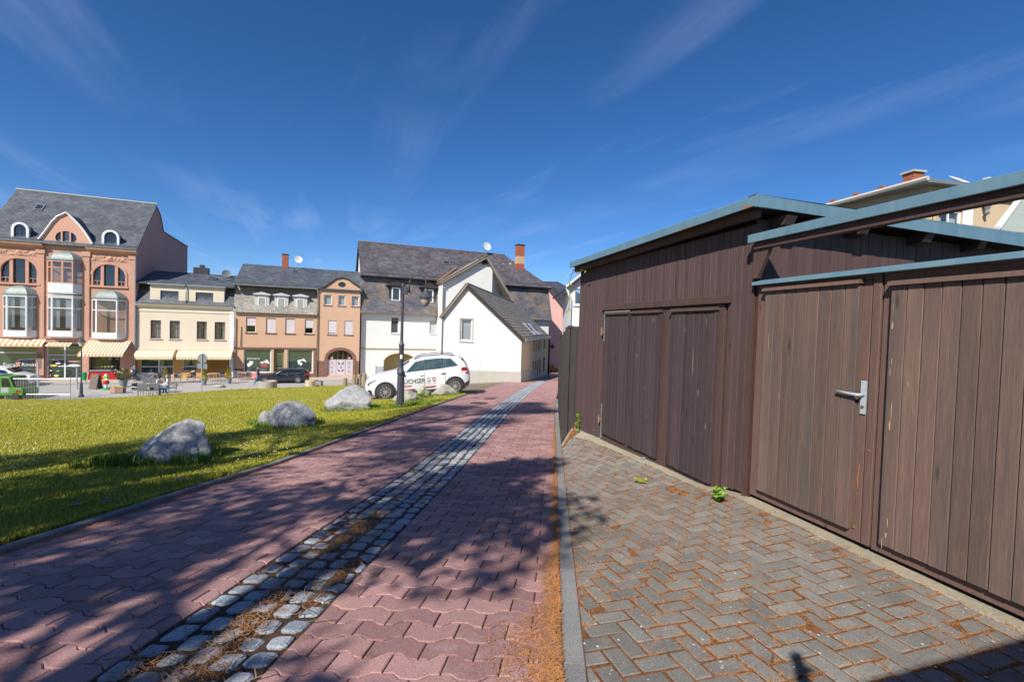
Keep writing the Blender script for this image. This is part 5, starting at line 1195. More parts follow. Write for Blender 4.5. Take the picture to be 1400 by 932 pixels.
mb = MB(); lp = arch_loop((ar[0], ar[1], -.3, ar[3]), 14, rise=1.0)
for i in range(len(lp)):
    a, b = lp[i], lp[(i + 1) % len(lp)]; mb.quad((a[0], .3, a[1]), (b[0], .3, b[1]), (b[0], 1.6, b[1]), (a[0], 1.6, a[1]))
n = mb.pts([(p[0], 1.6, p[1]) for p in lp]); mb.face(range(n, n + len(lp))); mb.build('archway_tunnel', M('ochre_tunnel', (.50, .40, .20), (.44, .35, .17), scale=1, rough=.9), wh)
mb = MB(); mb.tube([(p[0], -.02, p[1]) for p in lp[1:]], .07, 6); mb.build('arch_trim', MATS['ochre_band'], wh)
# mansard: steep lower slope wraps round the right end, hipped upper roof
roofq(wh, [(-.2, -.62, EW), (WW + .15, -.62, EW), (WW - .05, .35, MW), (-.2, .35, MW)], m_slateb, 'mansard')
roofq(wh, [(WW + .15, -.4, EW), (WW + .15, 12.4, EW), (WW - .05, 11.7, MW), (WW - .05, .35, MW)], m_slateb, 'mansard')
e = .35
roofq(wh, [(-.2, -.15, MW + .05), (WW + e, -.15, MW + .05), (RX, 6, RW), (-.2, 6, RW)], m_slater); roofq(wh, [(WW + e, -.15, MW + .05), (WW + e, 12.1, MW + .05), (RX, 6, RW)], m_slater); roofq(wh, [(-.2, 6, RW), (RX, 6, RW), (WW + e, 12.1, MW + .05), (-.2, 12.1, MW + .05)], m_slater)
mb = MB(); mb.tube([(-.2, 6, RW + .04), (RX, 6, RW + .04)], .07, 6); mb.build('ridge_cap', m_zincg, wh)
mb = MB(); mb.prism([(-.28, MW - .05), (-.10, MW - .05), (-.10, MW + .07), (-.30, MW + .06)], -.2, WW + e, axis=0); mb.build('gutter', m_soff, wh)
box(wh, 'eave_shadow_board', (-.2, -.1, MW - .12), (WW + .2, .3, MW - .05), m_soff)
snow_guard(wh, .2, WF.hit(600, 380)[0], .25, MW + .45); snow_guard(wh, WF.hit(705, 384)[0], WW, .25, MW + .45)
for p in ((535.6, 391, 547.4, 409), (580.5, 393.2, 592.7, 410.9)):
    r = WF.rect(*p, d=-.3); r = (r[0], r[1], 8.45, 10.0); dm = box(wh, 'dormer', (r[0] - .28, -.2, r[2] - .2), (r[1] + .28, 1.2, r[3] + .15), m_slater)
    win(dm, WF, r, m_wframe, d=-.26, nx=1, sill=False, inset=.13, cur=1 if p[0] < 560 else 2)
    box(dm, 'sill', (r[0] - .35, -.36, r[2] - .3), (r[1] + .35, -.1, r[2] - .201), m_zincg)
    mb = MB(); c_ = (r[0] + r[1]) / 2; mb.prism([(r[0] - .65, r[3] + .151), (r[1] + .65, r[3] + .151), (r[1] + .65, r[3] + .25), (c_, r[3] + .72), (r[0] - .65, r[3] + .25)], -.55, 1.4, axis=1); mb.build('pediment', m_soff, dm)
for px_, d_ in ((610, 3.2), (656, 4.5)):
    s_ = WF.hit(px_, 360, d_)[0]; hh = MW + .05 + (RW - MW) * (d_ + .15) / 6.15; skylight(wh, s_ - .45, s_ + .45, (d_ - .4, hh - .3), (d_ + .3, hh + .22))
polywall(wh, [(0, 0, -.6), (0, 0, EW), (0, .35, MW), (0, 6, RW - .1), (0, 12, EW), (0, 12, -.6)], m_white, 'gable_end'); polywall(wh, [(WW, 0, -1), (WW, 0, EW), (WW, 12, EW), (WW, 12, -1)], m_white, 'gable_end')
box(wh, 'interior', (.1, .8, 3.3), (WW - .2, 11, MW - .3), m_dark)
cc = WF.hit(710, 365, 3.5); ct = WF.hit(710, 336, 3.5)[1]; c0 = WF.hit(709, 379, 3.5)[1]; c1_ = WF.hit(710, 361, 3.5)[1]; c2_ = WF.hit(710, 351, 3.5)[1]
cq = box(wh, 'chimney', (cc[0] - .5, 3.0, c0 - 1.2), (cc[0] + .5, 3.9, c1_), m_rbrick); box(cq, 'chimney_band', (cc[0] - .5, 3.0, c1_ + .001), (cc[0] + .5, 3.9, c2_), m_ybrick); box(cq, 'chimney_head', (cc[0] - .5, 3.0, c2_ + .001), (cc[0] + .5, 3.9, ct), m_rbrick); box(cq, 'chimney_cap', (cc[0] - .56, 2.94, ct + .001), (cc[0] + .56, 3.96, ct + .12), m_soff); box(cq, 'flashing', (cc[0] - .7, 2.85, c0 - .35), (cc[0] + .7, 4.0, c0 - .18), m_zincg)
dd_ = WF.hit(665.5, 337, 5.5); dish(wh, (dd_[0], 5.5, dd_[1]), .58, m_dish)
pipe(wh, [(WF.hit(603, 460)[0], -.15, -.4), (WF.hit(603, 460)[0], -.15, EW)], .06)
for px_ in (687, 697): s_ = WF.hit(px_, 362, 4.3); box(wh, 'roof_vent', (s_[0] - .15, 4.1, s_[1] - .3), (s_[0] + .15, 4.4, s_[1] + .2), m_dish)
# ---- small yard gate post and notice beside the arch
yg = empty('yard_wicket', WF.w(WF.hit(518, 510)[0], -.8, -.4), WF.rz + .3, 'small grey metal wicket gate beside the white house archway', 'wicket')
mb = MB(); mb.box((-.45, 0, 0), (-.4, .05, 1.75)); mb.build('gate_stile', m_zincg, yg); mb = MB(); mb.box((.4, 0, 0), (.45, .05, 1.6)); mb.build('gate_stile', m_zincg, yg); mb = MB(); mb.box((-.398, .01, .1), (.398, .04, 1.55)); mb.build('gate_infill', M('pale_mesh', (.55, .58, .62), rough=.6), yg)

# ---------------------------------------------------------------- 5. white gabled annexe reaching towards the path
N0, N1 = at(604.6, 520, 31), at(711.4, 522.4, 31)
NF = Frame(N0, 90)
an = empty('white_gabled_annexe', N0, 0, 'white rendered gabled annexe with single window and brown tiled roof', 'house')
loc = lambda p: Vector(p) - N0
bk = at(748, 517, 50); BR = loc(bk); BL = Vector((-1.0, 19, 0)); wN = (N1 - N0).x
apx = NF.hit(638, 388.5); elh = NF.hit(606, 431)[1]; erh = NF.hit(713, 462)[1]
nw = NF.rect(629.5, 436, 645.5, 465.5)
panel('front_wall', an, [(0, -.4), (wN, -.4), (wN, erh), (apx[0], apx[1] - .1), (0, elh)], [rloop(nw)], m_white, rev=.2)
nwn = win(an, NF, nw, m_wframe, d=.08, nx=1, cur=1, sill=m_wframe, inset=.09)
mb = MB(); ring(mb, rloop((nw[0] - .08, nw[1] + .08, nw[2] - .05, nw[3] + .08)), .08, -.03, .0); mb.build('surround', m_plinth, nwn)
panel('plinth', an, [(NF.hit(640, 515)[0] - 1.6, -.4), (wN + .03, -.4), (wN + .03, NF.hit(712, 508)[1]), (NF.hit(640, 515)[0] - 1.6, NF.hit(640, 506)[1])], [], m_plinth, d=-.03, edge=.05)
r_ = random.Random(5)
for (px_, py_, w_) in ((648, 500, .22), (655, 499, .3), (660, 503, .2), (668, 498, .22), (694, 497, .25), (665, 495, .14), (634, 423, .16), (640, 420, .14)):      # flaked render
    for q in range(4):
        c = NF.hit(px_ + r_.uniform(-3, 3), py_ + r_.uniform(-2.5, 2.5)); s_ = w_ * r_.uniform(.2, .5); mb = MB()
        n = mb.pts([(c[0] + s_ * math.cos(a) * r_.uniform(.5, 1.2), -.003 - .0005 * q, c[1] + s_ * .5 * math.sin(a) * r_.uniform(.5, 1.2)) for a in rng(0, 5.6, 9)]); mb.face(range(n, n + 9)); mb.build('flaked_patch', m_patch, an)
# right side wall (towards the alley) with two storeys of slim windows
A_, B_ = Vector((wN, 0, 0)), BR.copy(); u = Vector((B_.x - A_.x, B_.y - A_.y, 0)); SLn = u.length; u.normalize(); SF = Frame(N0 + A_, math.degrees(math.atan2(u.x, u.y)))
sd = bpy.data.objects.new('side_wall', None)
erb = loc(at(750, 459.5, 50)).z; zb = BR.z
def sideP(s, h): return (A_.x + u.x * s, A_.y + u.y * s, h)
hs_ = []
for px0, px1, y0, y1 in ((729, 731, 466, 480), (732.5, 734, 465.5, 480), (735.5, 737, 465, 479), (738, 739.5, 464.5, 478), (742.8, 745.5, 464, 477), (728, 730, 494, 517), (731.2, 733, 493, 515), (734.3, 736, 492, 514), (737.3, 739, 490, 512), (742.3, 744.8, 488, 508)):
    a = SF.hit(px0, (y0 + y1) / 2); b = SF.hit(px1, (y0 + y1) / 2); z0 = SF.hit((px0 + px1) / 2, y1)[1]; z1 = SF.hit((px0 + px1) / 2, y0)[1]; hs_.append((a[0], b[0], z0, z1))
lo = lambda s: -.6 + (zb - .2) * s / SLn
sw_ = panel('side_wall', an, [(0, lo(0)), (SLn, lo(SLn)), (SLn, erb), (0, erh)], [rloop(r) for r in hs_], m_greige, rev=.25, tf=lambda x, y, z: tuple(Vector(sideP(x, z)) + Vector((-u.y, u.x, 0)) * y))
for k, r in enumerate(hs_):
    mb = MB(); q = Vector((-u.y, u.x, 0)) * .18
    mb.quad(*[tuple(Vector(sideP(x, z)) + q) for x, z in rloop(r)]); mb.build('window', m_curt if k < 5 else m_dframe, an)
panel('side_plinth', an, [(0, lo(0)), (SLn * .5, lo(SLn * .5)), (SLn * .5, lo(SLn * .5) + 1.6), (0, lo(0) + 1.55)], [], m_plinth, tf=lambda x, y, z: tuple(Vector(sideP(x, z)) - Vector((-u.y, u.x, 0)) * .02))
polywall(an, [(0, 0, -.5), (0, 0, elh), (BL.x, BL.y, elh), (BL.x, BL.y, -2)], m_white, 'left_wall')
# roof: tiles in real overlapping courses on the right slope
RDv = Vector((u.x, u.y, 0)); ap0 = Vector((apx[0], 0, apx[1])); apb = ap0 + RDv * 19 + Vector((0, 0, -.1)); oh = -.28
e0 = Vector((wN + .22, 0, erh - .14)); eb = Vector((BR.x + .25, BR.y, erb - .1))
mb = MB(); ncr = 17; fr0 = Vector((0, oh, 0))
nrm = (e0 - ap0).cross(RDv).normalized(); nrm = nrm if nrm.z > 0 else -nrm
for i in range(ncr):
    a, b = i / ncr, (i + 1.12) / ncr
    P0, P1 = ap0.lerp(e0, a) + fr0, ap0.lerp(e0, b) + fr0; Q0, Q1 = apb.lerp(eb, a), apb.lerp(eb, b); nc = 40
    for k in range(nc):
        f0, f1 = k / nc + .002, (k + 1) / nc - .002; lift = .035 + .012 * rnd.random()
        A0, A1, B0, B1 = P0.lerp(Q0, f0) + nrm * .01, P0.lerp(Q0, f1) + nrm * .01, P1.lerp(Q1, f0) + nrm * lift, P1.lerp(Q1, f1) + nrm * lift
        mb.quad(A0, A1, B1, B0); mb.quad(B0, B1, B1 - nrm * .04, B0 - nrm * .04)
o = mb.build('roof_tiles', m_tile, an); o['kind'] = 'stuff'
roofq(an, [tuple(ap0 + fr0), tuple(e0 + fr0), tuple(eb), tuple(apb)], m_soff, 'roof_deck', .14)
l0 = Vector((-.28, 0, elh - .18)); lb = l0 + Vector((-.8, 19, 0)); roofq(an, [tuple(ap0 + fr0), tuple(l0 + fr0), tuple(lb), tuple(apb)], m_tile, 'roof', .12)
mb = MB(); mb.tube([tuple(ap0 + fr0 + Vector((0, -.02, .06))), tuple(l0 + fr0 + Vector((0, -.02, .03)))], .03, 5); mb.build('verge_trim', M('ochre_verge', (.30, .21, .10), rough=.8), an)
mb = MB(); mb.tube([tuple(ap0 + Vector((0, 0, .05))), tuple(apb + Vector((0, 0, .05)))], .09, 6); mb.build('ridge_tiles', m_tile, an)
mb = MB(); mb.tube([tuple(e0 + fr0 + Vector((.05, 0, -.02))), tuple(eb + Vector((.05, 0, -.02)))], .075, 6); mb.build('gutter', m_zincg, an)
def onroof(a, f): return (ap0.lerp(e0, a) + fr0).lerp(apb.lerp(eb, a), f) + nrm * .09
for f0, f1 in ((.40, .50), (.56, .70)):
    mb = MB(); q = [onroof(.66, f0), onroof(.66, f1), onroof(.92, f1), onroof(.92, f0)]; c_ = sum(q, Vector()) / 4; n0 = mb.pts(q); n1 = mb.pts([c_ + (p - c_) * .7 for p in q]); n2 = mb.pts([p - nrm * .1 for p in q])
    for k in range(4): j = (k + 1) % 4; mb.face([n0 + k, n0 + j, n1 + j, n1 + k]); mb.face([n0 + k, n0 + j, n2 + j, n2 + k])
    o = mb.build('skylight', M('pale_alu', (.6, .62, .64), rough=.4, metal=.4), an); mb = MB(); mb.quad(*[c_ + (p - c_) * .7 - nrm * .01 for p in q]); mb.build('pane', MATS['roof_glass'], o)
mb = MB()
for k in range(40):
    f0 = k / 40; p = onroof(.95, .05 + .9 * f0); mb.tube([tuple(p - nrm * .08), tuple(p + nrm * .06)], .015, 4)
mb.tube([tuple(onroof(.95, .05) + nrm * .05), tuple(onroof(.95, .95) + nrm * .05)], .025, 4); mb.build('snow_guard', MATS['guard_metal'], an)
pipe(an, [tuple(eb + Vector((.05, 0, -.05))), tuple(BR + Vector((.12, -.1, erb - BR.z - .5))), tuple(BR + Vector((.12, -.1, -.2)))], .08, M('dark_pipe', (.06, .05, .05), rough=.6))

# ---------------------------------------------------------------- 6. taller gabled wing between annexe and mansard house
UF = Frame(at(606, 515, 50.3), 68)
uw = empty('tall_gabled_wing', UF.O, UF.rz, 'taller white gabled wing rising behind the annexe roof', 'house')
ua = UF.hit(666, 349.5); ul = UF.hit(604, 384.5); ur = UF.hit(722.5, 444); uc = UF.hit(674.5, 400)[0]; ue = UF.hit(607, 390)
def roofz(t): return ua[1] + (ul[1] - ua[1]) * (t - ua[0]) / (ul[0] - ua[0]) if t < ua[0] else ua[1] + (ur[1] - ua[1]) * (t - ua[0]) / (ur[0] - ua[0])
panel('front_wall', uw, [(ue[0], -.5), (uc, -.5), (uc, roofz(uc) - .25), (ua[0], ua[1] - .25), (ue[0], roofz(ue[0]) - .2)], [], m_white, d=.5, edge=.2)
cv = Vector((math.sin(RD(25)), math.cos(RD(25)), 0)); ce = cv.dot(UF.e), cv.dot(UF.n); L_ = 3.6
polywall(uw, [(uc, .5, -.5), (uc + ce[0] * L_, .5 + ce[1] * L_, -.5), (uc + ce[0] * L_, .5 + ce[1] * L_, roofz(uc + ce[0] * L_) - .25), (uc, .5, roofz(uc) - .25)], m_white, 'angled_wall')
polywall(uw, [(ue[0], .5, -.5), (ue[0], .5, ul[1]), (ue[0], 3, ul[1]), (ue[0], 3, -.5)], m_white, 'left_wall')
roofq(uw, [(ul[0], 0, ul[1]), (ua[0], 0, ua[1]), (ua[0], 11, ua[1]), (ul[0], 11, ul[1])], m_tile, 'roof', .22); roofq(uw, [(ua[0], 0, ua[1]), (ur[0], 0, ur[1]), (ur[0], 11, ur[1]), (ua[0], 11, ua[1])], m_tile, 'roof', .22)
mb = MB(); mb.tube([(ul[0], -.03, ul[1] + .05), (ua[0], -.03, ua[1] + .05)], .04, 5); mb.build('verge_trim', MATS['ochre_verge'], uw)
mb = MB(); mb.prism([(ul[0] + .1, ul[1] - .30), (ua[0], ua[1] - .32), (ur[0] - .1, ur[1] - .1), (ur[0] - .1, ur[1] + .0), (ua[0], ua[1] - .2), (ul[0] + .1, ul[1] - .2)], .02, .06, axis=1); mb.build('barge_board', m_soff, uw)
box(uw, 'gable_board', (ua[0] - .5, .3, ua[1] - .95), (ua[0] + .35, .34, ua[1] - .5), m_soff)
pipe(uw, [(ul[0] + .1, -.1, ul[1] - .12), (ul[0] + .3, .3, ul[1] - .5), (ul[0] + .3, .35, 1)], .07)
o_ = UF.hit(600, 380); mb = MB(); mb.tube([(ul[0] - .05, 2.2, ul[1] + .15), (ua[0] - 2.2, 5.2, ua[1] - .9)], .05, 5); mb.build('valley_flashing', M('orange_flashing', (.62, .30, .06), rough=.7), uw)
# ---------------------------------------------------------------- 7. houses at the end of the alley and on the right
RF = Frame(at(744, 511, 66), 84)
rh = empty('rose_alley_house', RF.O, RF.rz, 'pale pink house with violet slate roof at the end of the alley', 'house')
m_rose = M('rose_pink', (.70, .41, .37), (.65, .37, .34), scale=.8, rough=.9)
q0 = RF.hit(752, 398); q1 = RF.hit(772, 424); rw_ = RF.rect(767, 462, 770.5, 478)
zb_ = RF.hit(760, 520)[1] - 2
panel('front_wall', rh, [(-1.0, zb_), (9, zb_), (9, q1[1] - 4), (q1[0], q1[1]), (q0[0], q0[1]), (-1.0, q0[1] + 1.2)], [rloop(rw_)], m_rose, rev=.2)
win(rh, RF, rw_, m_wframe, d=.1, nx=2, tr=.5, sill=m_brownst); mb = MB(); ring(mb, rloop((rw_[0] - .2, rw_[1] + .2, rw_[2] - .1, rw_[3] + .25)), .16, -.04, 0); mb.build('window_surround', m_rbrick, rh)
roofq(rh, [(q0[0] - 1.2, -.35, q0[1] + 1.35), (q1[0] + 4, -.35, q1[1] - 4.6), (q1[0] + 8, 9, q1[1] + 1.5), (q0[0] + 3, 9, q0[1] + 2.4)], m_slater)
box(rh, 'brick_plinth', (RF.hit(748, 505)[0], -.1, zb_), (RF.hit(757, 505)[0], -.01, RF.hit(752, 498.5)[1]), M('orange_brick', (.60, .19, .06), rough=.85)); box(rh, 'brick_step', (RF.hit(757, 505)[0] + .01, -.1, zb_), (RF.hit(763.5, 505)[0], -.01, RF.hit(760, 503)[1]), MATS['orange_brick'])
polywall(rh, [(-1, 0, zb_), (-1, 0, q0[1]), (-1, 9, q0[1]), (-1, 9, zb_)], m_rose, 'side_wall')
lp_ = RF.hit(755, 474, -.5); mb = MB(); mb.lathe([(.03, .45), (.1, .3), (.32, .1), (.34, .06), (.2, -.15), (.08, -.25)], 10, c=(lp_[0], -.55, lp_[1])); o = mb.build('wall_lantern', m_dframe, rh); mb = MB(); mb.tube([(lp_[0], -.55, lp_[1] + .4), (lp_[0], -.3, lp_[1] + .6), (lp_[0], 0, lp_[1] + .5)], .03, 5); mb.build('lantern_bracket', m_dframe, o)
VF = Frame(at(776.5, 500, 26), 90)
vh = empty('white_garden_house', VF.O, VF.rz, 'white house corner with grey downpipe rising behind the plank fence', 'house')
va = VF.hit(776, 390); vw = VF.rect(786, 394.5, 797, 416.5)
panel('front_wall', vh, [(0, -2), (9, -2), (9, va[1] + 1.0), (1.15, va[1] + 1.0), (0, va[1])], [rloop(vw)], m_white, rev=.2)
win(vh, VF, vw, m_wframe, d=.1, nx=1, sill=m_wframe); polywall(vh, [(0, 0, -2), (0, 0, va[1]), (.6, 9, va[1]), (.6, 9, -2)], m_white, 'side_wall')
roofq(vh, [(-.25, -.3, va[1] - .12), (1.15, -.3, va[1] + 1.1), (1.15, 9, va[1] + 1.1), (-.25, 9, va[1] - .12)], m_slate, th=.12); roofq(vh, [(1.15, -.3, va[1] + 1.1), (9.2, -.3, va[1] + 1.1), (9.2, 9, va[1] + 1.1), (1.15, 9, va[1] + 1.1)], m_slate, th=.12)
mb = MB(); mb.tube([(-.28, -.36, va[1] - .12), (1.15, -.36, va[1] + 1.12)], .06, 5); mb.build('verge_board', m_wframe, vh)
pipe(vh, [(-.25, -.2, va[1] - .15), (.02, -.1, va[1] - .8), (.02, -.1, -2)], .07, M('pale_pipe', (.5, .56, .6), rough=.5))
# house on the right behind the garages
HF = Frame((16.2, 18.0, 0), 80)
bh = empty('beige_garden_house', HF.O, HF.rz, 'beige house with brick chimney and white framed window above the garages', 'house')
ht = HF.hit(1252, 247)[1]; hw = HF.rect(1283, 286, 1316, 312); m_beige = M('beige_render', (.56, .42, .27), (.52, .39, .25), scale=.7, rough=.9, fine=.06)
panel('front_wall', bh, [(0, -1), (11, -1), (11, ht), (0, ht)], [rloop(hw)], m_beige, rev=.15)
win(bh, HF, hw, m_wframe, d=.08, nx=2, cur=2, inset=.1, sill=m_sill)
box(bh, 'window_side_panel', (hw[1] - .02, -.04, hw[2] - .1), (hw[1] + .45, -.001, hw[3] + .2), m_wframe)
polywall(bh, [(0, 0, -1), (0, 0, ht), (-.6, 7, ht), (-.6, 7, -1)], M('beige_side_shade', (.33, .28, .23), (.28, .24, .2), scale=.8, rough=.9), 'side_wall')  # side render darker than the front, its shade put into the colour
roofq(bh, [(-.45, -.4, ht - .02), (12, -.4, ht - .02), (12, 7, ht + .25), (-1.0, 7, ht + .25)], m_zincg, 'roof', .14)
mb = MB(); mb.tube([(-.5, -.35, ht + .0), (-1.15, 7.2, ht + .02)], .10, 6); mb.build('eave_trim', m_sill, bh)
for k in range(7): p = Vector((-.5, -.35, 0)).lerp(Vector((-1.15, 7.2, 0)), (k + .6) / 7); box(bh, 'ridge_hook', (p.x - .06, p.y - .12, ht + .1), (p.x + .06, p.y + .12, ht + .2), m_rbrick)
cx_ = -.1; ck = HF.hit(1250, 236, 1.2)[1]; xk = HF.hit(1249, 245, 1.2)[0]; q = box(bh, 'chimney', (xk - .26, 1.0, ht), (xk + .26, 1.45, ck - .05), m_rbrick); box(q, 'chimney_cap', (xk - .33, .93, ck - .049), (xk + .33, 1.52, ck + .03), m_plinth); box(q, 'chimney_hood', (xk - .1, 1.1, ck + .031), (xk + .15, 1.35, ck + .11), m_dframe)
dd_ = HF.hit(1313, 250, .8); dish(bh, (dd_[0], .8, dd_[1]), .5, m_dish, face=(.1, -.6, .8)); dd_ = HF.hit(1351, 245, .8); box(bh, 'roof_vent', (dd_[0] - .15, .7, dd_[1] - .15), (dd_[0] + .15, .9, dd_[1] + .05), m_dish)
ll = HF.hit(1349, 284, -.15); mb = MB(); mb.lathe([(.02, .25), (.16, .2), (.05, -.1), (.09, -.2), (.03, -.3)], 8, c=(ll[0], -.18, ll[1])); mb.build('wall_lamp', m_zincg, bh)
pipe(bh, [(.25, -.08, ht - .3), (.25, -.08, 0)], .06, M('mustard_pipe', (.42, .32, .1), rough=.6))
box(bh, 'lower_side_strip', (hw[0] - 1.6, -.03, hw[2] - .9), (hw[0] - .5, -.001, hw[2] + .4), m_beige)
# green-grey lean-to roof at the picture edge
JF = Frame((15.6, 12.2, 0), 80)
jh = empty('lean_to_shed', JF.O, JF.rz, 'pale walled lean-to with grey green panel roof and red gutter', 'shed')
j0 = JF.hit(1322, 315); j1 = JF.hit(1400, 304)
jx = JF.hit(1362, 309)[0]; jt_ = JF.hit(1397, 268, 1.5)
box(jh, 'wall', (j0[0] - .5, .3, -1), (j0[0] + 7, 3.2, j0[1] - .1), M('cool_white', (.55, .57, .60), rough=.9))
roofq(jh, [(jx, 0, j0[1] + .05), (jx + 6, 0, j0[1] + .05), (jx + 6.8, 1.5, jt_[1]), (jt_[0], 1.5, jt_[1])], M('green_panel', (.30, .34, .29), (.26, .30, .26), scale=3, rough=.7, stretch=(.3, 4, 4)), 'roof', .08)
mb = MB(); mb.tube([(jx, -.02, j0[1] + .1), (jt_[0], 1.48, jt_[1] + .05)], .07, 5); mb.build('verge_board', m_wframe, jh)
mb = MB(); mb.tube([(j0[0] - .6, -.05, j0[1] - .02), (j0[0] + 7, -.05, j0[1] - .02)], .07, 6); mb.build('gutter', M('red_gutter', (.30, .10, .07), rough=.6), jh)
box(jh, 'air_brick', (JF.hit(1377, 315)[0] - .14, .26, j0[1] - .35), (JF.hit(1377, 315)[0] + .14, .299, j0[1] - .2), m_dframe)
# ================================================================== vehicles
m_carw = M('white_car_paint', (.74, .75, .77), rough=.22, spec=.6, fine=.01)
m_carb = M('black_car_paint', (.018, .020, .028), rough=.12, spec=.8, fine=.02)
m_green = M('green_paint', (.10, .26, .045), (.075, .2, .04), scale=3, rough=.45, fine=.12)
m_trim = M('black_plastic', (.025, .025, .027), rough=.6)
m_tyre = M('tyre_rubber', (.05, .05, .05), rough=.9)
m_alloy = M('alloy_rim', (.62, .63, .65), rough=.3, metal=.7)
m_cglass = M('car_glass', (.03, .055, .06), (.06, .10, .10), scale=2.5, rough=.04, spec=1.0, fine=.2, fscale=5)
m_cglassd = M('car_glass_dark', (.012, .016, .02), rough=.04, spec=1.0)
m_tail = M('tail_light', (.38, .015, .012), rough=.15); m_head = M('head_light', (.35, .38, .42), rough=.08, spec=.9)
m_redl = M('red_print', (.62, .04, .04), rough=.5); m_blackl = M('dark_print', (.05, .05, .055), rough=.5); m_greyl = M('grey_print', (.35, .38, .4), rough=.5)
def interp(st, x):
    for a, b in zip(st, st[1:]):
        if x <= b[0]:
            k = max(0, (x - a[0]) / (b[0] - a[0])); return [p + (q - p) * k for p, q in zip(a, b)]
    return list(st[-1])
def ringpts(s):
    x, zs, zb, zr, hw, wr = s
    return [(hw * .84, zs), (hw * .96, zs + .05), (hw, (zs + zb) * .5), (hw * .992, zb - .10), (hw * .955, zb), (wr, zr - .055), (wr * .9, zr - .012), (wr * .5, zr + .012), (0, zr + .018)]
def car(name, st, paint, label, cat, wheels, wr=.33, glassm=None, side_glass=(), screens=(), sc=1.0, hw=.9, flip=1):
    root = empty(name, (0, 0, 0), 0, label, cat)
    S2 = []
    for a, b in zip(st, st[1:]):
        for k in range(3): S2.append([p + (q - p) * k / 3 for p, q in zip(a, b)])
    S2.append(list(st[-1])); mb = MB(); rr = []
    for s in S2:
        P = ringpts(s); ring_ = [(s[0], -y, z) for y, z in P] + [(s[0], y, z) for y, z in P[-2::-1]]; rr.append(mb.pts(ring_))
    n = len(ring_)
    for a, b in zip(rr, rr[1:]):
        for k in range(n - 1): mb.face([a + k, a + k + 1, b + k + 1, b + k])
        mb.face([a + n - 1, a, b, b + n - 1])
    mb.face([rr[0] + k for k in range(n)]); mb.face([rr[-1] + k for k in range(n)][::-1])
    body = mb.build('body', paint, root); smooth_angle(body, 38)
    def sp(x, f, side, off):
        P = ringpts(interp(st, x)); a, b = P[4], P[5]; y = a[0] + (b[0] - a[0]) * f; z = a[1] + (b[1] - a[1]) * f
        nx, nz = (b[1] - a[1]), -(b[0] - a[0]); l = math.hypot(nx, nz) or 1
        return (x, side * (y + off * nx / l), z + off * nz / l)
    for side in (-1, 1):
        for (xl0, xl1, xu0, xu1, f0, f1) in side_glass:
            mb = MB(); K = 6; lo = mb.pts([sp(xl0 + (xl1 - xl0) * k / K, f0, side, .006) for k in range(K + 1)]); up = mb.pts([sp(xu0 + (xu1 - xu0) * k / K, f1, side, .006) for k in range(K + 1)])
            for k in range(K): mb.face([lo + k, lo + k + 1, up + k + 1, up + k])
            mb.build('side_window', glassm, root, smooth=True)
    for (x0, x1, nm) in screens:
        mb = MB(); K = 5; rows = []
        for k in range(K + 1):
            x = x0 + (x1 - x0) * k / K; P = ringpts(interp(st, x)); q = [(-P[5][0] * .97, P[5][1]), (-P[6][0], P[6][1]), (-P[7][0], P[7][1]), (0, P[8][1]), (P[7][0], P[7][1]), (P[6][0], P[6][1]), (P[5][0] * .97, P[5][1])]; rows.append(mb.pts([(x, y, z + .012) for y, z in q]))
        for a, b in zip(rows, rows[1:]):
            for k in range(6): mb.face([a + k, a + k + 1, b + k + 1, b + k])
        mb.build(nm, glassm, root, smooth=True)
    for x in wheels:
        for side in (-1, 1):
            yy = hw * side
            mb = MB(); lp = [(x + (wr + .07) * math.cos(a), wr + (wr + .07) * math.sin(a)) for a in rng(-.35, math.pi + .35, 18)]
            mb.prism(lp, yy - .02 * side, yy + .006 * side, axis=1); mb.build('wheel_arch', m_trim, root)  # black disc: arch trim, plus the painted shade of an uncut wheel well
            mb = MB(); prof = [(wr * .62, -.09), (wr * .93, -.10), (wr, -.06), (wr, .06), (wr * .93, .10), (wr * .62, .09)]
            Tm = Matrix.Translation((x, yy - .075 * side, wr)) @ Matrix.Rotation(math.pi / 2, 4, 'X'); mb.lathe(prof, 26, cap=False); mb.v = [tuple(Tm @ Vector(v)) for v in mb.v]; wl = mb.build('wheel', m_tyre, root, smooth=True)
            mb = MB(); yo = yy + .012 * side
            for k in range(10):
                a = 2 * math.pi * k / 10; r0, r1, w0, w1 = wr * .16, wr * .63, .07, .035
                mb.prism([(x + r0 * math.cos(a - w0 * 3), wr + r0 * math.sin(a - w0 * 3)), (x + r1 * math.cos(a - w1 * 2.2), wr + r1 * math.sin(a - w1 * 2.2)), (x + r1 * math.cos(a + w1 * 2.2), wr + r1 * math.sin(a + w1 * 2.2)), (x + r0 * math.cos(a + w0 * 3), wr + r0 * math.sin(a + w0 * 3))], yo - .03 * side, yo, axis=1)
            lp = [(x + wr * .2 * math.cos(a), wr + wr * .2 * math.sin(a)) for a in rng(0, 5.7, 12)]; mb.prism(lp, yo - .03 * side, yo + .004 * side, axis=1)
            lo = [(x + wr * .64 * math.cos(a), wr + wr * .64 * math.sin(a)) for a in rng(0, 2 * math.pi - .22, 28)]; ring(mb, lo, .028, yo - .002 * side, yo - .03 * side); mb.build('rim', m_alloy, wl)
            mb = MB(); lo = [(x + wr * .6 * math.cos(a), wr + wr * .6 * math.sin(a)) for a in rng(0, 2 * math.pi - .22, 24)]; n0 = mb.pts([(p[0], yo - .045 * side, p[1]) for p in lo]); mb.face(range(n0, n0 + 24)); mb.build('brake_shadow', m_trim, wl)
    return root
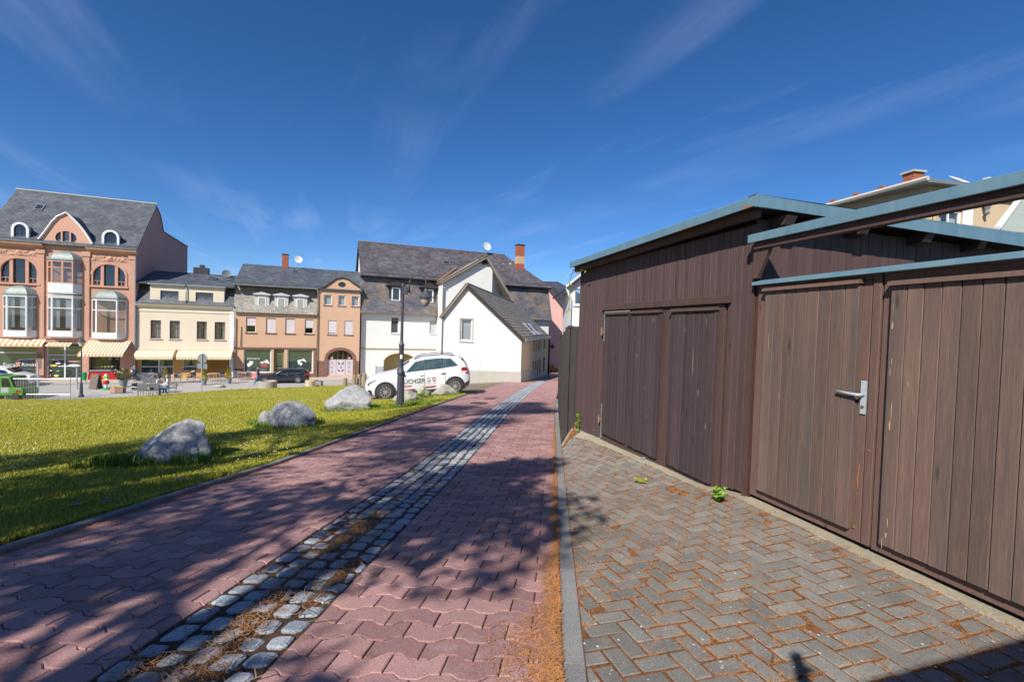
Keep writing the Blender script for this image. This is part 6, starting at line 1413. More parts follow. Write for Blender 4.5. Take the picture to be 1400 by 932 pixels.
SUV = [(0.0, .36, .60, .66, .60, .50), (.06, .24, .70, .80, .76, .62), (.24, .21, .80, .91, .86, .72), (.60, .20, .89, .985, .895, .75), (1.0, .20, .94, 1.035, .90, .75), (1.24, .20, .965, 1.075, .90, .73), (1.5, .20, .98, 1.25, .90, .67), (1.85, .20, .99, 1.46, .90, .61), (2.2, .20, 1.0, 1.545, .90, .60), (2.9, .20, 1.02, 1.565, .90, .60), (3.45, .20, 1.06, 1.53, .90, .595), (3.85, .20, 1.10, 1.45, .89, .59), (4.08, .22, 1.09, 1.27, .87, .62), (4.22, .30, 1.02, 1.09, .82, .66), (4.28, .42, .90, .97, .76, .62)]
Pf, Pr = at(530, 543.7, 19.0), at(621, 534.4, 19.55); v = Vector((Pr.x - Pf.x, Pr.y - Pf.y, 0)); sc = v.length / 2.66
Pf.z = T(Pf.x, Pf.y) + .012; Pr.z = T(Pr.x, Pr.y) + .02
suv = car('parked_suv', SUV, m_carw, 'white SUV with dark lettering parked behind the boulders', 'car', (.84, 3.50), glassm=m_cglass, side_glass=((1.62, 2.28, 2.02, 2.28, .08, .86), (2.285, 2.355, 2.285, 2.355, .08, .88), (2.36, 3.12, 2.36, 3.12, .08, .90), (3.125, 3.175, 3.125, 3.175, .08, .88), (3.18, 3.74, 3.18, 3.42, .10, .86)), screens=((1.30, 1.80, 'windscreen'), (3.9, 4.1, 'rear_window')))
ez = (Pr - Pf).normalized(); yv = Vector((0, 0, 1)).cross(ez).normalized(); zv = ez.cross(yv); mt = Matrix((ez, yv, zv)).transposed().to_4x4() @ Matrix.Scale(sc, 4); mt.translation = Pf - (mt.to_3x3() @ Vector((.84, 0, 0))); suv.matrix_world = mt
def strip(par, name, pts, mat, y0=-.905, y1=-.88):
    mb = MB(); mb.prism(pts, y0, y1, axis=1); return mb.build(name, mat, par)
strip(suv, 'sill_cladding', [(1.25, .20), (3.08, .20), (3.08, .30), (1.25, .29)], m_trim, -.912); strip(suv, 'front_bumper_insert', [(.10, .28), (.30, .27), (.28, .44), (.14, .46)], m_trim, -.86, -.7); strip(suv, 'rear_bumper_insert', [(3.98, .30), (4.2, .36), (4.22, .52), (4.02, .44)], m_trim, -.875, -.7)
strip(suv, 'headlight', [(.12, .66), (.52, .80), (.50, .84), (.20, .76)], m_head, -.875, -.6); strip(suv, 'tail_light', [(3.86, .92), (4.16, .96), (4.14, 1.05), (3.88, 1.06)], m_tail, -.895, -.6)
strip(suv, 'tail_light', [(4.05, .80), (4.24, .82), (4.22, .87), (4.08, .86)], m_tail, -.87, -.6)
strip(suv, 'red_stripe', [(1.55, .345), (1.95, .35), (1.95, .375), (1.53, .365)], m_redl, -.9125, -.9); strip(suv, 'red_stripe', [(2.35, .385), (2.75, .40), (2.75, .43), (2.33, .415)], m_redl, -.9125, -.9); strip(suv, 'red_stripe', [(1.45, .485), (1.83, .485), (1.83, .51), (1.45, .51)], m_redl, -.9125, -.9)
text(suv, 'ÜCHSER', (1.47, -.9125, .585), .245, m_blackl, (math.pi / 2, 0, 0), ext=.002)
for x, c in ((2.50, 0), (2.71, 1)):
    z_ = .68; arcp = lambda r, a0, a1: [(x + r * math.cos(a), z_ + r * math.sin(a)) for a in rng(a0, a1, 8)]
    strip(suv, 'emblem', arcp(.082, .2, math.pi - .2) + arcp(.052, math.pi - .2, .2), m_redl if c else m_greyl, -.9135, -.9)
    strip(suv, 'emblem', arcp(.075, math.pi + .5, 2 * math.pi - .5), m_blackl if c else m_redl, -.9135, -.9)
    strip(suv, 'emblem', [(x - .02, .53), (x + .02, .53), (x + .015, .565), (x - .015, .565)], m_greyl, -.9135, -.9)
for x in (2.16, 3.0): strip(suv, 'door_handle', [(x, .86), (x + .16, .865), (x + .16, .89), (x, .885)], m_trim if x > 2.5 else m_carw, -.925, -.89)
for x in (1.42, 2.32, 3.12): strip(suv, 'door_seam', [(x, .32), (x + .008, .32), (x + .03, .96), (x + .022, .96)], m_trim, -.9022, -.895)
mb = MB(); mb.bbox((1.46, -1.02, .965), (1.58, -.88, 1.06), .025); mb.build('mirror', m_carw, suv)
for s in (-1, 1): mb = MB(); mb.tube([(2.0, .57 * s, 1.50), (2.3, .58 * s, 1.60), (3.1, .58 * s, 1.615), (3.6, .57 * s, 1.54)], .018, 6); mb.build('roof_rail', m_trim, suv)
mb = MB(); mb.prism([(3.86, 1.47), (4.12, 1.40), (4.10, 1.44), (3.9, 1.50)], -.55, .55, axis=1); mb.build('roof_spoiler', m_carw, suv)
mb = MB(); mb.prism([(3.93, 1.40), (4.17, 1.12), (4.19, 1.14), (3.98, 1.42)], -.66, -.60, axis=1); mb.build('hatch_edge', m_trim, suv)
for ch in suv.children:          # short overhangs
    if ch.type == 'MESH' and not ch.name.startswith('wheel'):
        for q in ch.data.vertices:
            x = q.co.x; q.co.x = 3.5 + (x - 3.5) * .80 if x > 3.5 else (.84 - (.84 - x) * .92 if x < .84 else x)
WAG = [(0.0, .34, .55, .60, .60, .50), (.08, .22, .62, .70, .78, .62), (.35, .19, .70, .80, .88, .72), (.9, .18, .80, .89, .915, .76), (1.45, .18, .86, .95, .92, .74), (1.7, .18, .88, 1.02, .92, .70), (2.1, .18, .90, 1.24, .92, .64), (2.5, .18, .92, 1.40, .92, .60), (3.0, .18, .93, 1.46, .92, .60), (3.9, .18, .95, 1.44, .91, .59), (4.4, .19, .98, 1.36, .90, .585), (4.72, .22, .98, 1.12, .86, .62), (4.85, .30, .92, .98, .80, .64), (4.91, .42, .82, .88, .72, .58)]
wag = car('parked_estate_car', WAG, m_carb, 'black estate car parked in front of the apricot shop', 'car', (.92, 3.88), glassm=m_cglassd, side_glass=((1.95, 2.65, 2.35, 2.65, .08, .86), (2.72, 3.5, 2.72, 3.5, .08, .88), (3.58, 4.42, 3.58, 4.15, .10, .84)), screens=((1.75, 2.4, 'windscreen'), (4.45, 4.7, 'rear_window')), hw=.92)
c_ = ROW.w(2.25, -4.0, 0); wag.location = (c_.x, c_.y, T(c_.x + 2, c_.y + 1) - .005); wag.rotation_euler = (0, 0, ROW.rz); wag.scale = (.945,) * 3
mb = MB(); mb.tube([(1.9, -.885, .955), (2.3, -.82, 1.2), (2.6, -.70, 1.37), (3.3, -.665, 1.41), (4.15, -.665, 1.36), (4.45, -.80, 1.04), (3.0, -.90, .965), (1.95, -.895, .945)], .012, 5); mb.build('chrome_line', m_alloy, wag)
strip(wag, 'tail_light', [(4.35, .78), (4.84, .80), (4.84, .92), (4.45, .94)], m_tail, -.905, -.6); strip(wag, 'headlight', [(.10, .58), (.55, .68), (.50, .74), (.14, .68)], m_head, -.90, -.6)
mb = MB(); mb.bbox((1.98, -1.08, .90), (2.15, -.90, 1.02), .03); mb.build('mirror', m_carb, wag)
for x in (2.75, 3.6): strip(wag, 'door_handle', [(x, .84), (x + .2, .845), (x + .2, .87), (x, .865)], m_alloy, -.94, -.91)
# little green municipal truck with grey box, and white van behind it
gt_ = G(24, 545.5); tr_ = empty('municipal_truck', (gt_.x - 1.9, gt_.y - .1, T(gt_.x, gt_.y)), ROW.rz - .25, 'small green cab utility truck with grey body behind the mesh barrier', 'truck')
mb = MB(); mb.prism([(1.35, .35), (3.05, .35), (3.1, .75), (2.95, .95), (2.45, 1.0), (2.15, 1.85), (1.35, 1.9)], -.72, .72, axis=1); cab = mb.build('cab', m_green, tr_)
mb = MB(); mb.prism([(1.6, 1.05), (2.28, 1.05), (2.05, 1.7), (1.6, 1.72)], -.735, -.715, axis=1); mb.build('side_window', m_cglassd, cab); mb = MB(); mb.prism([(2.48, 1.04), (2.50, 1.05), (2.22, 1.78), (2.2, 1.77)], -.62, .62, axis=1); mb.build('windscreen', m_cglassd, cab)
mb = MB(); mb.box((1.55, -.732, .6), (2.1, -.721, 1.0)); mb.build('door_print', m_greyl, cab); mb = MB(); mb.box((2.6, -.735, .62), (2.9, -.721, .78)); mb.build('lamp', m_tail, cab)
mb = MB(); mb.bbox((-1.4, -.78, .55), (1.3, .78, 1.25), .03); mb.build('truck_body', M('truck_grey', (.42, .40, .37), rough=.7), tr_); mb = MB(); mb.bbox((-1.4, -.74, 1.26), (1.2, .74, 1.95), .04); mb.build('box_top', M('box_steel', (.16, .24, .28), rough=.5), tr_)
mb = MB(); mb.box((.1, -.80, .95), (1.1, -.781, 1.08)); mb.build('white_band', m_wframe, tr_)
for x in (2.55, -.6):
    for s in (-1, 1):
        mb = MB(); Tm = Matrix.Translation((x, .64 * s, .3)) @ Matrix.Rotation(math.pi / 2, 4, 'X'); mb.lathe([(.12, -.1), (.28, -.1), (.3, -.05), (.3, .05), (.28, .1), (.12, .1)], 16); mb.v = [tuple(Tm @ Vector(v)) for v in mb.v]; mb.build('wheel', m_tyre, tr_)
tr_.scale = (.84,) * 3; bv = cab.modifiers.new('b', 'BEVEL'); bv.width = .07; bv.segments = 3
VAN = [(0.0, .36, .70, .80, .66, .55), (.1, .25, .85, 1.0, .85, .70), (.6, .22, 1.0, 1.12, .93, .80), (1.0, .22, 1.08, 1.3, .95, .78), (1.6, .22, 1.1, 1.78, .95, .78), (2.0, .22, 1.1, 1.9, .95, .79), (4.4, .22, 1.1, 1.92, .95, .79), (4.75, .24, 1.1, 1.85, .94, .78), (4.85, .35, 1.0, 1.75, .90, .74)]
van = car('parked_van', VAN, m_carw, 'white van parked before the ice cream shop window', 'van', (.95, 3.95), glassm=m_cglassd, side_glass=((1.25, 2.1, 1.6, 2.1, .06, .75),), screens=((1.05, 1.55, 'windscreen'),), hw=.95)
c_ = PF.w(PF.hit(50, 500, -3.6)[0], -3.6, 0); van.location = (c_.x, c_.y, T(c_.x, c_.y)); van.rotation_euler = (0, 0, PF.rz + math.pi); van.location -= Vector((PF.n.x, PF.n.y, 0)) * 0
van.scale = (.95, .95, .82)
# mesh barrier
b0, b1 = G(7, 546.5), G(96, 545); v = b1 - b0; v.z = 0; bl = v.length; mbr = empty('mesh_barrier', b0, math.atan2(v.y, v.x), 'galvanised mesh construction barrier standing at the lawn edge', 'barrier')
m_galv = M('galvanised', (.55, .57, .60), rough=.45, metal=.5)
hb2 = 1.42
for x in (0, bl): mb = MB(); mb.tube([(x, 0, -.1), (x, 0, hb2 + .05)], .03, 6); mb.build('barrier_post', m_galv, mbr)
for z in (.38, hb2): mb = MB(); mb.tube([(0, 0, z), (bl, 0, z)], .022, 6); mb.build('barrier_rail', m_galv, mbr)
mb = MB(); n = int(bl / .09)
for k in range(n): x = bl * (k + .5) / n; mb.box((x - .006, -.006, .02), (x + .006, .006, hb2))
o = mb.build('mesh_wires', m_galv, mbr); o['kind'] = 'stuff'
for px_, py_, hh in ((52, 528, 1.9), (105, 531, 1.65)):
    p = G(px_, py_); mb = MB(); mb.tube([(0, 0, 0), (0, 0, hh)], .05, 8); mb.tube([(0, 0, 0), (0, 0, .08)], [.09, .07], 8); o = mb.build('steel_post', m_galv, None, loc=p); tag(o, 'slim galvanised post ' + ('beside the green truck' if px_ < 60 else 'beside the street lantern'), 'post')

# ================================================================== lamps and sign
m_lamp = M('anthracite_paint', (.055, .06, .075), (.075, .08, .095), scale=4, rough=.4, fine=.08)
m_bowl = M('lamp_bowl', (.50, .45, .36), rough=.25, spec=.6)
L0 = G(547, 558); k_ = lambda py: (558 - py) * L0.y / FPX
lp = empty('street_lamp', (L0.x, L0.y, T(L0.x, L0.y)), 0, 'dark grey gooseneck street lamp standing between boulders beside the path', 'street lamp')
mb = MB(); prof = []
nfl = 12; R_ = []
for (r, z) in ((.135, -.1), (.135, .05), (.118, .10), (.105, 1.02)):
    R_.append(mb.pts([((r * (1 - .10 * (q % 2))) * math.cos(math.pi * q / nfl), (r * (1 - .10 * (q % 2))) * math.sin(math.pi * q / nfl), z) for q in range(2 * nfl)]))
for a, b in zip(R_, R_[1:]):
    for q in range(2 * nfl): j = (q + 1) % (2 * nfl); mb.face([a + q, a + j, b + j, b + q])
mb.build('fluted_base', m_lamp, lp)
mb = MB(); mb.lathe([(.105, 1.02), (.125, 1.04), (.125, 1.10), (.085, 1.16), (.075, 1.30), (.072, 1.85), (.085, 1.88), (.085, 1.93), (.055, 1.97), (.045, 2.10), (.036, 3.62), (.042, 3.64), (.042, 3.70), (.03, 3.76)], 14); mb.build('pole', m_lamp, lp, smooth=True)
mb = MB(); mb.bbox((.03, -.05, 3.42), (.14, .05, 3.66), .012); mb.build('junction_box', m_lamp, lp)
mb = MB(); arc = [(.19, 0, 3.50)] + [(.19 + .25 * (1 - math.cos(a)), 0, 3.78 + .25 * math.sin(a)) for a in rng(0, math.pi, 12)] + [(.69, 0, 3.60)]; mb.tube(arc, .02, 8); mb.box((.12, -.015, 3.5), (.2, .015, 3.53)); mb.build('gooseneck', m_lamp, lp, smooth=True)
mb = MB(); mb.lathe([(.03, 3.62), (.055, 3.60), (.06, 3.52), (.12, 3.48), (.15, 3.40), (.235, 3.365), (.235, 3.35), (.12, 3.36)], 22, c=(.69, 0, 0), cap=False); mb.build('lamp_shade', m_lamp, lp, smooth=True)
mb = MB(); mb.lathe([(.165, 3.355), (.16, 3.28), (.12, 3.18), (.06, 3.10), (.01, 3.08)], 18, c=(.69, 0, 0), cap=False); mb.build('lamp_bowl', m_bowl, lp, smooth=True)
mb = MB(); mb.box((-.02, -.078, 1.50), (.05, -.06, 1.62)); mb.build('sticker', m_wframe, lp)
L1 = G(111, 542); l2 = empty('street_lantern', L1, 0, 'black street lantern with glass head before the striped awning', 'street lamp')
sL_ = (542 - 463) * L1.y / FPX
mb = MB(); mb.lathe([(.16, -.1), (.16, .1), (.10, .16), (.085, .9), (.06, 1.0), (.045, 1.1), (.04, sL_ - .55), (.07, sL_ - .5)], 12); mb.build('pole', m_lamp, l2)
mb = MB(); mb.lathe([(.10, sL_ - .5), (.20, sL_ - .22), (.22, sL_ - .2)], 8, cap=False); mb.build('lantern_glass', M('lantern_milk', (.6, .58, .5), rough=.3), l2)
mb = MB(); mb.lathe([(.24, sL_ - .2), (.2, sL_ - .12), (.05, sL_), (.02, sL_ + .1)], 10); mb.build('lantern_roof', m_lamp, l2)
mb = MB(); mb.tube([(-.25, 0, .98), (.25, 0, .98)], .02, 6); mb.build('cross_arm', m_lamp, l2)
p = G(275.5, 537.5); sg = empty('traffic_sign', p, 0, 'round traffic sign seen from behind on grey pole at the lawn edge', 'sign'); sk_ = p.y / FPX
mb = MB(); mb.tube([(0, 0, -.2), (0, 0, 55 * sk_)], .035, 8); mb.build('pole', m_galv, sg)
m_sgb = M('sign_back', (.22, .25, .29), (.28, .31, .34), scale=3, rough=.45, metal=.5)
mb = MB(); mb.prism([(6.6 * sk_ * math.cos(a), 48 * sk_ + 6.6 * sk_ * math.sin(a)) for a in rng(0, 2 * math.pi - .4, 16)], .04, .06, axis=1); mb.build('sign_disc', m_sgb, sg)
mb = MB(); mb.bbox((-6.8 * sk_, .04, 33.5 * sk_), (6.8 * sk_, .06, 40.5 * sk_), .008); mb.build('supplementary_plate', m_sgb, sg)

# ================================================================== boulders and other stones
m_rock = M('granite_boulder', (.25, .25, .255), (.35, .35, .35), scale=2.2, rough=.9, bump=.9, bscale=16, fine=.35, fscale=26, dirt=(.42, .41, .39), dscale=4.5, dlo=.52, dhi=.75)
m_rockb = M('buff_boulder', (.32, .30, .255), (.40, .375, .32), scale=2.2, rough=.9, bump=.8, bscale=14, fine=.3, fscale=22, dirt=(.24, .24, .22), dscale=4, dlo=.52, dhi=.75)
def boulder(px_, py_, w, h, seed, label, mat, skew=0, dep=.8, planes=13, rz=0, tilt=0, off=0, wedge=0):
    p = G(px_, py_); p = Vector((p.x, p.y + off, T(p.x, p.y + off)))
    bm = bmesh.new(); bmesh.ops.create_icosphere(bm, subdivisions=5, radius=1); r = random.Random(seed)
    pl = []
    for _ in range(planes):
        n = Vector((r.uniform(-1, 1), r.uniform(-1, 1), r.uniform(-.2, 1))).normalized(); pl.append((n, r.uniform(.56, .82)))
    for v in bm.verts:
        c = v.co.copy()
        for n, d in pl:
            k = c.dot(n) - d
            if k > 0: c -= n * k * .96
        q = c * 1.3 + Vector((seed * 3.1, 0, 0))
        c *= 1 + .10 * noise.noise(q * 1.1) + .06 * noise.noise(q * 2.6) + .035 * noise.noise(q * 6) + .018 * noise.noise(q * 14)
        c.x += skew * c.z
        if wedge: c.z *= 1 - wedge * (1 - sstep(-.9, .45, c.x)) if c.z > 0 else 1
        v.co = Vector((c.x * w / 2 * 1.08, c.y * w / 2 * dep, (c.z * .62 + .30) * h))
    me = bpy.data.meshes.new('boulder'); bm.to_mesh(me); bm.free(); me.materials.append(mat); me.polygons.foreach_set('use_smooth', [True] * len(me.polygons))
    try: me.set_sharp_from_angle(angle=RD(32))
    except Exception: pass
    o = bpy.data.objects.new('boulder', me); link(o); o.location = p; o.rotation_euler = (0, tilt, rz); tag(o, label, 'boulder', None); return o
R1 = boulder(240, 630, 1.12, .74, 31, 'dark grey wedge shaped boulder lying in long shaded grass', m_rock, skew=.12, wedge=.62)
R2 = boulder(397, 583, 1.22, .74, 11, 'pale grey rounded boulder with a small stone at its side', m_rock, skew=-.05)
R2b = boulder(364, 581, .40, .38, 5, 'small rough stone leaning against the pale grey boulder', m_rock)
R3 = boulder(480, 561, 1.45, .92, 21, 'large light boulder with steep face next to the street lamp', m_rock, skew=-.16)
R4 = boulder(556, 549, .98, .52, 8, 'low buff boulder directly behind the street lamp foot', m_rockb, skew=.1)
R5 = boulder(578, 545, .60, .56, 14, 'pointed buff boulder in front of the white car door', m_rockb)
R6 = boulder(607, 540, 1.02, .58, 17, 'long pale boulder in front of the white car rear wheel', m_rockb, skew=.05)

# ================================================================== plants on the lawn
def blades(name, pts, mat, seed=1, wid=.0045, lean=.5, kind='stuff', par=None):
    """pts: (x,y,z,height); each blade a bent strip of three triangles"""
    n = len(pts); rs = np.random.RandomState(seed); P = np.array(pts, np.float64); a = rs.rand(n) * 6.283; ln = rs.rand(n) * lean; w = wid * (.7 + .6 * rs.rand(n))
    dx, dy = np.cos(a), np.sin(a); h = P[:, 3]; V = np.zeros((n, 5, 3))
    for k, (f, s) in enumerate(((0, -1), (0, 1), (.55, -.75), (.55, .75), (1, 0))):
        q = f * f * ln * h; V[:, k, 0] = P[:, 0] + dx * q - dy * w * s; V[:, k, 1] = P[:, 1] + dy * q + dx * w * s; V[:, k, 2] = P[:, 2] + h * f * (1 - .25 * ln * f)
    me = bpy.data.meshes.new(name); me.vertices.add(n * 5); me.vertices.foreach_set('co', V.reshape(-1))
    base = (np.arange(n) * 5)[:, None]; tri = np.array([[0, 1, 3], [0, 3, 2], [2, 3, 4]]); F = (base[:, :, None] + tri[None]).reshape(-1)
    me.loops.add(len(F)); me.loops.foreach_set('vertex_index', F); me.polygons.add(n * 3); me.polygons.foreach_set('loop_start', np.arange(0, n * 9, 3)); me.polygons.foreach_set('loop_total', np.full(n * 3, 3))
    me.update(calc_edges=True); me.validate(); me.materials.append(mat); o = bpy.data.objects.new(name, me); link(o, par)
    if kind: o['kind'] = kind
    return o
def lawn_z(x, y): return T(x, y) + .03 + .012 * noise.noise((x * 1.1, y * 1.1, 0)) + .03 * noise.noise((x * .3, y * .3, 4))
pts = []; rg = random.Random(9)
while len(pts) < 170000:
    y = 2.2 + 15 * rg.random() ** 1.7; x = -1.2 * y - .5 + (1.2 * y + .5 + bend(y) + KL - .095) * rg.random()
    if x > bend(y) + KL - .09 or y > yedge(x - bend(y)) - .1: continue
    c = noise.noise((x * .8, y * .8, 1)); hh = (.02 + .024 * rg.random()) * (1 + .5 * c) * (1 + .03 * y)
    pts.append((x, y, lawn_z(x, y) - .008, hh))
for _ in range(5000):          # ragged edge over the kerb
    y = 2.2 + 16 * rg.random() ** 1.5; x = bend(y) + KL - .075 - .05 * rg.random(); pts.append((x, y, zp(y) + .03, .03 + .06 * rg.random() * (.4 + max(0, noise.noise((y * 2.3, 0, 0))) * 2)))
while len(pts) < 250000:
    y = 11 + 26 * rg.random() ** 1.15; x = -1.2 * y + (1.2 * y + bend(y) + KL - .1) * rg.random()
    if x > bend(y) + KL - .1 or y > yedge(x - bend(y)) - .1: continue
    c = noise.noise((x * .5, y * .5, 1)); pts.append((x, y, lawn_z(x, y) - .008, (.035 + .035 * rg.random()) * (1 + .6 * c) * (1 + .02 * y)))
g_ = blades('lawn_grass', pts, m_blade, 3, wid=.0035, lean=.9); tag(g_, 'short mown yellow green grass of the sloping lawn', 'grass')
def tuft(c, rx, ry, n, h, seed, mat=None):
    r = random.Random(seed); res = []
    for _ in range(n):
        a = r.random() * 6.283; k = math.sqrt(.35 + .65 * r.random()); x, y = c[0] + rx * k * math.cos(a), c[1] + ry * k * math.sin(a)
        if x > bend(y) + KL - .12: continue
        res.append((x, y, lawn_z(x, y) - .01, h * (.45 + .75 * r.random())))
    return res
pts = []
for (o, rx, ry, n, h) in ((R1, .74, .55, 700, .15), (R2, .78, .62, 800, .14), (R2b, .40, .35, 350, .2), (R3, .90, .70, 900, .14), (R4, .6, .5, 600, .14), (R6, .7, .5, 700, .14), (R5, .45, .45, 400, .14)): pts += tuft(o.location, rx, ry, n, h, n)
for (dx, n, h) in ((-.55, 260, .24), (.5, 200, .2), (.15, 120, .16), (-.2, 150, .2), (-.85, 160, .16)): pts += tuft((R1.location.x + dx, R1.location.y - .42), .24, .16, n, h, int(dx * 100) + 200)
pts += tuft((L0.x, L0.y), .3, .3, 500, .13, 4); pts += tuft((L0.x + .9, L0.y + 1.2), 1.0, .9, 2200, .12, 5); pts += tuft((L0.x - .6, L0.y + .2), .8, .8, 1300, .11, 6)
tg = blades('tall_grass_tufts', pts, m_tuft, 8, wid=.006, lean=.8); tag(tg, 'longer dark green grass tufts growing round the boulders', 'grass')
# daisies and pale clover flowers as specks in the sunny lawn
m_daisy = M('daisy_white', (.58, .58, .42), rough=.8); mb = MB()
for _ in range(2600):
    y = 6 + 26 * rg.random() ** 1.2; x = -1.15 * y + 1.0 * y * rg.random(); u_ = x - bend(y)
    if u_ > KL - .3 or y > yedge(u_) - .3 or noise.noise((x * .45, y * .45, 9)) < .12: continue
    z = lawn_z(x, y) + .045; s = .003 + .004 * rg.random() + .0008 * y; n = mb.pts([(x + s * math.cos(a), y + s * math.sin(a), z + .004 * math.sin(a)) for a in (0, 1.05, 2.1, 3.14, 4.2, 5.2)]); mb.face(range(n, n + 6))
o = mb.build('daisies', m_daisy, None); tag(o, 'tiny white daisies dotted in patches over the lawn', 'flowers', kind='stuff')
m_dleaf = M('dead_leaf', (.30, .17, .09), rough=.9, rvar=.4)
for (px_, py_) in ((148, 692), (246, 661), (330, 569), (104, 698)):
    p = G(px_, py_); mb = MB(); s = .045; n = mb.pts([(s * 1.4 * math.cos(a) * (1 + .2 * math.sin(3 * a)), s * math.sin(a), .02 + .012 * math.cos(2 * a)) for a in rng(0, 5.5, 9)]); mb.face(range(n, n + 9)); o = mb.build('dead_leaf', m_dleaf, None, loc=p + Vector((0, 0, .04)), rz=rnd.random() * 6); tag(o, {148: 'curled brown dead leaf lying close to the path kerb', 246: 'brown dead leaf lying below the wedge shaped boulder', 330: 'brown dead leaf on the sunny lawn left of the rounded boulder', 104: 'small brown dead leaf in the shaded grass by the kerb'}[px_].replace(' left of', ' beyond'), 'leaf', 'dead leaves on the lawn')
def leafy(name, loc, n, r, h, mat, seed, label, cat='weed', leaf=.022, stems=5, group=None, flat=False):
    """weed: stems, and leaves as folded diamonds"""
    ro = empty(name, loc, 0, label, cat, group); rr = random.Random(seed); tips = []
    mb = MB()
    for k in range(stems):
        a = rr.random() * 6.283; l = h * rr.uniform(.6, 1.05); q = r * rr.uniform(.2, .95); P = [Vector((0, 0, 0)), Vector((math.cos(a) * q * .4, math.sin(a) * q * .4, l * .6)), Vector((math.cos(a) * q, math.sin(a) * q, l * (.95 if not flat else .5)))]; tips.append(P); mb.tube(P, [.004, .003, .0015], 4)
    mb.build('stem', mat, ro); mb = MB()
    for _ in range(n):
        P = tips[rr.randrange(stems)]; t = rr.random() ** .7; c = P[0].lerp(P[1], min(1, t * 2)) if t < .5 else P[1].lerp(P[2], t * 2 - 1); c = c + Vector((rr.gauss(0, .35), rr.gauss(0, .35), rr.gauss(0, .15))) * leaf
        a = rr.random() * 6.283; d = Vector((math.cos(a), math.sin(a), rr.uniform(-.3, .7))).normalized(); s = d.cross(Vector((0, 0, 1))).normalized(); L_ = leaf * rr.uniform(.7, 1.4); up = Vector((0, 0, 1)) * L_ * .15
        mb.quad(c, c + d * L_ * .5 + s * L_ * .34 + up, c + d * L_ * 1.1, c + d * L_ * .5 - s * L_ * .34 + up)
    mb.build('leaves', mat, ro); return ro
m_weed = M('weed_leaf', (.16, .33, .035), (.26, .40, .05), scale=8, rough=.5, rvar=.3); m_weedy = M('yellow_weed', (.36, .36, .035), (.28, .36, .04), scale=8, rough=.5, rvar=.3)
def dpt(px_, py_): return G(px_, py_, D)
leafy('weed', dpt(982, 685), 230, .13, .13, m_weed, 1, 'bushy bright green weed at the garage corner post', leaf=.028, stems=12)
leafy('weed', dpt(876, 660), 26, .09, .05, m_weedy, 2, 'flat yellow green weed growing in the driveway joints', leaf=.04, stems=6, flat=True)
leafy('weed', Vector((1.16, 7.60, D(1.16, 7.6))), 70, .07, .34, m_weed, 3, 'upright leafy weed against the far garage foundation', leaf=.045, stems=5)
leafy('weed', dpt(815, 598), 60, .12, .16, m_weedy, 4, 'low yellowish weed under the garage door hinge', leaf=.04, stems=6)
leafy('weed', Vector((1.93, 15.2, zp(15.2))), 90, .2, .3, m_weed, 5, 'green weeds growing at the foot of the plank fence', leaf=.06, stems=10)
p = Vector((R5.location.x + .22, R5.location.y - .28, 0)); p = Vector((R6.location.x - .62, R6.location.y - 1.3, 0)); p.z = T(p.x, p.y) + .02
leafy('low_shrub', p, 420, .36, .34, M('lime_leaf', (.30, .50, .02), (.40, .56, .04), scale=4, rough=.5, rvar=.3), 6, 'bright lime green shrub between the buff boulders', 'shrub', leaf=.06, stems=22)
for k, (px_, py_) in enumerate(((925, 672), (935, 675), (918, 668))):
    p = dpt(px_, py_); s = .055; mb = MB(); n = 14; i0 = mb.pts([(s * (1 + .3 * rnd.random()) * math.cos(6.283 * q / n), s * .7 * (1 + .4 * rnd.random()) * math.sin(6.283 * q / n), .004) for q in range(n)]); i1 = mb.pts([(.5 * s * math.cos(6.283 * q / n), .4 * s * math.sin(6.283 * q / n), .02 + .006 * rnd.random()) for q in range(n)])
    for q in range(n): mb.face([i0 + q, i0 + (q + 1) % n, i1 + (q + 1) % n, i1 + q])
    mb.face([i1 + q for q in range(n)]); o = mb.build('moss_cushion', m_moss, None, loc=p); tag(o, ('rust brown moss cushion in the middle of the three on the driveway', 'rust brown moss cushion next to the garage doorstep', 'rust brown moss cushion on the path side of the three')[k], 'moss', 'moss cushions on the driveway')
# yellow-leaved vine on the far garage eave
vn = empty('climbing_vine', GF.w(-3.7, -.12, 2.45), GRZ, 'yellowing vine hanging from the far corner of the garage eave', 'vine')
mb = MB(); mb.tube([(-.05, -.02, .08), (-.16, -.03, -.05), (-.20, -.03, -.2), (-.17, -.02, -.45), (-.24, -.02, -.62)], .006, 5); mb.tube([(-.05, -.02, .08), (.1, -.03, .0), (.35, -.02, .03)], .005, 5); mb.build('stem', m_twig, vn)
mb = MB(); rr = random.Random(3)
for k in range(46):
    t = rr.random(); c = Vector((-.18 + rr.gauss(0, .05), -.03, .05 - .75 * t)) if k < 32 else Vector((rr.uniform(-.1, .45), -.03, .0 + rr.gauss(0, .03)))
    a = rr.random() * 6.28; L_ = rr.uniform(.03, .06); d = Vector((math.cos(a), -.3, math.sin(a))).normalized(); s = d.cross(Vector((0, 1, .2))).normalized(); mb.quad(c, c + d * L_ * .5 + s * L_ * .4, c + d * L_, c + d * L_ * .5 - s * L_ * .4)
mb.build('leaves', M('vine_leaf', (.52, .36, .04), (.26, .30, .04), scale=12, rough=.6, rvar=.4), vn)
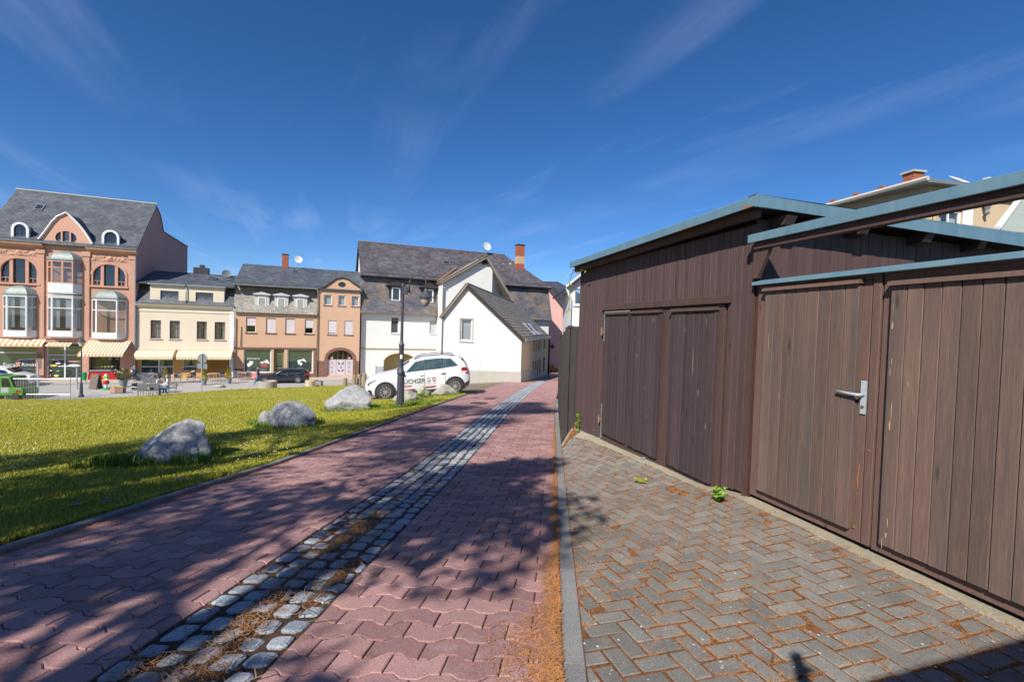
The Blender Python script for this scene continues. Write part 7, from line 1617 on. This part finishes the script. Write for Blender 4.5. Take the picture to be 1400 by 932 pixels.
# crumpled blue scrap by the garage
p = dpt(882, 628); mb = MB(); rr = random.Random(2); n = 5
gr = [[mb.pts([(.09 * (i / 4 - .5) + rr.gauss(0, .006), .05 * (j / 3 - .5) + rr.gauss(0, .006), .012 + rr.random() * .018)]) for i in range(5)] for j in range(4)]
for j in range(3):
    for i in range(4): mb.face([gr[j][i], gr[j][i + 1], gr[j + 1][i + 1], gr[j + 1][i]])
o = mb.build('litter_scrap', M('blue_scrap', (.25, .38, .5), (.55, .3, .2), scale=20, rough=.5), None, loc=p); tag(o, 'crumpled blue litter scrap by the garage door foot', 'litter')
# ================================================================== café furniture, planters, people
m_wick = M('grey_wicker', (.17, .175, .19), (.13, .135, .15), scale=20, rough=.8); m_alu = M('alu_leg', (.55, .56, .58), rough=.35, metal=.6); m_ttop = M('table_top', (.36, .26, .16), (.45, .34, .22), scale=5, rough=.6)
def chair_proto():
    r = empty('cafe_chair', (0, 0, 0))
    mb = MB(); mb.bbox((-.24, -.24, .43), (.24, .24, .48), .015); mb.build('seat', m_wick, r)
    mb = MB(); mb.prism([(-.25, .5), (.25, .5), (.27, .9), (-.27, .9)], .2, .24, axis=1); mb.build('backrest', m_wick, r)
    for x in (-.22, .22):
        for y in (-.22, .22): mb = MB(); mb.tube([(x, y, 0), (x, y, .43)], .018, 6); mb.build('leg', m_alu, r)
    for x in (-.27, .27): mb = MB(); mb.tube([(x, -.22, .45), (x, -.24, .66), (x, .22, .68)], .018, 6); mb.build('armrest', m_alu, r)
    return r
def table_proto():
    r = empty('cafe_table', (0, 0, 0)); mb = MB(); mb.bbox((-.38, -.38, .71), (.38, .38, .75), .01); mb.build('table_top', m_ttop, r)
    for x in (-.32, .32):
        for y in (-.32, .32): mb = MB(); mb.tube([(x, y, 0), (x, y, .71)], .02, 6); mb.build('leg', m_alu, r)
    return r
cp_, tp_ = chair_proto(), table_proto(); first = {'c': True, 't': True}
def put(kind, px_, py_, rz, label):
    pr_ = cp_ if kind == 'c' else tp_; o = pr_ if first[kind] else copy_tree(pr_); first[kind] = False
    p = G(px_, py_); o.location = (p.x, p.y, p.z); o.rotation_euler = (0, 0, rz); tag(o, label, 'chair' if kind == 'c' else 'table', 'café chairs on the pavement' if kind == 'c' else 'café tables on the pavement')
ra = ROW.rz
for (k, x, y, a, lab) in (('c', 196, 542.5, ra + math.pi, 'grey wicker café chair beside the flower trough, its back to the lawn'), ('c', 212.5, 541.5, ra + math.pi, 'grey wicker café chair turned to the lawn, beside the seated pair'), ('t', 205, 537.5, ra, 'café table of the lawn side group next to the flower trough'), ('t', 222, 536.5, ra, 'café table where the pair in white and blue sits'), ('c', 200.5, 533.5, ra, 'grey wicker chair behind the lawn side café table'),
    ('c', 236, 538, ra - 1.2, 'dark café chair with the wooden arm beside the seated pair'), ('c', 196.5, 523.5, ra + .2, 'pale framed café chair by the downpipe between salmon and cream house'), ('c', 204, 523.5, ra - .4, 'grey café chair under the shorter rounded awning'), ('t', 211, 522.5, ra, 'café table in front of the large café window'), ('c', 219, 523, ra + .5, 'grey café chair in front of the large café window'),
    ('c', 243, 523, ra + .3, 'café chair left standing before the orange pier'.replace(' left', '')), ('t', 251, 522.8, ra, 'café table before the orange café pier'), ('c', 260, 522, ra - 1.3, 'café chair seen sideways before the orange counter'), ('c', 285.5, 521, ra + 1.4, 'café chair before the ochre boarded door'), ('t', 291.5, 521, ra, 'café table before the ochre boarded door'), ('c', 298, 520.5, ra - 1.4, 'café chair between the boarded door and the small conifer'),
    ('c', 325, 519.5, ra + .2, 'dark café chair beside the grey corner downpipe'), ('t', 331, 519.5, ra, 'small café table at the apricot house corner'), ('c', 184.5, 520, ra + .3, 'white framed chair under the person in navy'), ('c', 337, 519, ra - .7, 'café chair before the apricot shop window'), ('c', 188.5, 541.5, ra + 1.2, 'grey wicker chair between flower trough and lawn side table'), ('c', 208.5, 532.5, ra - .2, 'grey wicker chair behind the seated pair, facing the lawn'), ('c', 229, 527, ra + .4, 'grey wicker chair next to the golden conifer behind the seated pair'), ('c', 266.5, 522.5, ra + .9, 'café chair between the orange pier and the traffic sign'), ('c', 190, 527.5, ra, 'grey chair in front of the flowering bush'), ('c', 306, 521.5, ra + 1.0, 'café chair close to the light grey conifer pot')): put(k, x, y, a, lab)
m_pot = M('grey_pot', (.22, .25, .29), rough=.7); m_con = M('golden_conifer', (.30, .28, .02), (.38, .30, .03), scale=6, rough=.8, rvar=.35); m_bushg = M('dark_bush', (.07, .12, .02), (.13, .15, .03), scale=6, rough=.8, rvar=.35)
def potted(name, px_, py_, h, label, mat, r0=.22, round_=False, flowers=0, ph=.42):
    p = G(px_, py_); ro = empty(name, p, 0, label, 'potted plant'); mb = MB(); mb.lathe([(r0 * .7, 0), (r0 * .95, ph), (r0, ph), (r0, ph + .04), (r0 * .85, ph + .04)], 14); mb.build('pot', m_pot, ro)
    mb = MB(); rr = random.Random(int(px_)); 
    for _ in range(900):
        t = rr.random(); z = ph + t * (h - ph); R_ = (r0 * 1.15 * (1 - t) ** .8 + .02) if not round_ else r0 * 1.5 * math.sqrt(max(.05, 1 - (2 * t - 1) ** 2)); a = rr.random() * 6.283; q = R_ * math.sqrt(rr.uniform(.4, 1)); c = Vector((q * math.cos(a), q * math.sin(a), z)); d = Vector((math.cos(a) * .5 + rr.gauss(0, .3), math.sin(a) * .5 + rr.gauss(0, .3), .8)).normalized(); s = d.cross(Vector((rr.gauss(0, 1), rr.gauss(0, 1), .1))).normalized(); L_ = .075
        mb.quad(c - s * .02, c + s * .02, c + d * L_ + s * .006, c + d * L_ - s * .006)
    mb.build('foliage', mat, ro)
    if flowers:
        mb = MB()
        for _ in range(flowers):
            a = rr.random() * 6.283; z = ph + (h - ph) * rr.uniform(.5, 1.05); q = r0 * 1.7; mb.lathe([(.005, -.03), (.06, 0), (.04, .04), (.005, .05)], 6, c=(q * math.cos(a), q * math.sin(a), z))
        mb.build('blossom', M('rose_blossom', (.75, .42, .36), (.8, .7, .6), scale=9, rough=.7), ro)
    return ro
potted('potted_conifer', 226.5, 524, 1.35, 'golden clipped conifer in pot behind the seated pair', m_con); potted('potted_conifer', 279, 526, 1.45, 'golden conifer in dark pot hidden behind the traffic sign pole', m_con); potted('potted_conifer', 313, 524, 1.45, 'golden conifer in light grey pot before the boarded door', m_con)
potted('flowering_bush', 168.5, 528.5, 1.45, 'dark pot with rose flowering bush before the red counter', m_bushg, r0=.32, round_=True, flowers=16, ph=.5)
# flower trough
for (x0, x1, lab, mt_) in ((150, 157.5, 'rose coloured flower trough with yellow pansies beside the lantern', (.50, .28, .2)), (158, 168, 'brown flower trough with yellow pansies at the pavement edge', (.27, .17, .13))):
    a, b = G(x0, 537), G(x1, 537); v = b - a; ro = empty('flower_trough', a, math.atan2(v.y, v.x), lab, 'planter'); mb = MB(); mb.bbox((0, 0, 0), (Vector((v.x, v.y)).length, .35, .38), .02); mb.build('trough', M('trough_%.2f' % mt_[0], mt_, rough=.85), ro)
    mb = MB(); rr = random.Random(int(x0))
    for _ in range(14): mb.lathe([(.005, -.02), (.05, .02), (.005, .05)], 6, c=(rr.uniform(.08, Vector((v.x, v.y)).length - .08), rr.uniform(.05, .3), .42))
    mb.build('pansies', M('pansy_yellow', (.75, .5, .02), rough=.7), ro)
# a-frame board, bin, ice cream figure
p = G(131, 531); ro = empty('sandwich_board', p, ra + 1.2, 'dark wooden sandwich board standing before the ice cream counter', 'sandwich board')
for s in (-1, 1): mb = MB(); mb.prism([(s * .32, 0), (s * .26, 0), (s * .01, 1.12), (s * .06, 1.14)], -.3, .3, axis=1); mb.build('board', M('board_dark', (.13, .10, .08), (.2, .15, .12), scale=5, rough=.8), ro)
p = G(114.5, 523.5); ro = empty('litter_bin', p, 0, 'bright green litter bin hanging by the shop doorway', 'bin'); mb = MB(); mb.lathe([(.18, .25), (.2, .9), (.21, .92), (.17, .93)], 14); mb.build('bin_body', M('bin_green', (.02, .42, .10), rough=.5), ro); mb = MB(); mb.tube([(0, .2, 0), (0, .2, 1.0)], .03, 6); mb.build('bin_post', m_galv, ro)
p = G(145, 532); ro = empty('ice_cream_figure', p, 0, 'colourful plastic ice cream sundae display with scoops on green base', 'display figure')
mb = MB(); mb.lathe([(.30, 0), (.32, .08), (.2, .16), (.1, .18)], 16); mb.build('base', M('fig_green', (.03, .5, .12), rough=.4), ro); mb = MB(); mb.lathe([(.11, .18), (.14, .3), (.16, .52), (.2, .58)], 14); mb.build('stem', m_wframe, ro); mb = MB(); mb.lathe([(.2, .58), (.28, .66), (.28, .9), (.2, .98)], 16); mb.build('cup', M('fig_red', (.6, .03, .02), rough=.4), ro)
for (x, z, r, c) in ((-.05, 1.1, .17, (.8, .75, .1)), (.12, 1.12, .14, (.8, .8, .78)), (-.17, 1.38, .15, (.8, .42, .05)), (.12, 1.38, .18, (.06, .6, .1)), (0, 1.58, .16, (.8, .68, .68))):
    mb = MB(); mb.lathe([(r * math.sin(a) + .001, -r * math.cos(a)) for a in rng(0, math.pi, 8)], 12, c=(x, -.02, z)); mb.build('scoop', M('scoop_%.2f_%.2f' % (c[0], c[1]), c, rough=.4), ro, smooth=True)
ro.scale = (.70,) * 3
# round concrete planters at the lawn edge
m_agg = M('exposed_aggregate', (.42, .38, .33), (.34, .31, .27), scale=6, rough=.95, bump=.6, bscale=40, fine=.3)
p = G(366, 531); s_ = 11.5 * p.y / FPX; ro = empty('concrete_planter', p, 0, 'round exposed aggregate concrete planter near the walking man', 'planter'); mb = MB(); mb.lathe([(s_ * .96, -.1), (s_, .1), (s_, .62), (s_ * .9, .64), (s_ * .86, .5), (.01, .5)], 24); mb.build('bowl', m_agg, ro)
p = G(424, 528); ro = empty('concrete_planter', p, 0, 'pale concrete planter with orange flowers on the street edge', 'planter'); mb = MB(); mb.lathe([(.36, -.1), (.42, .5), (.36, .52), (.3, .4), (.01, .4)], 18); mb.build('bowl', M('pale_planter', (.6, .5, .36), rough=.9), ro)
mb = MB(); rr = random.Random(4)
for _ in range(14): mb.lathe([(.005, -.03), (.06, .02), (.005, .06)], 6, c=(rr.uniform(-.3, .3), rr.uniform(-.3, .3), .55))
mb.build('flowers', M('orange_flower', (.75, .33, .02), rough=.7), ro)
p = G(434, 527); ro = empty('stone_trough', p, 0, 'small grey stone trough beside the pale concrete planter', 'planter'); mb = MB(); mb.bbox((-.4, -.25, -.1), (.4, .25, .42), .03); mb.build('trough', m_kerb, ro); mb = MB(); mb.box((-.33, -.18, .421), (.33, .18, .425)); mb.build('soil', m_bed, ro)
p = G(300.5, 529); rr = random.Random(8); mb = MB(); mb.lathe([(.35, -.05), (.4, .08), (.3, .2), (.12, .26)], 12); o = mb.build('stone_block', m_rockb, None, loc=p); tag(o, 'low brown stone set at the lawn edge near the traffic sign', 'stone')
m_boll = M('weathered_post', (.34, .26, .17), (.26, .2, .14), scale=5, rough=.9, stretch=(5, 5, .6))
for k, (px_, py_, top, lab) in enumerate(((471.5, 528.5, 516.5, 'lone weathered wooden bollard at the lawn corner'), (484, 529.5, 513, 'wooden bollard nearest the lone one in the row of three'), (491, 529, 511.5, 'middle wooden bollard of the row of three'), (498, 528, 510, 'wooden bollard of the row of three next to the white car'))):
    p = G(px_, py_); h = (py_ - top) * p.y / FPX; r = 2.9 * p.y / FPX; ro = empty('wooden_bollard', p, 0, lab, 'bollard', 'wooden bollards at the court entrance'); mb = MB(); mb.lathe([(r, -.2), (r, h - .05), (r * .9, h - .01), (r * .5, h)], 12); mb.build('post', m_boll, ro); mb = MB(); mb.lathe([(r * .88, h - .004), (r * .5, h + .012), (.005, h + .014)], 12, cap=False); mb.build('end_grain', M('end_grain', (.42, .33, .22), rough=.9), ro)
# people
m_skin = M('skin', (.55, .32, .23), rough=.6); m_hair = M('dark_hair', (.03, .022, .02), rough=.6); m_hairg = M('grey_hair', (.35, .33, .31), rough=.7)
def cloth(n, c): return M('cloth_' + n, c, rough=.85, bump=.2, bscale=20)
def person(loc, rz, label, joints, edges, mats, hair, sc=1.0):
    """one continuous skinned body; faces take skin, top, trousers or shoe material by the nearest bone"""
    me = bpy.data.meshes.new('person'); names = list(joints); me.from_pydata([joints[n][0] for n in names], [(names.index(a), names.index(b)) for a, b, g in edges], [])
    o = bpy.data.objects.new('person', me); link(o); sk = o.modifiers.new('s', 'SKIN'); o.modifiers.new('d', 'SUBSURF').levels = 2
    for i, n in enumerate(names): me.skin_vertices[0].data[i].radius = joints[n][1]; me.skin_vertices[0].data[i].use_root = (n == 'pelvis')
    dg = bpy.context.evaluated_depsgraph_get(); m2 = bpy.data.meshes.new_from_object(o.evaluated_get(dg)); bpy.data.objects.remove(o)
    m2.materials.clear()
    for q in mats: m2.materials.append(q)
    segs = [(Vector(joints[a][0]), Vector(joints[b][0]), g) for a, b, g in edges]
    for f in m2.polygons:
        c = f.center; best = (9, 0)
        for a, b, g in segs:
            ab = b - a; t = max(0, min(1, (c - a).dot(ab) / max(1e-6, ab.length_squared))); d = (a + ab * t - c).length
            if d < best[0]: best = (d, g)
        f.material_index = best[1]; f.use_smooth = True
    q = bpy.data.objects.new('person', m2); link(q); q.location = loc; q.rotation_euler = (0, 0, rz); q.scale = (sc,) * 3; tag(q, label, 'person')
    h = joints['head'][0]; mb = MB(); mb.lathe([(.006, .115), (.06, .10), (.092, .05), (.10, 0), (.095, -.05), (.07, -.09)], 14, c=(h[0] + .012, h[1] + .018, h[2] + .035), cap=False); mb.build('hair', hair, q, smooth=True)
    mb = MB()
    for s in (-1, 1): mb.lathe([(.001, -.008), (.009, 0), (.001, .008)], 6, c=(h[0] - .105, h[1] + .032 * s, h[2] + .0))
    mb.build('eyes', m_hair, q); mb = MB(); mb.prism([(h[0] - .10, h[2] + .0), (h[0] - .135, h[2] - .035), (h[0] - .10, h[2] - .04)], h[1] - .012, h[1] + .012, axis=1); mb.build('nose', m_skin, q)
    return q
def hand(J, E, w, d, tag_, g=0):
    """palm continues into five short tapered fingers"""
    w = Vector(w); d = Vector(d).normalized(); s = d.cross(Vector((0, 0, 1))); s = s.normalized() if s.length > .1 else Vector((0, 1, 0)); p = w + d * .075
    J[tag_ + 'palm'] = (tuple(p), (.032, .018)); E.append((tag_, tag_ + 'palm', g))
    for k, (o_, l) in enumerate(((-.030, .055), (-.010, .075), (.010, .078), (.030, .066))):
        J[tag_ + 'f%d' % k] = (tuple(p + s * o_ + d * (.03 + l)), (.008, .008)); E.append((tag_ + 'palm', tag_ + 'f%d' % k, g))
    J[tag_ + 'th'] = (tuple(w + d * .06 + s * .065), (.009, .009)); E.append((tag_ + 'palm', tag_ + 'th', g))
def walker():      # walks towards local -x
    J = {'pelvis': ((0, 0, .93), (.15, .12)), 'waist': ((-.01, 0, 1.10), (.14, .11)), 'chest': ((-.02, 0, 1.32), (.17, .13)), 'neck': ((-.02, 0, 1.48), (.06, .06)), 'head': ((-.04, 0, 1.62), (.085, .095)), 'crown': ((-.03, 0, 1.70), (.06, .07)),
         'shL': ((-.02, -.19, 1.40), (.065, .065)), 'elL': ((.06, -.25, 1.14), (.048, .048)), 'haL': ((-.10, -.24, .94), (.032, .032)), 'shR': ((-.02, .19, 1.40), (.065, .065)), 'elR': ((-.08, .24, 1.15), (.048, .048)), 'haR': ((-.28, .20, 1.05), (.032, .032)),
         'hiL': ((0, -.10, .88), (.105, .105)), 'knL': ((-.16, -.10, .50), (.07, .07)), 'anL': ((-.30, -.10, .10), (.045, .045)), 'toL': ((-.46, -.11, .05), (.042, .03)), 'hiR': ((0, .10, .88), (.105, .105)), 'knR': ((.08, .10, .49), (.07, .07)), 'anR': ((.36, .10, .16), (.045, .045)), 'toR': ((.24, .11, .04), (.04, .03))}
    E = [('pelvis', 'waist', 1), ('waist', 'chest', 1), ('chest', 'neck', 1), ('neck', 'head', 0), ('head', 'crown', 0), ('chest', 'shL', 1), ('shL', 'elL', 1), ('elL', 'haL', 1), ('chest', 'shR', 1), ('shR', 'elR', 1), ('elR', 'haR', 1), ('pelvis', 'hiL', 2), ('hiL', 'knL', 2), ('knL', 'anL', 2), ('anL', 'toL', 3), ('pelvis', 'hiR', 2), ('hiR', 'knR', 2), ('knR', 'anR', 2), ('anR', 'toR', 3)]
    hand(J, E, J['haL'][0], (-.3, 0, -.9), 'haL'); hand(J, E, J['haR'][0], (-.8, 0, -.3), 'haR'); return J, E
def sitter():      # sits facing local -x
    J = {'pelvis': ((.05, 0, .56), (.16, .13)), 'waist': ((.06, 0, .74), (.15, .12)), 'chest': ((.02, 0, .96), (.17, .13)), 'neck': ((0, 0, 1.12), (.06, .06)), 'head': ((-.03, 0, 1.25), (.085, .095)), 'crown': ((-.02, 0, 1.33), (.06, .07)),
         'shL': ((.02, -.19, 1.04), (.065, .065)), 'elL': ((-.02, -.26, .78), (.048, .048)), 'haL': ((-.26, -.16, .79), (.032, .032)), 'shR': ((.02, .19, 1.04), (.065, .065)), 'elR': ((-.02, .26, .78), (.048, .048)), 'haR': ((-.26, .16, .79), (.032, .032)),
         'hiL': ((.0, -.11, .53), (.105, .1)), 'knL': ((-.40, -.12, .50), (.072, .072)), 'anL': ((-.40, -.12, .10), (.045, .045)), 'toL': ((-.56, -.12, .045), (.042, .03)), 'hiR': ((.0, .11, .53), (.105, .1)), 'knR': ((-.40, .12, .50), (.072, .072)), 'anR': ((-.36, .12, .10), (.045, .045)), 'toR': ((-.52, .12, .045), (.042, .03))}
    E = [('pelvis', 'waist', 1), ('waist', 'chest', 1), ('chest', 'neck', 1), ('neck', 'head', 0), ('head', 'crown', 0), ('chest', 'shL', 1), ('shL', 'elL', 1), ('elL', 'haL', 1), ('chest', 'shR', 1), ('shR', 'elR', 1), ('elR', 'haR', 1), ('pelvis', 'hiL', 2), ('hiL', 'knL', 2), ('knL', 'anL', 2), ('anL', 'toL', 3), ('pelvis', 'hiR', 2), ('hiR', 'knR', 2), ('knR', 'anR', 2), ('anR', 'toR', 3)]
    hand(J, E, J['haL'][0], (-1, .2, -.1), 'haL'); hand(J, E, J['haR'][0], (-1, -.2, -.1), 'haR'); return J, E
jeans = cloth('jeans', (.06, .20, .36)); navy = cloth('navy', (.015, .02, .04)); whitec = cloth('white', (.70, .68, .68)); bluec = cloth('blue', (.10, .25, .45)); shoe = cloth('shoe', (.35, .35, .36)); dkc = cloth('dark', (.05, .05, .07))
J, E = walker(); p = G(353, 526.5); man = person(p, ra, 'person in dark jacket and blue jeans walking past the black car', J, E, [m_skin, navy, jeans, shoe], m_hair, 1.0)
mb = MB(); mb.prism([(.0, .25), (.10, .28), (.22, .0), (.18, -.45), (-.10, -.42), (-.22, -.15)], -.04, .03, axis=1); o = mb.build('pink_jacket', cloth('pink', (.75, .28, .26)), None, loc=Vector(man.location) + Vector((-.28, -.02, 1.02)) + Vector((0, 0, 0)), rz=ra); o.rotation_euler = (0, .5, ra); tag(o, 'pink jacket carried over the arm of the walking person', 'jacket')
J, E = sitter(); p = G(228.5, 540.5); person(p, ra + .2, 'seated person in white and blue shirt at the lawn side café table', J, E, [m_skin, whitec, bluec, shoe], m_hairg)
p = G(217.5, 539); person(p, ra + math.pi - .3, 'seated person in white top and navy trousers facing the blue shirted guest', J, E, [m_skin, cloth('offwhite', (.62, .60, .58)), navy, shoe], m_hair)
p = G(184, 520.5); person(p, ra + .4, 'person in navy jacket sitting beside the flowering bush', J, E, [m_skin, cloth('teal', (.02, .09, .14)), dkc, shoe], m_hairg)
# ================================================================== trees on the lawn behind the camera (they throw the dappled shade) and the shed beside them
m_bark = M('bark', (.13, .095, .07), (.08, .06, .048), scale=3, rough=.95, bump=1, bscale=14, stretch=(3, 3, .7)); m_leafs = M('tree_leaf', (.06, .10, .02), (.09, .14, .025), scale=.8, rough=.6, rvar=.35)
def tree(x, y, H, cz0, R, n, seed, label, lean=(0, 0), asp=1.0, clump=.8, leaf=.042):
    r = random.Random(seed); z0 = T(x, max(-14, y)) + .0; root = empty('lawn_tree', (x, y, z0), 0, label, 'tree', 'trees on the lawn behind the path')
    mb = MB(); top = Vector((lean[0], lean[1], H * .93)); mid = top * .5 + Vector((.15, -.1, 0)); mb.tube([(0, 0, -.2), (0, 0, .3), tuple(mid), tuple(top)], [.30, .22, .13, .03], 10)
    cl = []
    for k in range(38):
        t = (k + r.random()) / 38; z = cz0 + (H - cz0) * t; prof = math.sin(math.pi * min(1, (t * .86 + .14))) ** .7; a = r.random() * 6.283; q = R * prof * r.uniform(.25, 1.0)
        c = Vector((lean[0] * z / H + q * math.cos(a), lean[1] * z / H + q * math.sin(a) * asp, z)); b = Vector((lean[0] * z / H * .9, lean[1] * z / H * .9, max(1.0, z - q * .55))); cl.append((c, r.uniform(.55, 1.15) * clump)); mb.tube([tuple(b), tuple((b + c) / 2 + Vector((0, 0, .12))), tuple(c)], [.05, .032, .012], 5)
    mb.build('trunk', m_bark, root, smooth=True)
    rs = np.random.RandomState(seed); ids = rs.randint(0, len(cl), n); C = np.array([tuple(c[0]) for c in cl])[ids]; S_ = np.array([c[1] for c in cl])[ids]
    d = rs.normal(size=(n, 3)); d /= np.linalg.norm(d, axis=1)[:, None]; P = C + d * (S_ * rs.rand(n) ** .45)[:, None] * np.array([1, 1, .7])
    u = rs.normal(size=(n, 3)); u /= np.linalg.norm(u, axis=1)[:, None]; w = np.cross(u, rs.normal(size=(n, 3))); w /= np.linalg.norm(w, axis=1)[:, None]; L_ = (leaf + leaf * .85 * rs.rand(n))[:, None]
    V = np.stack([P - u * L_, P + w * L_ * .5, P + u * L_, P - w * L_ * .5], 1).reshape(-1, 3)
    me = bpy.data.meshes.new('crown'); me.from_pydata(V.tolist(), [], [tuple(range(4 * i, 4 * i + 4)) for i in range(n)]); me.materials.append(m_leafs); o = bpy.data.objects.new('crown', me); link(o, root); return root
tree(-8.3, -2.2, 16.2, 3.6, 2.9, 27000, 6, 'tall broadleaf tree on the lawn beside the path, crown reaching highest', clump=.95)
tree(-4.5, -3.4, 8.6, 2.9, 1.8, 7500, 2, 'smaller broadleaf tree nearest the path kerb', clump=.66, leaf=.065)
tree(-10.4, -1.4, 9.4, 3.0, 2.4, 15000, 3, 'low broadleaf tree standing farthest out on the lawn', clump=.85)
tree(-7.4, -2.9, 7.2, 2.6, 1.9, 11000, 4, 'young broadleaf tree between the low tree and the tall tree', clump=.75)
nb = empty('neighbour_garage', (.13, -.74, 0), math.atan2(.294, .956), 'brown boarded garage with flat roof at the driveway entrance', 'garage')
mb = MB(); mb.box((0.1, -4.0, -.2), (4.0, -.05, 2.45)); mb.build('wall_core', m_wgd, nb)
mb = MB(); mb.box((-.02, -4.1, 2.451), (4.1, .03, 2.56)); mb.build('roof', m_blue, nb)
for k in range(38): x = .1 + k * .1025; mb = MB(); mb.box((x + .002, -.049, -.15), (x + .1, -.027, 2.44)); mb.build('wall_board', m_wg, nb)
J, E = walker()
J.update({'shR': ((-.02, .19, 1.44), (.065, .065)), 'elR': ((-.06, .22, 1.70), (.045, .045)), 'haR': ((-.03, .16, 2.02), (.034, .034)), 'knL': ((-.02, -.11, .48), (.07, .07)), 'anL': ((0, -.11, .09), (.045, .045)), 'toL': ((-.15, -.12, .045), (.042, .03)), 'knR': ((-.02, .11, .48), (.07, .07)), 'anR': ((0, .11, .09), (.045, .045)), 'toR': ((-.15, .12, .045), (.042, .03))})
E = [e for e in E if not (e[0].startswith('haRp') or e[1].startswith('haRp'))]; [J.pop(k) for k in list(J) if k.startswith('haR') and k != 'haR']
hand(J, E, J['haR'][0], (0, -.1, 1), 'haR')
person(Vector((-.02, -.40, zp(-.40))), RD(-90), 'photographer standing on the red path with one arm raised', J, E, [m_skin, navy, jeans, shoe], m_hair)
